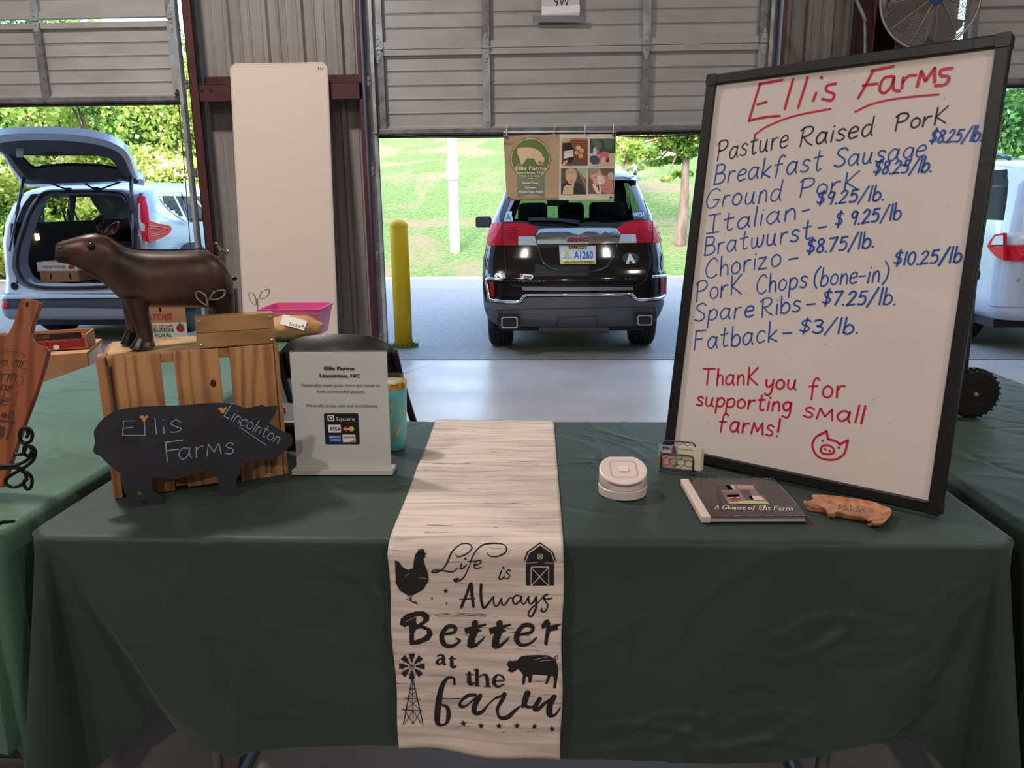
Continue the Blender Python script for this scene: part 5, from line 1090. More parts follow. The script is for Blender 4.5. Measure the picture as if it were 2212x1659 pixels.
# ---- cartons
kraft = mat('kraft_card', (190, 140, 104), .8, col2=(176, 126, 92), scale=6, detail=6); kraftd = mat('kraft_inside', (150, 104, 74), .85); whc = mat('white_card', (224, 214, 208), .7)
def boxy(name, label, cx, cy, z0, sx, sy, h, rot, body, cat='cardboard box', open_top=False, group=None, thk=.006):
    t = thing(name, label, cat, (cx, cy, z0), group=group); c, s = math.cos(rot), math.sin(rot); F = Fr((cx, cy, z0), (c, s, 0), (-s, c, 0)); F.n = np.array([0, 0, 1.])
    fr = Fr(F(-sx/2, -sy/2), F.ex, (0, 0, 1)); rt = Fr(F(sx/2, -sy/2), F.ey, (0, 0, 1)); lf = Fr(F(-sx/2, sy/2), -F.ey, (0, 0, 1)); rt.n = F.ex; lf.n = -F.ex
    for nm, (a, b, c_, d) in (('side_panel', (-sx/2, sx/2, -sy/2, -sy/2+thk)), ('side_panel', (-sx/2, sx/2, sy/2-thk, sy/2)), ('end_panel', (-sx/2, -sx/2+thk, -sy/2+thk, sy/2-thk)), ('end_panel', (sx/2-thk, sx/2, -sy/2+thk, sy/2-thk))):
        g = G(); g.fbox(F, a, b, c_, d, 0, h); g.build(nm, body, t, bevel=.001, seg=1)
    g = G(); g.fbox(F, -sx/2+thk, sx/2-thk, -sy/2+thk, sy/2-thk, 0, thk); g.build('bottom_panel', kraftd, t)
    if not open_top:
        for a, b in ((-sy/2, -.001), (.001, sy/2)): g = G(); g.fbox(F, -sx/2, sx/2, a, b, h-.0005, h+thk*.7); g.build('top_flap', body, t)
    return t, fr, rt, lf
# stack at far left, standing on the floor
zt_ = float(ony(187, 762, 3.42)[2]); cR = ony(187, 762, 3.42); rot_ = .36; ax_c, ay_c = np.array([math.cos(rot_), math.sin(rot_)]), np.array([-math.sin(rot_), math.cos(rot_)])
def cen(C, sx, sy): return np.array(C[:2])-ax_c*sx/2+ay_c*sy/2
c1 = cen(cR, .56, .40)
boxy('carton', 'lower plain brown carton at far left, under another brown carton', c1[0], c1[1], 0, .56, .40, zt_*.5-.006, rot_, kraft, group='brown cartons at far left')
t, fr, rt, lf = boxy('carton', 'large brown carton at far left, carrying the printed tomato tray', c1[0], c1[1], zt_*.5+.004, .56, .40, zt_*.5-.008, rot_, kraft, group='brown cartons at far left')
g = G(); g.fbox(rt, .03, .36, .02, zt_*.5-.02, .0005, .0015); g.build('side_label', whc, t)
ct_ = ony(191, 757, 3.50); c2 = cen(ct_, .46, .20)
t, fr, rt, lf = boxy('tomato_tray', 'open tomato carton with black and red printed side, on the brown carton at far left', c2[0], c2[1], zt_+.006, .46, .20, float(ony(191, 722, 3.50)[2])-zt_-.006, rot_, mat('tray_kraft', (176, 122, 90), .75), open_top=True)
def band(fr, u0, u1, v0, v1, m, w=.001, nm='printed_band', par=None): g = G(); g.flat([(u0, v0), (u1, v0), (u1, v1), (u0, v1)], fr, w); return g.build(nm, m, par)
band(fr, .0, .44, .05, .078, mat('band_black', (30, 24, 24), .6), par=t); band(fr, .0, .45, .006, .049, mat('band_red', (150, 34, 36), .6), par=t)
text('BEEFSTEAK', fr, .25, .073, .024, mat('ghost_kraft', (150, 110, 84), .7), 'printed_word', t, rot=math.pi, w=.002); text('Gargiulo', fr, .22, .026, .030, INK, 'printed_word', t, rot=math.pi, bold=.02, w=.002)
g = G(); g.flat(ell(.33, .014, .013, .012), fr, .0022); g.build('round_sticker', WHT, t)
g = G(); 
for k in range(14): g.ink([(.01+k*.03, .040), (.025+k*.03, .046), (.04+k*.03, .039)], .003, fr, .0016)
tag(g.build('vine_print', mat('orange_line', (214, 110, 60), .6), t), kind='stuff')
# tomato carton on the left table behind the metal pig
p0 = onz(300, 733, T); a_ = math.radians(17)
t = thing('tomato_carton', 'white and brown tomato shipping carton on the left table, behind the metal pig', 'cardboard box', (float(p0[0]), float(p0[1]), T+.004))
ux = np.array([math.cos(a_*.55), math.sin(a_*.55), 0]); uy = np.array([-math.sin(a_*.55+.0), math.cos(a_*.55), 0])
tw_ = .235; td_ = .33; hB = float(Fr((p0[0], p0[1], T), ux, (0, 0, 1)).uv(300, 598)[1])
Ff = Fr((p0[0], p0[1], T+.004), ux, (0, 0, 1)); dl_ = np.array([-.62, .78, 0]); Fl = Fr(Ff(0, 0)+dl_*.20, -dl_, (0, 0, 1))
g = G(); g.v = []; P = [Ff(0, 0), Ff(tw_, 0), Ff(tw_, 0)+dl_*.20, Ff(0, 0)+dl_*.20]; 
g.add([tuple(p) for p in P]+[(p[0], p[1], p[2]+hB) for p in P], [(0, 1, 5, 4), (1, 2, 6, 5), (2, 3, 7, 6), (3, 0, 4, 7), (3, 2, 1, 0)]); g.build('box_body', kraft, t)
g = G(); g.add([(p[0], p[1], p[2]+hB) for p in P]+[(p[0], p[1], p[2]+hB+.004) for p in P], [(0, 1, 5, 4), (1, 2, 6, 5), (2, 3, 7, 6), (3, 0, 4, 7), (4, 5, 6, 7)]); g.build('lid_flap', whc, t)
g = G(); g.flat([(0, 0), (.2, 0), (.2, hB), (0, hB)], Fl, .001); g.build('white_side', whc, t); g = G(); g.flat([(0, .0), (tw_, .0), (tw_, .075), (0, .075)], Ff, .001); g.build('white_band', whc, t)
rdp = mat('carton_red', (178, 44, 60), .7); grp_ = mat('carton_green', (40, 104, 84), .7)
text('TOMATOES', Ff, .17, .092, .040, rdp, 'printed_word', t, align='RIGHT', bold=.03, w=.002); text('FINE GROWN', Ff, .17, .052, .018, rdp, 'printed_word', t, align='RIGHT', bold=.02, w=.002)
text('RUSKIN', Ff, .17, .029, .028, grp_, 'printed_word', t, align='RIGHT', bold=.035, w=.002); text('ROYAL', Ff, .16, .005, .026, grp_, 'printed_word', t, align='RIGHT', bold=.035, w=.002)
g = G(); g.flat(ell(.203, .045, .02, .019, 18), Ff, .002); g.build('tomato_logo', rdp, t); g = G(); g.flat([(.19, .06), (.203, .075), (.215, .06), (.222, .066), (.2, .052)], Ff, .0024); g.build('tomato_leaf', grp_, t); g = G(); g.flat(rrect(.112, .122, .13, .165, .004), Ff, .002); g.build('hand_slot', mat('slot_black', (18, 14, 12), .9), t)
text('FINE QUALITY', Fl, .19, .052, .018, rdp, 'printed_word', t, align='RIGHT', w=.002); text('ROYAL', Fl, .17, .02, .034, grp_, 'printed_word', t, align='RIGHT', bold=.03, w=.002); g = G(); g.flat(rrect(.06, .095, .165, .178, .006), Fl, .002); g.build('hand_slot', mat('slot_black', (18, 14, 12), .9), t)
g = G()
for k in range(5): g.ink([(.02, .225-k*.007), (.12-.02*(k % 2), .225-k*.007)], .0026, Fl, .002)
tag(g.build('small_print', rdp, t), kind='stuff')
# ---- pink tote and paper bag on the far end of the left table
yb_ = 3.74; tt = thing('pink_tote', 'translucent pink plastic storage tote at the far end of the left table', 'storage box', (-1.42, yb_+.1, T+.004)); pinkm = mat('pink_plastic', (222, 140, 186), .3, translucent=.2); rimm = mat('pink_rim', (214, 84, 150), .3)
xl_, xrr = float(ony(560, 700, yb_)[0]), float(ony(690, 700, yb_)[0]); zr = float(ony(690, 668, yb_)[2])
g = G(); R_ = []
for z, s_, o_ in ((T+.006, .86, 0), (zr-.03, 1., 0), (zr-.03, 1.02, 0), (zr-.008, 1.03, 0), (zr-.008, 1.06, 0), (zr, 1.06, 0), (zr, .99, 0), (T+.012, .84, 0)):
    cx_, w_, d_ = (xl_+xrr)/2, (xrr-xl_)/2*s_, .13*s_; F = Fr((cx_, yb_+.13, z), (1, 0, 0), (0, 1, 0)); R_.append([F(a, b) for a, b in rrect(-w_, w_, -d_, d_, .03, 4)])
g.loft(R_[:4], True, False); g.build('tote_body', pinkm, tt, auto=30); g = G(); g.loft(R_[3:7], False, False); g.build('rim', rimm, tt, auto=30); g = G(); g.loft([R_[6], R_[7]], False, True); g.build('inside', rimm, tt, auto=30)
pb_ = onz(640, 742, T); bagc = mat('paper_bag', (188, 146, 100), .75, col2=(168, 124, 82), scale=9, detail=6, bump=.3, bscale=14)
bg = thing('paper_bag', 'crumpled brown paper bag with a white label, in front of the pink tote', 'bag', (float(pb_[0])-.05, float(pb_[1])+.1, T+.004))
g = G(); cx_, cy_ = float(pb_[0])-.04, float(pb_[1])+.08
def bagpt(a, b):
    t, p = a*2*math.pi, (b-.5)*math.pi; x, y, z = math.cos(t)*math.cos(p), math.sin(t)*math.cos(p), math.sin(p); k = 1+.10*noise.noise(Vector((x*2.2, y*2.2, z*2.2)))+.05*abs(noise.noise(Vector((x*5, y*5, z*5))))
    return (cx_+x*k*.145, cy_+y*k*.085, T+.062+max(-.056, z*k*.062))
g.grid(bagpt, 48, 24); g.build('bag_body', bagc, bg, auto=25, fix=True)
g = G(); FBg = Fr((cx_+.03, cy_-.078, T+.098), (1, .15, -.32), (0, .55, .8)); g.fbox(FBg, -.055, .06, -.022, .03, .0, .0008); g.build('paper_label', WHT, bg)
g = G(); handwrite(g, FBg, 'tickets', (622, 702), (660, 712), 8, .0016, .2, .0016); g.build('label_writing', INK, bg)

# ---- folding chair behind the front table
ch = thing('folding_chair', 'black folding chair with a rounded back, behind the front table', 'chair', (-.58, 2.75, 0)); bkp = mat('chair_black', (26, 26, 28), .42, bump=.05, bscale=90); FCh = Fr((0, 2.60, 0), (1, 0, 0), (0, .12, 1)); tubem = mat('chair_tube', (34, 34, 36), .3, .5)
arc = [(92, 585), (180, 500), (300, 465), (430, 450), (550, 446), (680, 450), (800, 460), (930, 512), (1000, 578)]
P = pk(FCh, s1, arc, 4, False); low = pk(FCh, s1, [(1035, 800), (120, 800)]); g = G(); poly = P+low
u_c = (P[0][0]+P[-1][0])/2
n = len(P); vtop = [FCh(p[0], p[1], .02+.05*(1-((p[0]-u_c)/.25)**2)-.05) for p in P]; vb = [FCh(low[1][0]+(low[0][0]-low[1][0])*i/(n-1), low[0][1], .02+.05*(1-(((low[1][0]+(low[0][0]-low[1][0])*i/(n-1))-u_c)/.25)**2)-.05) for i in range(n)]
g.add(vtop+vb, [(i, n+i, n+i+1, i+1) for i in range(n-1)]); o = g.build('backrest', bkp, ch, smooth=True); q = o.modifiers.new('t', 'SOLIDIFY'); q.thickness = .012; q.offset = 0
for pts in ([(92, 585), (105, 700), (140, 850), (190, 1010), (240, 1200)], [(1000, 578), (1030, 700), (1062, 835), (1110, 1000), (1160, 1160), (1185, 1240)]):
    P = pk(FCh, s1, pts, 4, False); g = G(); w3 = [FCh(p[0], p[1], 0) for p in P]; e = np.array(w3[-1]); d = e-np.array(w3[-4]); k = (e[2]-.01)/-d[2]; w3.append(e+d*k*np.array([.6, .9, 1])); g.tube(w3, .0125, 10); g.build('leg', tubem, ch, smooth=True)
xa, xb = float(FCh(FCh.uv(*s1(190, 1010))[0], 0)[0]), float(FCh(FCh.uv(*s1(1110, 1000))[0], 0)[0])
g = G(); Fs = Fr(((xa+xb)/2, 2.82, .44), (1, 0, 0), (0, 1, .08)); g.prism(rrect(-.20, .20, -.20, .20, .05), Fs, -.012, .014); g.build('seat', bkp, ch, bevel=.006)
for x in (xa+.03, xb-.03): g = G(); g.tube([(x, 2.64, .43), (x, 3.02, .44), (x, 3.10, .01)] if False else [(x, 2.72, .62), (x, 3.05, .01)], .0115, 10); g.build('leg', tubem, ch, smooth=True)
g = G(); g.tube([(xa+.03, 2.98, .14), (xb-.03, 2.98, .14)], .009, 8); g.build('stretcher', tubem, ch, smooth=True)

# ---- wheeled cooler on the right table
wc = onz(2113, 912, T); dz_ = float(wc[1])+.05; rw = .072
wco = thing('wheeled_cooler', 'tall black wheeled cooler with a pale stripe and chunky wheel, behind the whiteboard', 'cooler', (float(wc[0])-.1, dz_+.1, T+.004)); cblk = mat('cooler_black', (30, 30, 30), .5, bump=.06, bscale=60); ruf = mat('wheel_rubber', (22, 22, 22), .7, bump=.4, bscale=70)
xe_ = float(ony(2127, 600, dz_)[0]); xe2 = float(ony(2112, 800, dz_)[0]); z1_, z2_ = float(ony(2127, 620, dz_)[2]), float(ony(2127, 606, dz_)[2]); z3_ = float(ony(2127, 575, dz_)[2])
def crings(zs): return [[Fr(((x1+xe_-.26)/2, dz_+.12, z), (1, 0, 0), (0, 1, 0))(a, b) for a, b in rrect(-(x1-(xe_-.26))/2, (x1-(xe_-.26))/2, -.10, .10, .02, 3)] for z, x1 in zs]
g = G(); g.loft(crings([(T+.03, xe2-.02), (T+.09, xe2-.008), (z1_, xe_)])); g.build('cooler_body', cblk, wco, auto=35)
g = G(); g.loft(crings([(z1_, xe_-.003), (z2_, xe_-.001)])); g.build('pale_stripe', mat('stripe_pale', (186, 184, 180), .5), wco)
g = G(); g.loft(crings([(z2_, xe_+.004), (z2_+.02, xe_+.006), (z3_+.01, xe_-.012), (z3_+.02, xe_-.03)])); g.build('lid', cblk, wco, auto=40)
for yy, nm in ((dz_+.0, 'wheel'), (dz_+.235, 'wheel')):
    M = Matrix(((1, 0, 0), (0, 0, 1), (0, -1, 0))); x_ = float(wc[0]); zc_ = T+.005+rw
    g = G(); g.lathe([(.030, -.018), (.058, -.019), (rw-.004, -.017), (rw, -.012), (rw, .012), (rw-.004, .017), (.03, .018)], (x_, yy, zc_), 36, M)
    for k in range(26): a = k*2*math.pi/26; g.box((x_+(rw+.0005)*math.cos(a), yy, zc_+(rw+.0005)*math.sin(a)), (.007, .030, .005), Matrix.Rotation(-a, 3, 'Y'))
    wob = g.build('wheel', ruf, wco, auto=40)
    g = G(); g.lathe([(.0001, -.016), (.012, -.016), (.018, -.012), (.032, -.010), (.032, .01)], (x_, yy, zc_), 30, M); g.build('hub', cblk, wob, smooth=True)
    g = G(); g.lathe([(.0001, -.026), (.0055, -.025), (.007, -.020), (.007, -.01)], (x_, yy, zc_), 14, M); g.build('axle_cap', mat('cap_grey', (150, 150, 150), .4), wob, smooth=True)

# ---- leaning folding table
q0 = (float(ony(519, 620, 5.98)[0]), float(ony(730, 715, 5.98)[0])); FLn = Fr((q0[0], 5.93, .004), (1, .0, 0), (0, .092, 1))
(ua, va), (ub, vb) = FLn.uv(493, 137), FLn.uv(706, 137); lw = q0[1]-q0[0]; hh_ = va
lt = thing('folding_table', 'white plastic folding table stood on end against the metal wall, left of the middle door', 'table', (float(q0[0]+lw/2), 5.95, 0))
g = G(); g.prism(rrect(0, lw, 0, hh_, .055, 7), FLn, -.02, 0); o = g.build('tabletop', plast, lt, bevel=.006)
n0 = rrect(.008, lw-.008, .008, hh_-.008, .05, 7); n1 = rrect(.011, lw-.011, .011, hh_-.011, .048, 7); n = len(n0); g = G(); g.add([FLn(a, b, .0004) for a, b in n0]+[FLn(a, b, .0004) for a, b in n1], [(i, (i+1) % n, n+(i+1) % n, n+i) for i in range(n)]); g.build('edge_groove', mat('groove_grey', (170, 158, 150), .6), lt)
g = G(); g.prism(rrect(.02, lw-.02, .02, hh_-.02, .05), FLn, -.035, -.021); g.build('rim_underside', plast, lt)
for v in (.3, hh_-.45): g = G(); g.tube([FLn(.07, v, -.05), FLn(.07, v+.6*(1 if v < 1 else -1), -.05), FLn(lw-.07, v+.6*(1 if v < 1 else -1), -.05), FLn(lw-.07, v, -.05)], .0125, 8); g.build('folded_leg', greyleg, lt, smooth=True)
a, b = FLn.uv(693, 143); text('FM', FLn, a, b-.002, .036, INK, 'marker_initials', lt, rot=math.pi-.1, w=.0008)

# ---- banner on the middle door, cords, paper sheet
cB = PX(1080, 270, 8.193); YB = WY-.05; FBn = Fr((0, YB, 0), (1, 0, 0), (0, 0, 1))
bn = thing('banner', 'tan farm banner with green pig emblem and four photos, hanging under the middle door', 'banner', tuple(FBn(*FBn.uv(1210, 433))))
def wvb(u, v): return .006*math.sin(u*9+v*5)+.004*math.sin(u*23+1)
class BF(Fr):
    def __call__(s, u, v, w=0): return np.array([u, YB+wvb(u, v)-w*1.6, v])
FN = BF((0, YB, 0), (1, 0, 0), (0, 0, 1))
tl, tr, br_, bl_ = [FN.uv(*cB(*p)) for p in ((62, 165), (2062, 160), (2015, 1325), (118, 1335))]
def bil(a, b): return FN(*[(1-a)*(1-b)*bl_[i]+a*(1-b)*br_[i]+a*b*tr[i]+(1-a)*b*tl[i] for i in (0, 1)])
g = G(); g.grid(bil, 50, 20); o = g.build('vinyl_sheet', mat('banner_tan', (206, 180, 148), .5, col2=(192, 164, 132), scale=4, detail=5, translucent=.35), bn, smooth=True); q = o.modifiers.new('t', 'SOLIDIFY'); q.thickness = .0010; q.offset = 0
def bpatch(pts, col, w=.001, sm=0, name='print_patch'):
    P = pk(FN, cB, pts, sm); bm = bmesh.new(); f = bm.faces.new([bm.verts.new((p[0], 0, p[1])) for p in P]); bmesh.ops.triangulate(bm, faces=[f])
    for _ in range(3):
        es = [e for e in bm.edges if e.calc_length() > .035]
        if not es: break
        bmesh.ops.subdivide_edges(bm, edges=es, cuts=1); bmesh.ops.triangulate(bm, faces=bm.faces[:])
    g = G(); bm.verts.index_update(); g.add([FN(v.co.x, v.co.z, w) for v in bm.verts], [[v.index for v in f.verts] for f in bm.faces]); bm.free()
    return g.build(name, mat('bn_%d_%d_%d' % col, col, .55), bn)
bpatch([(1058, 165), (2062, 160), (2015, 1322), (1042, 1328)], (214, 204, 190), .0008, name='pale_half')
bpatch([(540+358*math.cos(t*.2094), 597+372*math.sin(t*.2094)) for t in range(30)], (104, 112, 66), .0012, name='emblem'); 
bpatch([(540+346*math.cos(t*.2094), 597+360*math.sin(t*.2094)) for t in range(30)], (206, 196, 150), .0018, name='emblem'); bpatch([(540+332*math.cos(t*.2094), 597+345*math.sin(t*.2094)) for t in range(30)], (104, 118, 66), .0024, name='emblem')
bpatch([(300, 880), (360, 935), (430, 965), (540, 985), (650, 965), (730, 925), (795, 870), (792, 1283), (560, 1212), (314, 1287)], (122, 132, 116), .0010, name='ribbon_print')
bpatch([(312, 430), (330, 410), (390, 398), (480, 396), (560, 402), (640, 425), (700, 465), (740, 510), (755, 550), (790, 585), (790, 605), (765, 602), (775, 640), (770, 665), (735, 660), (700, 640), (655, 625), (660, 655), (690, 690), (650, 690), (630, 650), (610, 600), (560, 592), (480, 590), (430, 592), (395, 640), (400, 695), (372, 692), (350, 620), (335, 560), (312, 520), (305, 470)], (218, 196, 158), .0032, name='pig_print')
FI = G()
for pts, w_ in (([(315, 702), (770, 695)], .006), ([(335, 440), (318, 440), (300, 425), (308, 412), (325, 418), (318, 436)], .003)): FI.ink(pk(FN, cB, pts, 3 if len(pts) > 3 else 0, False), w_, FN, .0034)
FI.build('print_line', mat('bn_218_196_158', (218, 196, 158), .5), bn); bnw = mat('bn_white', (240, 238, 226), .5)
def bt(t_, x0, x1, y, cap, bold=.0, m=bnw): ptext(t_, FN, *cB(x0, y), *cB(x1, y), cap/8.193, m, 'banner_text', bn, bold=bold, w=.0036)
bt('Ellis Farms', 272, 812, 800, 72, .02); bt('Lincolnton, N.C', 305, 775, 862, 44, .012); bt('704-913-5942', 388, 690, 922, 36, .01); bt('Know Your', 402, 678, 1044, 38, .035); bt('Farmer,', 446, 636, 1124, 38, .035); bt('Know Your Food', 340, 748, 1200, 38, .035)
def quad(x0, y0, x1, y1): return [(x0, y0), (x1, y0), (x1, y1), (x0, y1)]
# four printed photographs, as flat colour shapes
bpatch(quad(1090, 243, 1552, 715), (124, 66, 48), .0014)
for i in range(6): bpatch(quad(1270 if i > 1 else 1240, 255+i*42, 1550, 272+i*42), ((196, 150, 84), (176, 108, 70), (150, 84, 60), (156, 88, 62), (140, 74, 54), (134, 68, 52))[i], .0018)
bpatch([(1090, 243), (1250, 243), (1240, 300), (1100, 320)], (190, 170, 130), .0018); bpatch([(1118, 330), (1250, 322), (1262, 380), (1300, 430), (1302, 640), (1240, 675), (1150, 660), (1112, 440)], (40, 34, 34), .0022); bpatch([(1128, 468), (1292, 440), (1300, 560), (1140, 600)], (222, 218, 210), .0026)
for cx_, cy_, r_, c_ in ((1386, 405, 45, (216, 190, 130)), (1448, 455, 43, (206, 168, 124)), (1352, 492, 40, (212, 160, 112)), (1428, 546, 43, (220, 158, 120))): bpatch([(cx_+r_*math.cos(t*.628), cy_+r_*math.sin(t*.628)) for t in range(10)], c_, .0024)
bpatch([(1150, 690), (1260, 650), (1380, 645), (1540, 700), (1538, 720), (1150, 720)], (88, 82, 80), .0020); bpatch([(1095, 715), (1130, 650), (1190, 618), (1200, 650), (1160, 700), (1150, 718)], (214, 164, 136), .0028)
ptext('FARM ROAST', FN, *cB(1140, 500), *cB(1280, 478), 12/8, INK, 'banner_text', bn, w=.0036)
bpatch(quad(1590, 245, 2045, 520), (58, 74, 62), .0014); bpatch(quad(1582, 500, 2040, 722), (206, 186, 156), .0016)
for pts, c_ in (([(1640, 250), (1750, 280), (1800, 380), (1700, 420), (1650, 350)], (88, 112, 88)), ([(1850, 250), (2000, 260), (1980, 400), (1880, 420)], (84, 104, 84)), ([(1650, 420), (1690, 400), (1720, 440), (1715, 520), (1650, 540)], (196, 196, 204)), ([(1705, 400), (1745, 400), (1760, 450), (1755, 530), (1715, 520)], (150, 90, 90)), ([(1590, 560), (1720, 550), (1760, 620), (1740, 690), (1620, 685)], (74, 70, 104)), ([(1780, 490), (1900, 470), (1920, 560), (1890, 640), (1800, 690), (1760, 600)], (206, 110, 110)), ([(1800, 570), (1860, 560), (1870, 640), (1820, 690), (1790, 650)], (226, 196, 190)), ([(1870, 580), (1925, 575), (1925, 655), (1880, 650)], (80, 66, 74))): bpatch(pts, c_, .0022, 3)
bpatch(quad(1080, 765, 1528, 1228), (92, 84, 76), .0014)
for pts, c_ in (([(1350, 765), (1528, 765), (1526, 960), (1440, 880)], (170, 182, 150)), ([(1080, 1060), (1180, 1010), (1330, 1000), (1450, 1060), (1524, 1228), (1082, 1228)], (52, 52, 58))): bpatch(pts, c_, .0018)
for i in range(4): bpatch([(1340+i*22, 790+i*30), (1360+i*22, 780+i*30), (1528, 970+i*50), (1528, 990+i*50)], (150, 130, 106), .0020)
bpatch([(1160, 880), (1165, 800), (1230, 770), (1320, 780), (1362, 850), (1355, 940), (1300, 900), (1200, 900), (1190, 980), (1165, 960)], (196, 172, 132), .0024, 3); bpatch([(1180, 900), (1230, 870), (1330, 880), (1350, 940), (1330, 1010), (1270, 1050), (1200, 1010)], (226, 176, 156), .0028, 3); bpatch([(1225, 985), (1265, 1000), (1310, 985), (1290, 1010), (1240, 1010)], (190, 90, 90), .0032, 2)
for x in (1222, 1298): bpatch([(x+9*math.cos(t), 940+7*math.sin(t)) for t in range(6)], (60, 50, 48), .0032)
bpatch([(1115, 1180), (1130, 1100), (1180, 1060), (1240, 1070), (1320, 1030), (1290, 1100), (1270, 1160), (1300, 1226), (1120, 1226)], (216, 186, 146), .0032, 3); bpatch([(1190, 1125), (1205, 1120), (1208, 1138), (1192, 1138)], (60, 44, 40), .0036)
bpatch(quad(1560, 765, 2018, 1220), (112, 94, 82), .0014)
for pts, c_, w_ in (([(1560, 765), (1760, 765), (1740, 850), (1570, 840)], (146, 146, 120), .0018), ([(1830, 900), (1960, 930), (2010, 1100), (1980, 1215), (1800, 1180), (1790, 1000)], (196, 134, 122), .0020), ([(1900, 880), (1990, 840), (2010, 960), (1960, 980)], (210, 186, 160), .0020), ([(1580, 850), (1640, 870), (1640, 960), (1590, 940)], (206, 146, 136), .0024), ([(1760, 790), (1790, 850), (1750, 880), (1740, 840)], (216, 160, 146), .0024),
                    ([(1640, 880), (1740, 850), (1830, 900), (1862, 970), (1830, 1050), (1740, 1060), (1670, 1060), (1640, 980)], (222, 162, 152), .0028), ([(1740, 900), (1840, 930), (1860, 990), (1810, 1050), (1740, 1040), (1720, 960)], (232, 212, 196), .0032), ([(1640, 1040), (1690, 1060), (1740, 1150), (1770, 1215), (1720, 1215), (1650, 1120)], (226, 206, 190), .0030), ([(1750, 1060), (1780, 1080), (1790, 1215), (1770, 1215)], (226, 206, 190), .0030)): bpatch(pts, c_, w_, 3)
for x, y in ((1680, 922), (1795, 985), (1830, 965)): bpatch([(x+10*math.cos(t), y+8*math.sin(t)) for t in range(6)], (40, 34, 36), .0036)
for x, y in ((118, 212), (2020, 190), (160, 1292), (1960, 1282)):
    a, b = FN.uv(*cB(x, y)); g = G(); g.lathe([(.006, .0), (.007, .003), (.011, .003), (.0125, 0)], FN(a, b, .003), 16, Matrix(((1, 0, 0), (0, 0, -1), (0, 1, 0)))); g.build('grommet', galv, bn, smooth=True)
pa, pb2 = FN.uv(*cB(60, 130)), FN.uv(*cB(2065, 118)); g = G(); g.tube([FN(pa[0], pa[1], .006), FN(pb2[0], pb2[1], .006)], .009, 10); g.build('hanging_pole', mat('pole_white', (200, 204, 208), .3), bn, smooth=True)
for x in (0.03, .45, .72, .97):
    a = pa[0]+(pb2[0]-pa[0])*x; g = G(); g.tube([FN(a-.003, pa[1]-.02, .012), FN(a, pa[1]+.012, .018), FN(a+.004, pa[1]+.05, .002)], .003, 6); g.build('zip_tie', WHT, bn)
for (a0, b0), (a1, b1), lb in (((812, 290), (1091, 296), 'black bungee cord stretched along the middle door bottom, left of the banner'), ((1330, 294), (1512, 290), 'black bungee cord stretched along the middle door bottom, right of the banner')):
    A, B = ony(a0, b0, WY-.04), ony(a1, b1, WY-.07); g = G(); n = 10; g.tube([A+(B-A)*i/n-np.array([0, .02, .012*math.sin(math.pi*i/n)]) for i in range(n+1)], .0052, 8); o = tag(g.build('bungee_cord', mat('bungee_black', (24, 22, 22), .6, col2=(70, 60, 60), scale=90)), lb, 'cord')
    for e in (A, B):
        g = G(); e = e-np.array([0, .02, 0]); s_ = 1 if e[0] < A[0]+.01 else -1; s_ = -s_ if (e == B).all() else s_; g.tube([e+np.array([.012*s_, 0, 0]), e, e+np.array([-.012*s_, 0, .004]), e+np.array([-.02*s_, 0, .014])], .003, 6); g.build('hook', galv, o, smooth=True)
# paper sheet taped to the door
cP = PX(700, 0, 2.765); FPp = Fr((0, WY-.025, 0), (1, 0, 0), (0, 0, 1)); P = pk(FPp, cP, [(1300, -110), (1525, -112), (1525, 92), (1300, 92)]); g = G(); g.prism(P, FPp, 0, .0008)
pt_ = g.build('paper_notice', mat('paper_lilac', (206, 200, 208), .5)); tag(pt_, 'white paper notice reading 9W, taped to the middle door at the top', 'notice')
ptext('9W', FPp, *cP(1372, 44), *cP(1465, 40), 70/2.765, INK, 'notice_text', pt_, w=.0014)
for pts, col, nm in (([(1244, 92), (1558, 96), (1558, 132), (1246, 130)], (112, 112, 124), 'duct_tape'), ([(1298, 40), (1528, 30), (1528, 74), (1300, 88)], (232, 232, 238), 'clear_tape')): g = G(); g.prism(pk(FPp, cP, pts), FPp, .001, .0016); g.build(nm, mat(nm, col, .25, .1 if nm[0] == 'd' else 0), pt_)
# pull rope on the left door
A, B = ony(385, 215, WY-.02), ony(412, 545, WY-.02); g = G(); g.tube([A+np.array([-.01, 0, .06]), A, (A+B)/2+np.array([.005, 0, 0]), B, B+np.array([.01, 0, -.9])], .0035, 6)
for k in range(9): g.box(A+np.array([.012*math.sin(k*2), -.006*math.cos(k*3), .03+.006*k-.02]), (.03, .02, .008), Matrix.Rotation(k, 3, 'Y'))
tag(g.build('pull_rope', mat('rope_dark', (70, 58, 48), .8)), 'thin knotted pull rope hanging from the left door corner', 'rope')

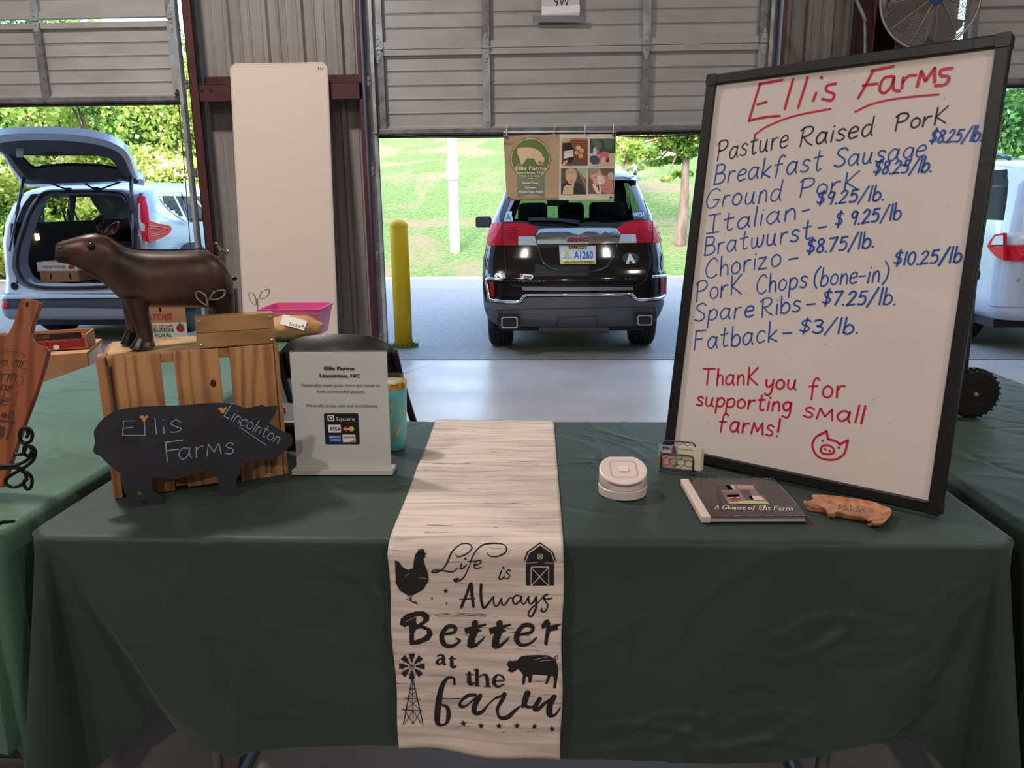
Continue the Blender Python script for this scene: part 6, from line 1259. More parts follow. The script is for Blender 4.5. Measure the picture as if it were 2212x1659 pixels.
# ---- drum fan on the column
cF = PX(1640, 0, 3.867); YF = 5.25; f0 = ony(*cF(1480, 35), YF); fe = ony(*cF(1012, 60), YF); RF = .33
RF = float(abs(fe[0]-ony(*cF(1425, 60), YF)[0])); fcx = float(ony(*cF(1425, 35), YF)[0]); fcz = float(ony(*cF(1425, -25), YF)[2])
fan = thing('wall_fan', 'large round wire-caged fan with a blue hub, mounted on the red column above the whiteboard', 'fan', (fcx, YF, fcz))
hubx, hubz = fcx, fcz
chrome = mat('fan_wire', (176, 172, 168), .3, .7)
def fp(r, a, dome): return (fcx+r*math.sin(a), YF-dome*(1-(r/RF)**2)-.0, fcz-r*math.cos(a))
for side in (1, -1):
    g = G(); D = .085*side
    for k in range(46):
        r = .055+(RF-.055)*k/45; g.tube([fp(r, t*2*math.pi/56, D) for t in range(56)], .0013, 4, closed=True)
    tag(g.build('guard_rings', chrome, fan), kind='stuff')
    for k in range(12 if side == 1 else 8):
        a0 = k*2*math.pi/(12 if side == 1 else 8)+.15; g = G(); g.tube([fp(.05+(RF-.05)*t/12, a0, D+.004*side) for t in range(13)], .0022, 5); g.build('guard_spoke', chrome, fan, smooth=True)
g = G(); g.tube([fp(RF+.003, t*2*math.pi/64, 0) for t in range(64)], .007, 8, closed=True); g.build('guard_rim', chrome, fan, smooth=True)
M = Matrix(((1, 0, 0), (0, 0, 1), (0, -1, 0))); Mf = Matrix(((1, 0, 0), (0, 0, 1), (0, 1, 0)))
g = G(); g.lathe([(.0001, .022), (.03, .020), (.05, .010), (.056, -.004), (.056, -.01)], (fcx, YF-.09, fcz), 30, Matrix(((1, 0, 0), (0, 0, -1), (0, 1, 0)))); g.build('hub_badge', mat('fan_blue', (40, 84, 168), .3), fan, smooth=True)
g = G(); FH = Fr((fcx, YF-.1135, fcz), (1, 0, 0), (0, 0, 1)); g.flat(ell(0, -.003, .03, .014), FH, 0); g.build('badge_print', mat('badge_pale', (160, 186, 220), .3), fan)
bl = mat('fan_blade', (70, 68, 78), .3, .3)
for k in range(4):
    a0 = k*math.pi/2+.5; g = G()
    g.grid(lambda a, b: (fcx+(.06+(RF-.085)*a)*math.sin(a0+(b-.5)*1.15*(.6+.4*a)), YF+.0+(b-.5)*.07, fcz-(.06+(RF-.085)*a)*math.cos(a0+(b-.5)*1.15*(.6+.4*a))), 6, 6); o = g.build('blade', bl, fan, smooth=True)
g = G(); g.lathe([(.0001, -.12), (.06, -.12), (.075, -.10), (.075, .02), (.0001, .03)], (fcx, YF+.04, fcz), 24, Matrix(((1, 0, 0), (0, 0, -1), (0, 1, 0)))); g.build('motor', mat('motor_black', (24, 24, 28), .4), fan, auto=40)
g = G(); g.tube([(fcx, YF+.14, fcz), (fcx-.05, YF+.35, fcz-.05), (2.5, WY-.34, fcz-.1)], .02, 10); g.box((2.52, WY-.35, fcz-.1), (.12, .02, .2)); g.build('mount_bracket', mat('motor_black', (24, 24, 28), .4), fan)
p1, p2, p3 = ony(*cF(812, 0), WY-.36), ony(*cF(885, 165), WY-.36), ony(*cF(885, 440), WY-.36)
g = G(); g.tube([p1+(p1-p2)*3, p1, p2+(p1-p2)*.03], .011, 10); g.tube([p2, p3, (p3[0], p3[1], .5)], .010, 10); tag(g.build('conduit', galv, auto=40), 'grey metal conduit running down the red column beside the fan', 'pipe')
g = G(); g.tube(smooth_line([ony(*cF(885, 170), WY-.375), ony(*cF(905, 240), WY-.38), ony(*cF(905, 330), WY-.38), ony(*cF(928, 420), WY-.38), ony(*cF(930, 700), WY-.37)], 4), .004, 6); tag(g.build('power_cord', mat('cord_black', (18, 18, 18), .5), smooth=True), 'black power cord hanging down the red column', 'cord')
# ================================================================== OUTSIDE: CARS, BOLLARD, TREES
glassdark = glassmat('car_glass', (196, 206, 198), .03, .05, (14, 18, 20)); glassmid = glassmat('car_glass_rear', (176, 196, 184), .03, .05, (14, 18, 20))
tyre = mat('tyre', (30, 30, 32), .75, bump=.2, bscale=40); blackpla = mat('car_black_plastic', (26, 26, 28), .5); chromem = mat('chrome', (214, 218, 222), .08, 1.); lens = mat('tail_lens', (214, 22, 46), .3, spec=.3); lensd = mat('tail_lens_dark', (140, 12, 26), .3); clearl = mat('clear_lens', (214, 214, 216), .12, coat=.6)
class Car(Fr):
    "a closed body: rounded-rectangle outline at every height; also a drawing surface for its rear"
    def __init__(s, cx, Y0, rows, Lg, front, bow, rc):
        s.Y0, s.bow, s.rc = Y0, bow, rc; P = [ony(cx, y, Y0+yr) for y, h, yr in rows]
        s.X0 = float(ony(cx, rows[0][0], Y0)[0]); s.z = [float(p[2]) for p in P]; s.h = [h/CF*float((p-CC)@_F) for p, (y, h, yr) in zip(P, rows)]; s.yr = [r[2] for r in rows]
        s.fz, s.fy = [f[0] for f in front], [f[1] for f in front]
    def hw(s, z): return interp(z, s.z, s.h)
    def dep(s, x, z):
        h = s.hw(z); a = min(abs(x)/max(h, .01), 1); y = s.Y0+interp(z, s.z, s.yr)+s.bow*a*a; e = abs(x)-(h-s.rc)
        if e > 0: y += s.rc-math.sqrt(max(s.rc**2-min(e, s.rc)**2, 0))
        return y
    def uv(s, px, py):
        Y = s.Y0
        for _ in range(12):
            P = ony(px, py, Y); h = s.hw(P[2]); Y = .5*Y+.5*s.dep(max(-h, min(h, P[0]-s.X0)), P[2])
        P = ony(px, py, Y); return (float(P[0]-s.X0), float(P[2]))
    def __call__(s, x, z, w=0):
        h = s.hw(z); x = max(-h-w*.5, min(h+w*.5, x)); return np.array([s.X0+x, s.dep(max(-h, min(h, x)), z)-w, z])
    def outline(s, z, inset=0):
        h, rc = s.hw(z)-inset, s.rc; y0 = s.Y0+interp(z, s.z, s.yr)+inset; y1 = s.Y0+interp(z, s.fz, s.fy)-inset; pts = []
        def b(x): return s.bow*(x/h)**2
        NR, NC, NS = 22, 6, 40
        xr = h-rc
        for k in range(NR+1): x = -xr+2*xr*k/NR; pts.append((x, y0+b(x), 'r', k/NR))
        for k in range(1, NC+1): t = math.pi/2*k/NC; pts.append((xr+rc*math.sin(t), y0+b(xr+rc*math.sin(t))+rc*(1-math.cos(t)), 'c', 0))
        ys = y0+s.bow+rc; ye = y1-.45
        for k in range(1, NS+1): y = ys+(ye-ys)*k/NS; pts.append((h, y, 's', k/NS))
        for k in range(1, NC+1): t = math.pi/2*k/NC; pts.append((h-.45+.45*math.cos(t), ye+.45*math.sin(t), 'f', 0))
        NF = 12
        for k in range(1, NF+1): x = (h-.45)-2*(h-.45)*k/NF; pts.append((x, y1, 'f', k/NF))
        for k in range(1, NC+1): t = math.pi/2*k/NC; pts.append((-(h-.45)-.45*math.sin(t), ye+.45*math.cos(t), 'f', 0))
        for k in range(1, NS+1): y = ye+(ys-ye)*k/NS; pts.append((-h, y, 'l', 1-k/NS))
        for k in range(1, NC): t = math.pi/2*k/NC; pts.append((-(xr+rc*math.cos(t)), y0+b(xr+rc*math.cos(t))+rc*(1-math.sin(t)), 'c', 0))
        return pts
    def patch(s, pts, off, m, name, parent, thick=.004, sm=0, c=None, cell=.07, bev=0):
        P = pk(s, c, pts, sm) if c else pts; bm = bmesh.new(); f = bm.faces.new([bm.verts.new((p[0], 0, p[1])) for p in P]); bmesh.ops.triangulate(bm, faces=[f])
        for _ in range(5):
            es = [e for e in bm.edges if e.calc_length() > cell]
            if not es: break
            bmesh.ops.subdivide_edges(bm, edges=es, cuts=1); bmesh.ops.triangulate(bm, faces=bm.faces[:])
        g = G(); bm.verts.index_update(); n = len(bm.verts)
        A = [s(v.co.x, v.co.z, off) for v in bm.verts]; B = [s(v.co.x, v.co.z, off-thick) for v in bm.verts]
        fs = [[v.index for v in f.verts] for f in bm.faces]
        if fs:                                                   # outward towards the viewer
            a, b, c_ = [np.array(A[i]) for i in fs[0][:3]]
            if np.cross(b-a, c_-a)[1] > 0: fs = [f[::-1] for f in fs]
        g.add(A, fs)
        ed = [(e.verts[0].index, e.verts[1].index) for e in bm.edges if len(e.link_faces) == 1]; g.add([tuple(A[i]) for e in ed for i in e]+[tuple(B[i]) for e in ed for i in e], [(2*k, 2*k+1, 2*len(ed)+2*k+1, 2*len(ed)+2*k) for k in range(len(ed))]); bm.free()
        return g.build(name, m, parent)
    def strip(s, pts, r, m, name, parent, c=None, off=0, sm=4):
        P = pk(s, c, pts, sm, False) if c else pts; g = G(); g.tube([s(p[0], p[1], off) for p in P], r, 8); return g.build(name, m, parent, smooth=True)
    def body(s, parent, paint, lower, glass, region, zglass=None, extra=()):
        zs = sorted(set([round(v, 3) for v in np.linspace(s.z[0], s.z[-1], 44)]+[round(v, 3) for v in extra])); rings = [s.outline(z) for z in zs]; n = len(rings[0])
        parts = {}; 
        for i in range(len(zs)-1):
            for j in range(n):
                k = (j+1) % n; P = rings[i][j]; tagc = region(P[2], P[3], (zs[i]+zs[i+1])/2, (P[0]+rings[i][k][0])/2, (P[1]+rings[i][k][1])/2-s.Y0)
                if tagc: parts.setdefault(tagc, []).append((i*n+j, i*n+k, (i+1)*n+k, (i+1)*n+j))
        V = [(s.X0+p[0], p[1], z) for z, r in zip(zs, rings) for p in r]
        parts.setdefault('body', []).append(tuple((len(zs)-1)*n+j for j in range(n)))
        for nm, fs in parts.items():
            used = sorted({i for f in fs for i in f}); mp = {a: b for b, a in enumerate(used)}; g = G(); g.add([V[i] for i in used], [[mp[i] for i in f] for f in fs])
            g.build({'body': 'body_shell', 'low': 'lower_cladding', 'glass': 'window_glass'}[nm], {'body': paint, 'low': lower, 'glass': glass}[nm], parent, auto=50)
def wheel(cx, cy, r, wd, parent, side):
    M = Matrix(((0, 0, 1), (1, 0, 0), (0, 1, 0))); g = G(); pr = [(r*.62, -wd/2), (r*.9, -wd/2), (r*.985, -wd*.42), (r, -wd*.3)]
    for k in range(3): a = -wd*.3+k*wd*.2+.02; pr += [(r, a), (r-.008, a+.003), (r-.008, a+.010), (r, a+.013)]
    pr += [(r, wd*.3), (r*.985, wd*.42), (r*.9, wd/2), (r*.62, wd/2)]; g.lathe(pr, (cx, cy, r), 40, M); w_ = g.build('wheel', tyre, parent, auto=40)
    g = G(); g.lathe([(.001, side*wd*.3), (r*.2, side*wd*.34), (r*.6, side*wd*.30), (r*.63, side*wd*.48), (r*.63, -side*wd*.3), (r*.3, -side*wd*.1), (.001, -side*wd*.1)], (cx, cy, r), 28, M); g.build('rim', chromem, w_, auto=40)
def seat(parent, x, y, z, m):
    g = G(); F = Fr((x, y, z), (1, 0, 0), (0, -.18, 1)); g.prism(rrect(-.22, .22, 0, .56, .07), F, -.05, .05); g.build('seat_back', m, parent, bevel=.02)
    g = G(); g.prism(rrect(-.13, .13, .58, .78, .05), F, -.04, .04); g.build('headrest', m, parent, bevel=.02)

# ---- black SUV
cs = PX(1000, 340, 3.606); blackpaint = mat('black_paint', (12, 13, 17), .08, coat=1.); greycl = mat('grey_cladding', (84, 86, 92), .5); 
rowsb = [(706, 172, .10), (698, 184, .05), (688, 190, .02), (670, 198, .0), (645, 201, .0), (600, 203, .02), (585, 201, .05), (562, 201, .08), (530, 195, .11), (520, 193, .12), (500, 187, .15), (476, 178, .20), (430, 158, .32), (395, 144, .42), (383, 139, .46), (370, 126, .62), (362, 96, .95)]
B = Car(1239, 7.02, rowsb, 4.3, [(0, 4.0), (.55, 4.15), (.80, 4.15), (.96, 4.0), (1.0, 3.3), (1.38, 2.55), (1.5, 2.2), (1.7, 1.9)], .09, .13)
sb = thing('car', 'black SUV parked rear-on outside the middle door, its rear window behind the banner', 'car', (B.X0, 9.0, 0))
zg0, zg1 = B.uv(1239, 486)[1], B.uv(1239, 396)[1]
def regb(kind, t, z, x, y):
    h = B.hw(z)
    if kind == 'r' and zg0 < z < zg1 and abs(x) < h*.86: return 'glass'
    if kind in 'f' and zg0 < z < zg1 and abs(x) < h-.1: return 'glass'
    if kind in 'sl' and zg0 < z < zg1 and .04 < t < .84 and not (.30 < t < .34) and not (.58 < t < .61): return 'glass'
    if z < .62 and any(abs(y-yw) < math.sqrt(max(.42**2-(z-.34)**2, 0)) for yw in (.74, 3.35)) and kind in 'sl': return None
    if z < B.uv(1239, 655)[1]: return 'low'
    return 'body'
B.body(sb, blackpaint, greycl, glassmid, regb, extra=(zg0, zg1, B.uv(1239, 655)[1]))
seatm = mat('seat_grey', (70, 70, 74), .8); seatd = mat('seat_dark', (36, 36, 40), .8)
for y_, xs_ in ((7.02+1.05, (-.42, .0, .42)), (7.02+1.95, (-.38, .38))):
    for x_ in xs_: seat(sb, B.X0+x_*.95, y_, .62, seatd)
g = G(); g.box((B.X0, 9.0, .52), (1.5, 3.2, .05)); g.box((B.X0, 10.1, .82), (1.4, .35, .25)); g.build('interior_floor', seatd, sb)
g = G(); p = ony(1205, 438, 9.6); g.box(tuple(p), (.26, .03, .075)); g.build('rearview_mirror', blackpla, sb, bevel=.01)
zq = [B.uv(1239, y)[1] for y in (489, 478)]
for sd in (-1, 1): wheel(B.X0+sd*(B.hw(.4)-.115), 7.02+.74, .36, .23, sb, sd); wheel(B.X0+sd*(B.hw(.4)-.115), 7.02+3.35, .36, .23, sb, sd)
# window surround
def frame_patch(C, outer, inner, off, m, name, par, c):
    n = len(outer); O_, I_ = pk(C, c, outer, 3), pk(C, c, inner, 3); n = len(O_); g = G()
    g.add([C(a, b, off) for a, b in O_]+[C(a, b, off) for a, b in I_], [(i, (i+1) % n, n+(i+1) % n, n+i) for i in range(n)]); return g.build(name, m, par, smooth=True)
frame_patch(B, [(395, 178), (325, 330), (285, 500), (420, 512), (580, 528), (900, 548), (1200, 540), (1330, 505), (1485, 488), (1450, 330), (1375, 178), (880, 170)], [(425, 205), (365, 340), (325, 478), (440, 492), (590, 502), (900, 512), (1190, 506), (1330, 484), (1440, 468), (1410, 335), (1345, 205), (880, 200)], .006, blackpla, 'window_surround', sb, cs)
B.patch([(395, 150), (360, 182), (1380, 182), (1352, 148), (1250, 130), (500, 132)], .10, blackpaint, 'roof_spoiler', sb, .09, 0, cs)
B.patch([(590, 562), (640, 552), (890, 548), (1150, 548), (1195, 552), (1230, 598), (900, 604), (565, 610)], .022, mat('chrome_bright', (200, 208, 214), .12, 1.), 'chrome_garnish', sb, .02, 0, cs)
B.patch([(565, 612), (900, 606), (1232, 600), (1212, 668), (900, 672), (582, 674)], .012, chromem, 'chrome_garnish', sb, .02, 0, cs)
for nm, pts, m in (('tail_light', [(203, 520), (232, 510), (303, 509), (303, 684), (198, 684), (186, 640)], lens), ('tail_light', [(311, 509), (420, 510), (500, 514), (550, 530), (584, 562), (560, 605), (430, 612), (426, 684), (311, 684)], lens), ('reversing_light', [(432, 614), (560, 610), (576, 683), (430, 683)], clearl),
                   ('tail_light', [(1476, 488), (1530, 492), (1552, 550), (1570, 662), (1476, 664)], lens), ('tail_light', [(1200, 555), (1250, 512), (1330, 492), (1468, 488), (1468, 665), (1357, 665), (1350, 594), (1226, 594)], lens), ('reversing_light', [(1228, 598), (1345, 597), (1353, 665), (1212, 667)], clearl)): B.patch(pts, .012, m, nm, sb, .03, 0, cs)
for (x0, x1) in ((208, 296), (318, 424), (1362, 1462), (1482, 1560)):
    for k in range(7): B.strip([(x0, 548+k*18), (x1, 548+k*18)], .0028, lensd, 'lens_rib', sb, cs, .013, 0)
for pts, m, r in (([(320, 690), (334, 850), (345, 930), (375, 985), (450, 1003), (880, 1004), (1320, 1000), (1400, 975), (1440, 915), (1462, 800), (1472, 672)], blackpla, .004), ([(582, 690), (600, 760), (625, 820), (680, 865), (760, 886), (1000, 886), (1100, 866), (1150, 820), (1180, 760), (1200, 680)], blackpaint, .010)): B.strip(pts, r, m, 'panel_seam', sb, cs, .001)
# bumper
B.patch([(458, 1008), (880, 1012), (1322, 1008), (1326, 1030), (880, 1036), (470, 1034)], .03, mat('scuff_plate', (120, 122, 128), .4), 'scuff_plate', sb, .03, 0, cs)
for pts in ([(312, 948), (250, 946), (186, 948), (190, 1000), (200, 1060), (216, 1105), (300, 1120), (430, 1124), (465, 1095), (490, 1074), (600, 1070), (890, 1068), (1190, 1066), (1300, 1062), (1330, 1085), (1362, 1108), (1450, 1104), (1550, 1088), (1586, 1040), (1596, 980), (1594, 928), (1530, 926), (1472, 930)],): B.strip(pts, .015, chromem, 'chrome_trim', sb, cs, .014, 5)
B.patch([(186, 905), (330, 900), (336, 940), (300, 940), (182, 936)], .02, blackpaint, 'bumper_corner', sb, .02, 0, cs); B.patch([(1448, 884), (1590, 880), (1600, 915), (1470, 920)], .02, blackpaint, 'bumper_corner', sb, .02, 0, cs)
B.patch([(208, 965), (240, 965), (244, 1080), (212, 1076)], .012, lensd, 'reflector', sb, .01, 0, cs); B.patch([(1540, 940), (1570, 940), (1568, 1060), (1536, 1064)], .012, lensd, 'reflector', sb, .01, 0, cs)
B.patch([(205, 1128), (435, 1138), (500, 1090), (890, 1084), (1292, 1080), (1366, 1122), (1585, 1104), (1575, 1190), (1545, 1250), (1488, 1278), (1340, 1298), (1040, 1308), (720, 1312), (440, 1300), (260, 1288), (186, 1278), (160, 1220), (180, 1130)], .012, greycl, 'lower_bumper', sb, .03, 0, cs)
for pts in ([(265, 1290), (280, 1200), (310, 1182), (900, 1172), (1440, 1162), (1490, 1178), (1505, 1260)], [(722, 1312), (745, 1250), (770, 1240), (1020, 1236), (1040, 1246), (1048, 1305)]): B.strip(pts, .006, mat('cladding_dark', (62, 64, 70), .5), 'bumper_crease', sb, cs, .012)
for x0, x1, y0, y1 in ((308, 428, 1232, 1306), (1344, 1464, 1214, 1290)):
    q0, q1 = B.uv(*cs(x0, y1)), B.uv(*cs(x1, y0)); F = Fr((B.X0, 7.02-.03, 0), (1, 0, 0), (0, 0, 1)); g = G(); a = rrect(q0[0], q1[0], q0[1], q1[1], .022, 4); b = rrect(q0[0]+.010, q1[0]-.010, q0[1]+.010, q1[1]-.010, .016, 4); n = len(a)
    g.add([F(*p, 0) for p in a]+[F(*p, 0) for p in b]+[F(*p, -.16) for p in b]+[F(*p, -.14) for p in a], [(i, (i+1) % n, n+(i+1) % n, n+i) for i in range(n)]+[(n+i, n+(i+1) % n, 2*n+(i+1) % n, 2*n+i) for i in range(n)]+[(i, 3*n+i, 3*n+(i+1) % n, (i+1) % n) for i in range(n)]); g.build('exhaust_tip', chromem, sb)
    g = G(); g.flat(b, F, -.05); g.build('exhaust_dark', mat('exhaust_hole_shade', (8, 8, 9), .9), sb)  # near-black sheet stands in for the shade inside the tailpipe
    g = G(); g.flat(rrect(q0[0]-.03, q1[0]+.02, q0[1]-.012, q1[1]+.03, .03, 4), F, .012-.03); g.build('exhaust_cutout', blackpla, sb)
q0, q1 = B.uv(*cs(590, 1340)), B.uv(*cs(1140, 1340)); g = G(); g.tube([(B.X0+q0[0], 7.25, q0[1]), (B.X0+q1[0], 7.25, q0[1])], .055, 16); g.tube([(B.X0+q0[0]-.4, 7.4, q0[1]+.05), (B.X0+q1[0]+.4, 7.4, q0[1]+.05)], .03, 8); g.build('muffler', mat('muffler_steel', (112, 106, 100), .5, .6), sb, auto=40)
g = G(); g.box((B.X0, 8.9, .30), (1.35, 3.3, .16)); g.tube([(B.X0-.75, 7.78, .34), (B.X0+.75, 7.78, .34)], .045, 10); g.build('underbody', blackpla, sb)
# badges and stickers
def btext(t_, pts, cap, m, bold=0, off=.016, shear=0, C=B, par=sb, cc=cs):
    a, b = pts; o = ptext(t_, C, *cc(*a), *cc(*b), cap/3.606, m, 'badge_text', par, bold=bold, w=off, shear=shear); return o
B.patch([(806, 618), (985, 616), (982, 658), (806, 660)], .018, mat('badge_silver', (176, 170, 176), .2, .8), 'maker_badge', sb, .006, 0, cs); btext('GMC', ((816, 654), (974, 652)), 30, mat('badge_red', (150, 30, 60), .3), .05, .026)
btext('TERRAIN', ((425, 970), (632, 970)), 18, chromem, .03); btext('AWD', ((1255, 958), (1354, 956)), 22, chromem, .03)
B.patch([(748, 684), (1034, 686), (1036, 830), (756, 832)], .02, mat('plate_frame', (176, 176, 180), .3, .5), 'plate_frame', sb, .015, 0, cs); B.patch([(758, 694), (1026, 694), (1028, 822), (764, 824)], .026, mat('plate_white', (206, 222, 240), .4), 'number_plate', sb, .004, 0, cs)
B.patch([(822, 688), (965, 688), (962, 708), (826, 708)], .03, INK, 'plate_band', sb, .004, 0, cs); B.patch([(760, 802), (1030, 800), (1032, 826), (762, 828)], .03, mat('plate_yellow', (214, 200, 90), .5), 'plate_band', sb, .004, 0, cs)
btext('ALUMNI', ((828, 706), (960, 706)), 15, mat('plate_gold', (210, 180, 60), .5), .03, .034); btext('A1260', ((864, 786), (1010, 784)), 58, mat('plate_blue', (50, 96, 180), .5), .02, .032); btext('A', ((792, 772), (830, 772)), 42, mat('plate_olive', (206, 200, 70), .5), .08, .032); btext('APPALACHIAN STATE UNIVERSITY', ((790, 822), (1020, 818)), 15, INK, .02, .036); btext('APPALACHIAN', ((776, 786), (850, 786)), 8, TX, 0, .032)
ovl = lambda cx_, cy_, rx, ry: [(cx_+rx*math.cos(t*.3142), cy_+ry*math.sin(t*.3142)) for t in range(20)]
B.patch(ovl(1305, 785, 64, 46), .012, mat('oval_dark', (54, 58, 62), .5), 'oval_sticker', sb, .004, 0, cs); btext('A', ((1276, 822), (1334, 816)), 66, WHT, .07, .018)
B.patch(ovl(1369, 445, 56, 36), .012, mat('oval_purple', (70, 56, 150), .4), 'oval_sticker', sb, .004, 0, cs); B.patch(ovl(1369, 445, 48, 29), .015, mat('oval_in', (96, 96, 120), .4), 'oval_sticker', sb, .004, 0, cs); btext('WCU', ((1330, 462), (1408, 456)), 30, WHT, .05, .02)
B.patch([(344, 420), (384, 420), (380, 450), (390, 478), (388, 500), (318, 500), (322, 478), (336, 455)], .012, mat('sticker_pale', (206, 226, 232), .4), 'letter_sticker', sb, .004, 0, cs); btext('A', ((334, 482), (374, 482)), 44, mat('sticker_line', (120, 134, 140), .5), .03, .018)
B.patch([(445, 905), (490, 908), (545, 915), (548, 935), (525, 952), (500, 938), (470, 940), (445, 928)], .012, WHT, 'state_sticker', sb, .003, 0, cs); B.patch(ovl(455, 915, 13, 12), .016, mat('badge_red', (150, 30, 60)), 'state_sticker', sb, .003, 0, cs); B.patch([(480, 918), (540, 922), (524, 944), (498, 932), (474, 934)], .016, greycl, 'state_sticker', sb, .003, 0, cs)
B.patch([(508, 468), (620, 466), (750, 474), (840, 482), (908, 492), (906, 520), (830, 508), (720, 492), (600, 490), (512, 492)], .04, blackpla, 'wiper', sb, .03, 0, cs)
q = ony(*cs(163, 505), 9.4); g = G(); F = Fr(tuple(q), (1, 0, 0), (0, 0, 1)); g.prism(rrect(-.10, .09, -.065, .07, .03), F, -.07, .0); g.build('door_mirror', blackpaint, sb, bevel=.02); g = G(); g.flat(rrect(-.085, .075, -.05, .055, .025), F, .001); g.build('mirror_glass', mat('mirror_face', (120, 132, 134), .1, .8), sb); g = G(); g.box((q[0]+.22, 9.45, q[2]-.05), (.25, .05, .05)); g.build('mirror_arm', blackpaint, sb)
for sd in (-1, 1): g = G(); za = B.z[-3]+.03; g.tube([(B.X0+sd*.58, 7.55, za), (B.X0+sd*.6, 7.7, za+.07), (B.X0+sd*.6, 9.0, za+.08), (B.X0+sd*.58, 9.25, za)], .018, 8); g.build('roof_rail', chromem, sb, smooth=True)

# ---- silver SUV with open tailgate
c6 = PX(0, 270, 3.53); silver = mat('silver_paint', (176, 188, 206), .28, .2, coat=.5); trimg = mat('interior_grey', (128, 128, 134), .8); trimd = mat('interior_dark', (38, 40, 46), .75); bumpd = mat('bumper_dark', (56, 62, 74), .5); bumps = mat('bumper_silver', (140, 146, 158), .35, .3)
rowsS = [(702, 150, .14), (694, 166, .05), (682, 176, .01), (660, 178, .0), (640, 177, .02), (628, 176, .05), (600, 176, .09), (560, 176, .10), (520, 176, .12), (480, 170, .17), (440, 158, .26), (420, 148, .34), (408, 138, .44), (400, 120, .7), (396, 90, 1.2)]
S = Car(167, 7.78, rowsS, 4.5, [(0, 4.2), (.6, 4.4), (.9, 4.3), (1.0, 3.5), (1.45, 2.6), (1.7, 2.1)], .06, .12)
sv = thing('car', 'silver-blue SUV with its tailgate raised, parked outside the left door', 'car', (S.X0, 10, 0))
zo0, zo1 = S.uv(167, 612)[1], S.uv(167, 418)[1]; zsw0, zsw1 = S.uv(167, 478)[1], S.uv(167, 424)[1]
def regs(kind, t, z, x, y):
    h = S.hw(z); f = (z-zo0)/(zo1-zo0)
    if kind == 'r' and 0 < f < 1 and abs(x) < h*(.80-.06*max(f, 0)): return None
    if kind == 'f' and zsw0 < z < zsw1+.03 and abs(x) < h-.1: return 'glass'
    if kind in 'sl' and zsw0-.05 < z < zsw1 and .085 < t < .84 and not (.27 < t < .30) and not (.56 < t < .60):
        if t < .27 and z < zsw0+(.27-t)*.9: return 'body'
        return 'glass'
    if z < .66 and kind in 'sl' and any(abs(y-yw) < math.sqrt(max(.44**2-(z-.35)**2, 0)) for yw in (.90, 3.5)): return None
    if z < S.uv(167, 631)[1]: return 'low'
    return 'body'
S.body(sv, silver, bumpd, glassdark, regs, extra=(zo0, zo1, zsw0, zsw1))
for sd in (-1, 1): wheel(S.X0+sd*(S.hw(.4)-.12), 7.78+.9, .35, .23, sv, sd); wheel(S.X0+sd*(S.hw(.4)-.12), 7.78+3.5, .35, .23, sv, sd)
g = G(); g.box((S.X0, 9.8, .30), (1.4, 3.5, .12)); g.box((S.X0, 8.0, .36), (1.2, .15, .12)); g.build('underbody', blackpla, sv)
# inside the load bay
zf = zo0-.02; hwf = S.hw(zf)
g = G(); g.box((S.X0, 9.05, zf-.03), (hwf*1.7, 2.3, .05)); g.build('load_floor', trimd, sv)
for sd in (-1, 1):
    g = G(); x = S.X0+sd*(hwf*.80); g.grid(lambda a, b: (x+sd*(.02-.12*max(0, b-.55)), 7.95+3.3*a, zf+(zsw0-.02-zf)*b), 6, 6); o = g.build('side_trim', trimd, sv, smooth=True); q = o.modifiers.new('t', 'SOLIDIFY'); q.thickness = .02
    g = G(); g.lathe([(.001, 0), (.3, -.02), (.36, -.08), (.37, -.2)], (x+sd*.05, 8.68, zf+.02), 24, Matrix(((0, 0, -sd), (1, 0, 0), (0, 1, 0)))) ; g.build('wheel_arch', trimd, sv, smooth=True)
    g = G(); xx = S.X0+sd*(S.hw(zsw0)-.075); x2 = S.X0+sd*(S.hw(zsw1)-.075); g.add([(xx, 7.98, zsw0-.16), (xx, 8.42, zsw0-.16), (x2, 8.62, zsw1+.03), (x2, 8.16, zsw1+.03)], [(0, 1, 2, 3)]); o = g.build('pillar_trim', trimg, sv); q = o.modifiers.new('t', 'SOLIDIFY'); q.thickness = .03
    g = G(); g.add([(xx, 8.98, zsw0-.2), (xx, 9.1, zsw0-.2), (x2, 9.16, zsw1+.03), (x2, 9.06, zsw1+.03)], [(0, 1, 2, 3)]); o = g.build('pillar_trim', trimg, sv); q = o.modifiers.new('t', 'SOLIDIFY'); q.thickness = .03
g = G(); g.grid(lambda a, b: (S.X0+(b-.5)*1.25, 8.3+3*a, zsw1+.035+.02*math.sin(b*math.pi)), 4, 6); g.build('headliner', trimg, sv)
seat(sv, S.X0+.43, 9.75, .62, seatd); seat(sv, S.X0-.43, 10.4, .62, seatd); seat(sv, S.X0+.40, 10.5, .62, seatd)
g = G(); p = ony(230, 488, 9.1); g.box((S.X0, 9.25, .80), (1.3, .12, .36)); g.build('rear_bench', trimd, sv, bevel=.03)
p = ony(83, 512, 8.3); g = G(); g.box((S.X0-hwf*.79+.02, 8.32, float(p[2])), (.02, .05, .07)); g.build('cargo_lamp', mat('warm_lamp', (255, 200, 120), .4, emit=5), sv)
for (xa, ya), (xb, yb), yy in (((146, 452), (150, 508), 9.0), ((136, 455), (142, 512), 8.9)): a, b = ony(xa, ya, yy), ony(xb+8, yb, yy+.02); g = G(); g.tube([a, b], .02, 4, sq=.2); g.build('seat_belt', trimd, sv)
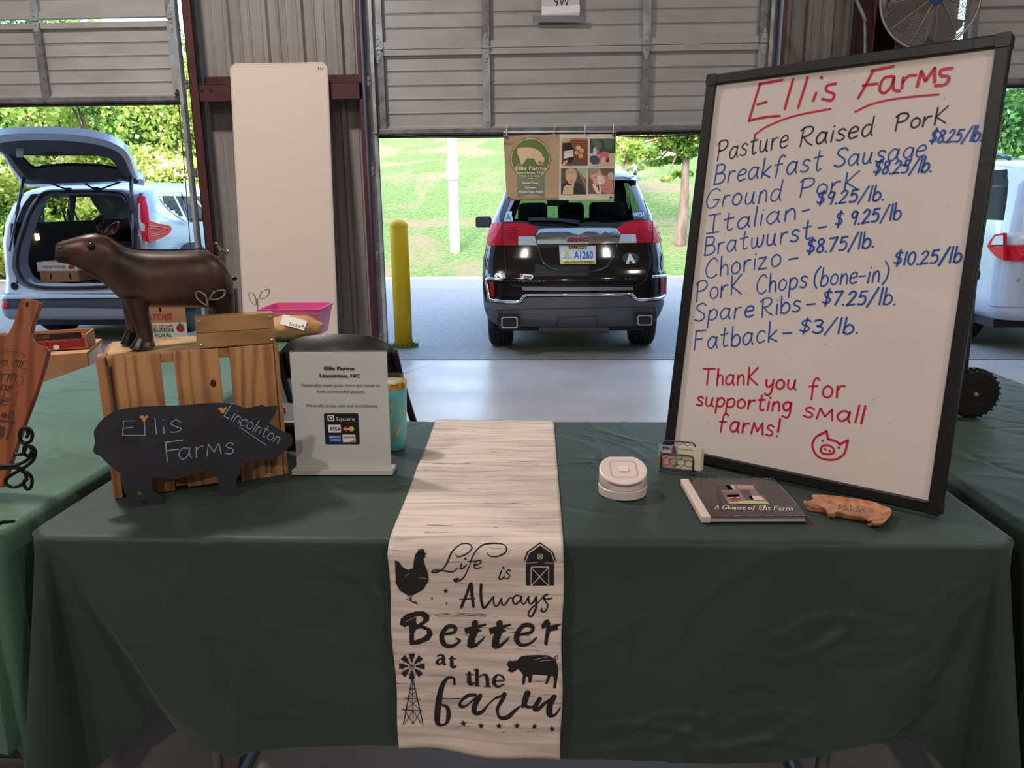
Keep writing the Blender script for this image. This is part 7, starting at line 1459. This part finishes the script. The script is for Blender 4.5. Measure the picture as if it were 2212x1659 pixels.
# opening seal, sill, blanket
sealo = [(190, 1190), (150, 1120), (132, 1050), (150, 930), (190, 800), (232, 680), (290, 580), (340, 525), (420, 512), (650, 506), (900, 516), (955, 545), (985, 610), (1008, 760), (1020, 880), (1030, 1000), (1030, 1120), (1000, 1200), (800, 1232), (500, 1240), (300, 1232)]
P = pk(S, c6, sealo, 3); g = G(); g.tube([S(p[0], p[1], .012) for p in P], .016, 8, closed=True); g.build('door_seal', mat('seal_black', (20, 21, 24), .6), sv, smooth=True)
P2 = pk(S, c6, sealo, 3); n = len(P2); cx_ = sum(p[0] for p in P2)/n; cz_ = sum(p[1] for p in P2)/n; O2 = [((p[0]-cx_)*1.10+cx_, (p[1]-cz_)*1.07+cz_) for p in P2]; I2 = [((p[0]-cx_)*.9+cx_, (p[1]-cz_)*.93+cz_) for p in P2]
g = G(); g.add([S(a, b, .004) for a, b in O2]+[S(p[0], p[1], .006) for p in P2]+[S(a, b, -.09) for a, b in I2], [(i, (i+1) % n, n+(i+1) % n, n+i) for i in range(n)]+[(n+i, n+(i+1) % n, 2*n+(i+1) % n, 2*n+i) for i in range(n)]); g.build('opening_frame', mat('frame_bluegrey', (92, 100, 116), .35, coat=.3), sv, smooth=True)
S.patch([(-20, 1285), (200, 1285), (800, 1290), (1180, 1290), (1180, 1310), (800, 1312), (0, 1312)], .05, silver, 'bumper_ledge', sv, .05, 0, c6)
S.patch([(-25, 1315), (400, 1318), (1190, 1316), (1190, 1395), (400, 1392), (0, 1390)], .03, bumpd, 'bumper_face', sv, .02, 0, c6)
S.patch([(20, 1392), (400, 1390), (1190, 1396), (1440, 1396), (1440, 1450), (1190, 1470), (400, 1478), (60, 1468), (30, 1440)], .045, bumps, 'skid_plate', sv, .04, 0, c6)
S.patch([(-25, 1345), (80, 1350), (72, 1388), (0, 1392), (-25, 1385)], .04, lens, 'bumper_reflector', sv, .01, 0, c6)
RGT = [(1056, 548), (1080, 540), (1112, 545), (1128, 620), (1142, 735), (1140, 885), (1092, 884), (1072, 800), (1055, 730)]
S.patch(RGT, .014, lens, 'tail_light', sv, .02, 0, c6); S.patch([(1058, 600), (1072, 596), (1078, 740), (1110, 760), (1112, 812), (1080, 806), (1064, 740)], .018, clearl, 'tail_light_clear', sv, .008, 0, c6)
S.patch([(-30, 650), (20, 620), (60, 590), (30, 700), (25, 850), (0, 885), (-30, 885)], .014, lens, 'tail_light', sv, .02, 0, c6)
XS = S.X0+max(S.hw(S.uv(*c6(1140, y_))[1]) for y_ in (750, 820, 880))+.016; FSide = Fr((XS, 8, 1), (0, 1, 0), (0, 0, 1)); FSide.n = np.array([1., 0, 0])
g = G(); g.prism(pk(FSide, c6, [(1128, 742), (1200, 752), (1285, 768), (1300, 795), (1280, 830), (1210, 868), (1128, 884)], 3), FSide, -.02, .012); g.build('tail_light', lens, sv)
g = G()
for k, pts in enumerate(([(1130, 770), (1200, 778), (1262, 792), (1240, 826), (1130, 850)], [(1130, 790), (1195, 800), (1180, 826), (1130, 836)])): g.tube([FSide(p[0], p[1], .013) for p in pk(FSide, c6, pts, 4, False)], .006, 6)
g.build('lens_rib', lensd, sv)
g = G(); g.tube([FSide(p[0], p[1], .0) for p in pk(FSide, c6, [(1215, 548), (1290, 524), (1372, 514), (1400, 580), (1428, 700), (1440, 748), (1340, 690), (1260, 620), (1215, 560)], 4, False)], .008, 6); g.build('window_trim', chromem, sv)
p = S.uv(*c6(118, 1228)); g = G(); g.lathe([(.001, 0), (.03, 0), (.04, .006)], tuple(S(p[0], p[1], .01)), 14, Matrix(((1, 0, 0), (0, 0, -1), (0, 1, 0)))); g.build('bump_stop', blackpla, sv)
# tailgate, hinged at the roof and raised towards the building
HY, HZ = 8.22, float(ony(167, 402, 8.22)[2]); FTg = Fr((S.X0, HY, HZ), (1, 0, 0), (0, -.90, .42))
outer = [(60, 300), (0, 205), (-90, 130), (-60, 95), (80, 70), (300, 64), (560, 74), (790, 112), (925, 172), (985, 240), (1015, 320), (1045, 395), (1096, 425), (1090, 466), (1000, 440), (760, 452), (500, 462), (300, 468), (190, 466), (130, 400)]
inner = [(150, 240), (150, 236), (160, 234), (200, 233), (300, 233), (420, 233), (520, 234), (640, 234), (760, 236), (812, 241), (850, 270), (886, 310), (890, 330), (880, 338), (760, 318), (600, 312), (480, 312), (360, 322), (262, 334), (200, 286)]
def tgp(p, w=0):
    u, v = FTg.uv(*c6(*p)); return FTg(u, v, w)
def rimring(a, b, w0, w1, m, name, k=3):
    A = pk(FTg, c6, a, k); Bq = pk(FTg, c6, b, k); n = len(A); g = G()
    g.add([FTg(p[0], p[1], w0) for p in A]+[FTg(p[0], p[1], w1) for p in Bq], [(i, (i+1) % n, n+(i+1) % n, n+i) for i in range(n)]); return g.build(name, m, sv, smooth=True)
def lerp(a, b, t): return [(p[0]*(1-t)+q[0]*t, p[1]*(1-t)+q[1]*t) for p, q in zip(a, b)]
mid1, mid2 = lerp(outer, inner, .22), lerp(outer, inner, .62)
sgn = -1 if FTg.n[2] > 0 else 1                                     # underside faces down
rimring(outer, mid1, 0, .02*sgn, silver, 'tailgate_edge'); rimring(mid1, mid2, .02*sgn, .045*sgn, mat('gate_trim', (62, 66, 76), .6), 'tailgate_trim'); rimring(mid2, inner, .045*sgn, .0, mat('gate_trim_dark', (46, 50, 58), .6), 'tailgate_trim')
rimring(outer, outer, 0, -.07*sgn, silver, 'tailgate_edge'); rimring(outer, inner, -.07*sgn, -.03*sgn, silver, 'tailgate_skin')
g = G(); g.flat(pk(FTg, c6, inner, 3), FTg, -.01*sgn); g.build('tailgate_glass', glassmat('gate_glass', (205, 214, 214), .05, .1), sv)
q = [FTg.uv(*c6(*p)) for p in ((130, 150), (185, 150), (185, 205), (130, 205))]; g = G(); g.prism(q, FTg, .03*sgn, .06*sgn); g.build('gate_latch', galv, sv, bevel=.004)
q = [FTg.uv(*c6(*p)) for p in ((360, 170), (450, 172), (450, 200), (360, 198))]; g = G(); g.prism(q, FTg, .03*sgn, .052*sgn); g.build('pull_recess', blackpla, sv)
for pts in ([(160, 640), (170, 560), (182, 400)], ):
    pass
a, b = ony(*c6(180, 402), 7.98), S(*S.uv(*c6(88, 960)), .03); g = G(); g.tube([a, a+(b-a)*.5], .016, 8); g.tube([a+(b-a)*.5, b], .010, 8); g.build('gas_strut', mat('strut_grey', (90, 94, 102), .3, .6), sv, smooth=True)
a, b = ony(*c6(1000, 392), 7.98), S(*S.uv(*c6(1030, 930)), .04); g = G(); g.tube([a, a+(b-a)*.5], .020, 8); g.tube([a+(b-a)*.5, b], .012, 8); g.build('gas_strut', mat('strut_grey', (90, 94, 102)), sv, smooth=True)
for x0, y0, x1, y1 in ((350, 432), (500, 488))and ((350, 432, 500, 488), (600, 420, 710, 484), (930, 430, 770, 488)): g = G(); a, b = ony(*c6(x0, y0), 8.14), ony(*c6(x1, y1), 8.16); g.tube([a, b], .009, 6); g.tube([b, b+np.array([-.05 if x0 > 700 else .06, 0, 0])], .014, 6); g.build('hinge_arm', blackpla, sv)
# carton in the load bay
b0_, b1_ = ony(*c6(315, 1212), 8.05), ony(*c6(610, 1220), 8.05)
t, fr, rt, lf = boxy('carton', 'white-lidded brown tomato carton with red tomato logo, inside the open silver SUV', (b0_[0]+b1_[0])/2, 8.25, zf+.015, float(b1_[0]-b0_[0]), .40, .20, .0, kraft)
bw2 = float(b1_[0]-b0_[0]); g = G(); F = Fr(((b0_[0]+b1_[0])/2, 8.25, zf+.015), (1, 0, 0), (0, 1, 0)); g.fbox(F, -bw2/2-.012, bw2/2+.012, -.212, .212, .115, .209); g.build('lid', whc, t, bevel=.002)
fr2 = Fr(fr(0, 0, .013), fr.ex, fr.ey); text('MANATEE RIVER', fr2, bw2*.42, .145, .042, mat('print_green', (40, 60, 62), .7), 'printed_word', t, sx=.78, w=.002)
for du in (0, .028, .014): g = G(); g.flat(ell(bw2*.83+du, .155+(.014 if du == .014 else 0), .02, .019, 14), fr2, .002+du*.01); g.build('tomato_logo', rdp, t)
for u in (bw2*.28, bw2*.78): g = G(); g.flat(rrect(u-.009, u+.009, .03, .09, .007), fr, .001); g.build('hand_slot', mat('slot_black', (18, 14, 12)), t)
g = G(); g.grid(lambda a, b: (S.X0-.62+1.3*a, 7.90+.5*b, zf+.006+.012*math.sin(a*26+b*7)+.01*math.sin(a*11)), 50, 10); o = g.build('grey_blanket', mat('blanket', (96, 98, 108), .95), smooth=True); tag(o, 'grey cloth spread on the load floor of the silver SUV', 'blanket'); q = o.modifiers.new('t', 'SOLIDIFY'); q.thickness = .008

# ---- white van
cv = PX(1900, 300, 2.074); white = mat('white_paint', (196, 204, 214), .2, .1, coat=.8)
rowsV = [(694, 176, .06), (684, 188, .01), (660, 194, 0), (610, 194, .02), (560, 193, .03), (510, 189, .06), (470, 182, .10), (430, 174, .15), (390, 165, .22), (362, 156, .32), (350, 146, .46), (344, 126, .7), (340, 100, 1.2)]
V = Car(2362, 7.05, rowsV, 4.9, [(0, 4.6), (.6, 4.8), (.9, 4.7), (1.0, 3.8), (1.5, 2.9), (1.8, 2.2)], .07, .16)
wv_ = thing('car', 'white minivan parked rear-on outside the right door, partly behind the whiteboard', 'car', (V.X0, 9.4, 0)); vz0, vz1 = V.uv(2362, 476)[1], V.uv(2362, 362)[1]
def regv(kind, t, z, x, y):
    h = V.hw(z)
    if kind == 'r' and vz0 < z < vz1 and abs(x) < h*.86: return 'glass'
    if kind == 'f' and vz0 < z < vz1 and abs(x) < h-.1: return 'glass'
    if kind in 'sl' and vz0 < z < vz1 and .0 <= t < .85 and not (.30 < t < .33) and not (.58 < t < .61): return 'glass'
    if z < .62 and kind in 'sl' and any(abs(y-yw) < math.sqrt(max(.41**2-(z-.34)**2, 0)) for yw in (.95, 3.8)): return None
    return 'body'
V.body(wv_, white, white, glassmid, regv, extra=(vz0, vz1))
for sd in (-1, 1): wheel(V.X0+sd*(V.hw(.5)-.12), 8.0, .33, .22, wv_, sd); wheel(V.X0+sd*(V.hw(.5)-.12), 10.85, .33, .22, wv_, sd)
g = G(); g.box((V.X0, 9.3, .3), (1.45, 4, .14)); g.build('underbody', blackpla, wv_)
V.patch([(560, 474), (560, 440), (562, 421), (600, 420), (700, 420), (700, 470)], .014, clearl, 'reversing_light', wv_, .03, 0, cv)
V.patch([(560, 478), (700, 474), (700, 546), (600, 548), (560, 545)], .014, lens, 'tail_light', wv_, .03, 0, cv)
XV = V.X0-max(V.hw(V.uv(2362, y_)[1]) for y_ in (505, 530, 560))-.004; FV = Fr((XV, 8, 1), (0, -1, 0), (0, 0, 1))
for nm_, pts, m_ in (('tail_light', [(486, 482), (500, 455), (522, 428), (560, 421), (560, 474), (500, 478), (500, 484), (560, 480), (560, 545), (530, 530), (505, 506)], lens), ('reversing_light', [(506, 474), (514, 452), (528, 436), (560, 432), (560, 474)], clearl)): g = G(); g.prism(pk(FV, cv, pts), FV, -.02, .012 if m_ is lens else .014); g.build(nm_, m_, wv_)
V.strip([(470, 745), (560, 752), (700, 756)], .006, mat('seam_grey', (150, 156, 164), .4), 'bumper_line', wv_, cv, .002); p = V.uv(*cv(622, 632)); g = G(); g.lathe([(.001, .004), (.012, .004), (.018, 0)], tuple(V(p[0], p[1], .0)), 14, Matrix(((1, 0, 0), (0, 0, -1), (0, 1, 0)))); g.build('parking_sensor', mat('seam_grey', (150, 156, 164)), wv_)
for sd in (-1, 1): g = G(); za = V.z[-3]+.04; g.tube([(V.X0+sd*.60, 7.6, za), (V.X0+sd*.62, 7.8, za+.06), (V.X0+sd*.62, 9.3, za+.07), (V.X0+sd*.60, 9.5, za)], .018, 8); g.build('roof_rail', mat('rail_grey', (120, 126, 136), .3, .5), wv_, smooth=True)
g = G(); g.box((V.X0, 8.4, .85), (1.4, .2, .5)); g.build('rear_bench', seatm, wv_, bevel=.05)
for x_ in (-.4, .4): seat(wv_, V.X0+x_, 8.35, .95, seatm)

# ---- blue car sliver far left, bollard, pole
g = G(); b0_ = onz(850, 752, 0); b1_ = onz(888, 752, 0); rb = float(np.linalg.norm(b1_-b0_))/2; bx, by = float(b0_[0]+b1_[0])/2, float(b0_[1])+rb; zt2 = float(ony(862, 478, by)[2])
bo = thing('bollard', 'yellow-sleeved round bollard standing outside the middle door', 'bollard', (bx, by, 0)); yel = mat('bollard_yellow', (246, 196, 22), .45, sss=0)
g = G(); g.lathe([(rb, .0), (rb*1.01, zt2*.5), (rb*.98, zt2-.03), (rb*.93, zt2-.015), (rb*.7, zt2+.012), (.001, zt2+.03)], (bx, by, 0), 32); g.build('sleeve', yel, bo, smooth=True)
g = G(); g.lathe([(rb*1.02, zt2-.05), (rb*1.03, zt2-.045), (rb*1.02, zt2-.04)], (bx, by, 0), 32); g.build('sleeve_band', yel, bo)
g = G(); rs3 = random.Random(5)
for k in range(160):
    a = rs3.uniform(0, 6.28); r = rb+rs3.uniform(.0, .06); x, y = bx+r*math.cos(a), by+r*math.sin(a); h = rs3.uniform(.015, .06); d = rs3.uniform(-.03, .03); g.add([(x-.006, y, .0), (x+.006, y, 0), (x+d, y+rs3.uniform(-.02, .02), h)], [(0, 1, 2)])
tag(g.build('weeds', mat('weed_green', (110, 130, 60), .9)), 'small weeds growing round the foot of the yellow bollard', 'weeds', kind='stuff')
pb_ = hillhit(985, 545); px_ = lambda y: ony(975+(y-545)*.055, y, float(pb_[1])); po = thing('utility_post', 'square white post with a box on it, standing on the grassy bank', 'post', tuple(map(float, pb_))); zt3 = float(px_(250)[2]); wp_ = mat('post_white', (238, 238, 240), .5)
pw = 19/CF*float((pb_-CC)@_F); g = G(); g.box((pb_[0]-.02, pb_[1], (zt3+pb_[2])/2-.1), (pw, pw, zt3-pb_[2]+.3)); g.build('post_shaft', wp_, po, bevel=.01); z1, z2 = float(px_(388)[2]), float(px_(350)[2]); g = G(); g.box((pb_[0]-.02, pb_[1]-pw*.35, (z1+z2)/2), (pw*1.3, pw*.9, z2-z1)); g.build('meter_box', mat('post_box', (226, 228, 236), .5), po, bevel=.01)

# ---- trees and hedge
rl_ = np.random.RandomState(12)
def leafset(name, blobs, n, size, cols, parent, elong=1.6, shell=.55, stuff=True):
    V_ = []; mi = []; w = np.array([b[3]*b[4]*b[5] for b in blobs])**.7; w /= w.sum(); cnt = np.maximum((w*n).astype(int), 1)
    allv, allm = [], []
    for (cx_, cy_, cz_, rx, ry, rz), c_ in zip(blobs, cnt):
        d = rl_.normal(size=(c_, 3)); d /= np.linalg.norm(d, axis=1)[:, None]; r = shell+(1-shell)*rl_.rand(c_)**.6; lump = 1+.22*np.sin(d[:, 0]*7+cx_)*np.cos(d[:, 2]*6+cz_)*np.sin(d[:, 1]*5)
        p = np.stack([cx_+rx*d[:, 0]*r*lump, cy_+ry*d[:, 1]*r*lump, cz_+rz*d[:, 2]*r*lump], 1)
        a = rl_.normal(size=(c_, 3)); a /= np.linalg.norm(a, axis=1)[:, None]; b = np.cross(a, rl_.normal(size=(c_, 3))); b /= np.linalg.norm(b, axis=1)[:, None]; s = size*(.5+rl_.rand(c_))[:, None]
        q = np.stack([p-a*s*elong*.5, p+b*s*.5, p+a*s*elong*.5, p-b*s*.5], 1); allv.append(q.reshape(-1, 3))
        k = np.sin(p[:, 0]*2.3+p[:, 2]*1.7)+np.sin(p[:, 2]*3.1+p[:, 1])+rl_.normal(size=c_)*.8; allm.append(np.digitize(k, np.linspace(-1.6, 1.6, len(cols)-1)))
    V_ = np.concatenate(allv); mi = np.concatenate(allm); org = ORG[parent.name]; V_ = V_-np.array(org); nf = len(V_)//4
    me = bpy.data.meshes.new(name); me.vertices.add(len(V_)); me.vertices.foreach_set('co', V_.ravel()); me.loops.add(nf*4); me.loops.foreach_set('vertex_index', np.arange(nf*4)); me.polygons.add(nf); me.polygons.foreach_set('loop_start', np.arange(nf)*4); me.polygons.foreach_set('loop_total', np.full(nf, 4))
    for c_ in cols: me.materials.append(c_)
    me.polygons.foreach_set('material_index', mi.astype(np.int32)); me.update(calc_edges=True); me.validate(); o = bpy.data.objects.new(name, me); link(o, parent); ORG[o.name] = org
    if stuff: o['kind'] = 'stuff'
    return o
lf_ = lambda c: mat('leaf_%d_%d_%d' % c, c, .55, translucent=.35, spec=.3)
L1 = [lf_((78, 112, 56)), lf_((116, 152, 70)), lf_((160, 190, 92)), lf_((200, 214, 122)), lf_((226, 232, 150))]; L2 = [lf_((96, 134, 62)), lf_((150, 180, 84)), lf_((180, 196, 92)), lf_((222, 224, 140)), lf_((240, 238, 178))]; L3 = [lf_((70, 116, 66)), lf_((104, 156, 84)), lf_((146, 190, 110)), lf_((180, 214, 130))]
bark = mat('bark', (150, 126, 106), .9, col2=(110, 90, 76), scale=9, stretch=(1, 1, .3), bump=.5, bscale=20); barkd = mat('bark_dark', (84, 70, 56), .9)
def bush(label, x, y, w_, h_, cols, n, seed, cat='bush', group='hedge behind the silver SUV', size=.062):
    z0 = hz(x, y)-.05; t = thing('bush', label, cat, (x, y, z0), group=group); rs = random.Random(seed); bl = []
    for k in range(9): bl.append((x+rs.uniform(-.5, .5)*w_, y+rs.uniform(-.5, .5)*1.2, z0+h_*rs.uniform(.2, .86), w_*rs.uniform(.22, .38), .7, h_*rs.uniform(.16, .26)))
    bl.append((x, y+.5, z0+h_*.45, w_*.5, .8, h_*.48)); leafset('foliage', bl, n, size, cols, t)
    for k in range(6):
        g = G(); a = Vector((x+rs.uniform(-.3, .3), y, z0)); b = Vector((x+rs.uniform(-.5, .5)*w_, y-.5, z0+h_*rs.uniform(.5, .9))); c_ = (a+b)/2+Vector((rs.uniform(-.3, .3), 0, .2)); g.tube(smooth_line([a, c_, b], 4), [.045-.035*i/8 for i in range(9)], 5); g.build('branch', barkd, t)
    return t
spec = [('pale yellow-green bush at the far left end of the hedge', -13.6, 15.6, 2.6, 4.4, L2), ('dark green bush behind the raised tailgate of the silver SUV', -11.2, 16.0, 2.8, 5.0, L1), ('mixed green bush behind the roof of the silver SUV', -9.0, 15.8, 2.8, 5.2, L1), ('pale flowering bush at the right end of the hedge, by the left door track', -6.9, 15.4, 2.6, 5.0, L2), ('low bright bush behind the side window of the silver SUV', -7.6, 14.9, 2.2, 2.7, L2), ('yellow-green low bush seen through the load bay of the silver SUV', -10.4, 14.9, 2.8, 2.7, L2)]
for i, (lb, x, y, w_, h_, cols) in enumerate(spec): bush(lb, x, y, w_, h_, cols, 24000, 20+i)
for i, (lb, x, y, w_, h_) in enumerate((('bright green bush outside the right door, above the white minivan', 8.0, 15.4, 2.8, 4.4), ('bright green bush outside the right door, right edge of the photo', 10.6, 15.8, 3.0, 5.0))): bush(lb, x, y, w_, h_, L3, 15000, 50+i, group='bushes beyond the white minivan')
def tree(label, px, py, top, blobs, n, cols, rad, name='tree', size=.06):
    P = hillhit(px, py); Y = float(P[1]); t = thing(name, label, 'tree', tuple(map(float, P))); q = [P-np.array([0, 0, .1])]+[ony(a, b, Y+.1*i) for i, (a, b) in enumerate(top)]; g = G(); g.tube(smooth_line(q, 4), [rad*(1-.55*i/(4*(len(q)-1))) for i in range(4*(len(q)-1)+1)], 9); g.build('trunk', bark, t, smooth=True)
    bl = []
    for (x, y, dx, dy, dz) in blobs: c_ = ony(x, y, Y+dz); k = float((c_-CC)@_F)/CF; bl.append((*c_, dx*k, dx*k*.8, dy*k)); g = G(); g.tube([q[-1]-np.array([0, 0, .3]), (q[-1]+c_)/2+np.array([0, 0, .1]), c_], [rad*.3, rad*.2, rad*.06], 5); g.build('branch', bark, t)
    leafset('foliage', bl, n, size, cols, t, shell=.2); return t
tree('slim tree with pale trunk on the grassy bank, between the black SUV and the whiteboard', 1468, 528, [(1476, 460), (1480, 380), (1484, 300)], [(1365, 318, 26, 14, -.3), (1400, 330, 30, 10, .2), (1440, 310, 34, 14, .2), (1490, 318, 34, 20, 0), (1418, 352, 26, 7, .5), (1372, 362, 20, 6, .2), (1460, 345, 30, 8, .5), (1475, 376, 26, 6, .3), (1440, 386, 16, 5, .0), (1500, 270, 90, 34, 0), (1400, 280, 60, 20, .6)], 9000, L2, .13)
tree('leafy tree on the bank, seen above the roof of the black SUV beside the banner', 1345, 470, [(1350, 400), (1352, 330), (1350, 260)], [(1350, 300, 40, 40, 0), (1360, 345, 28, 22, .3), (1330, 260, 60, 40, .5)], 6000, L1, .10)
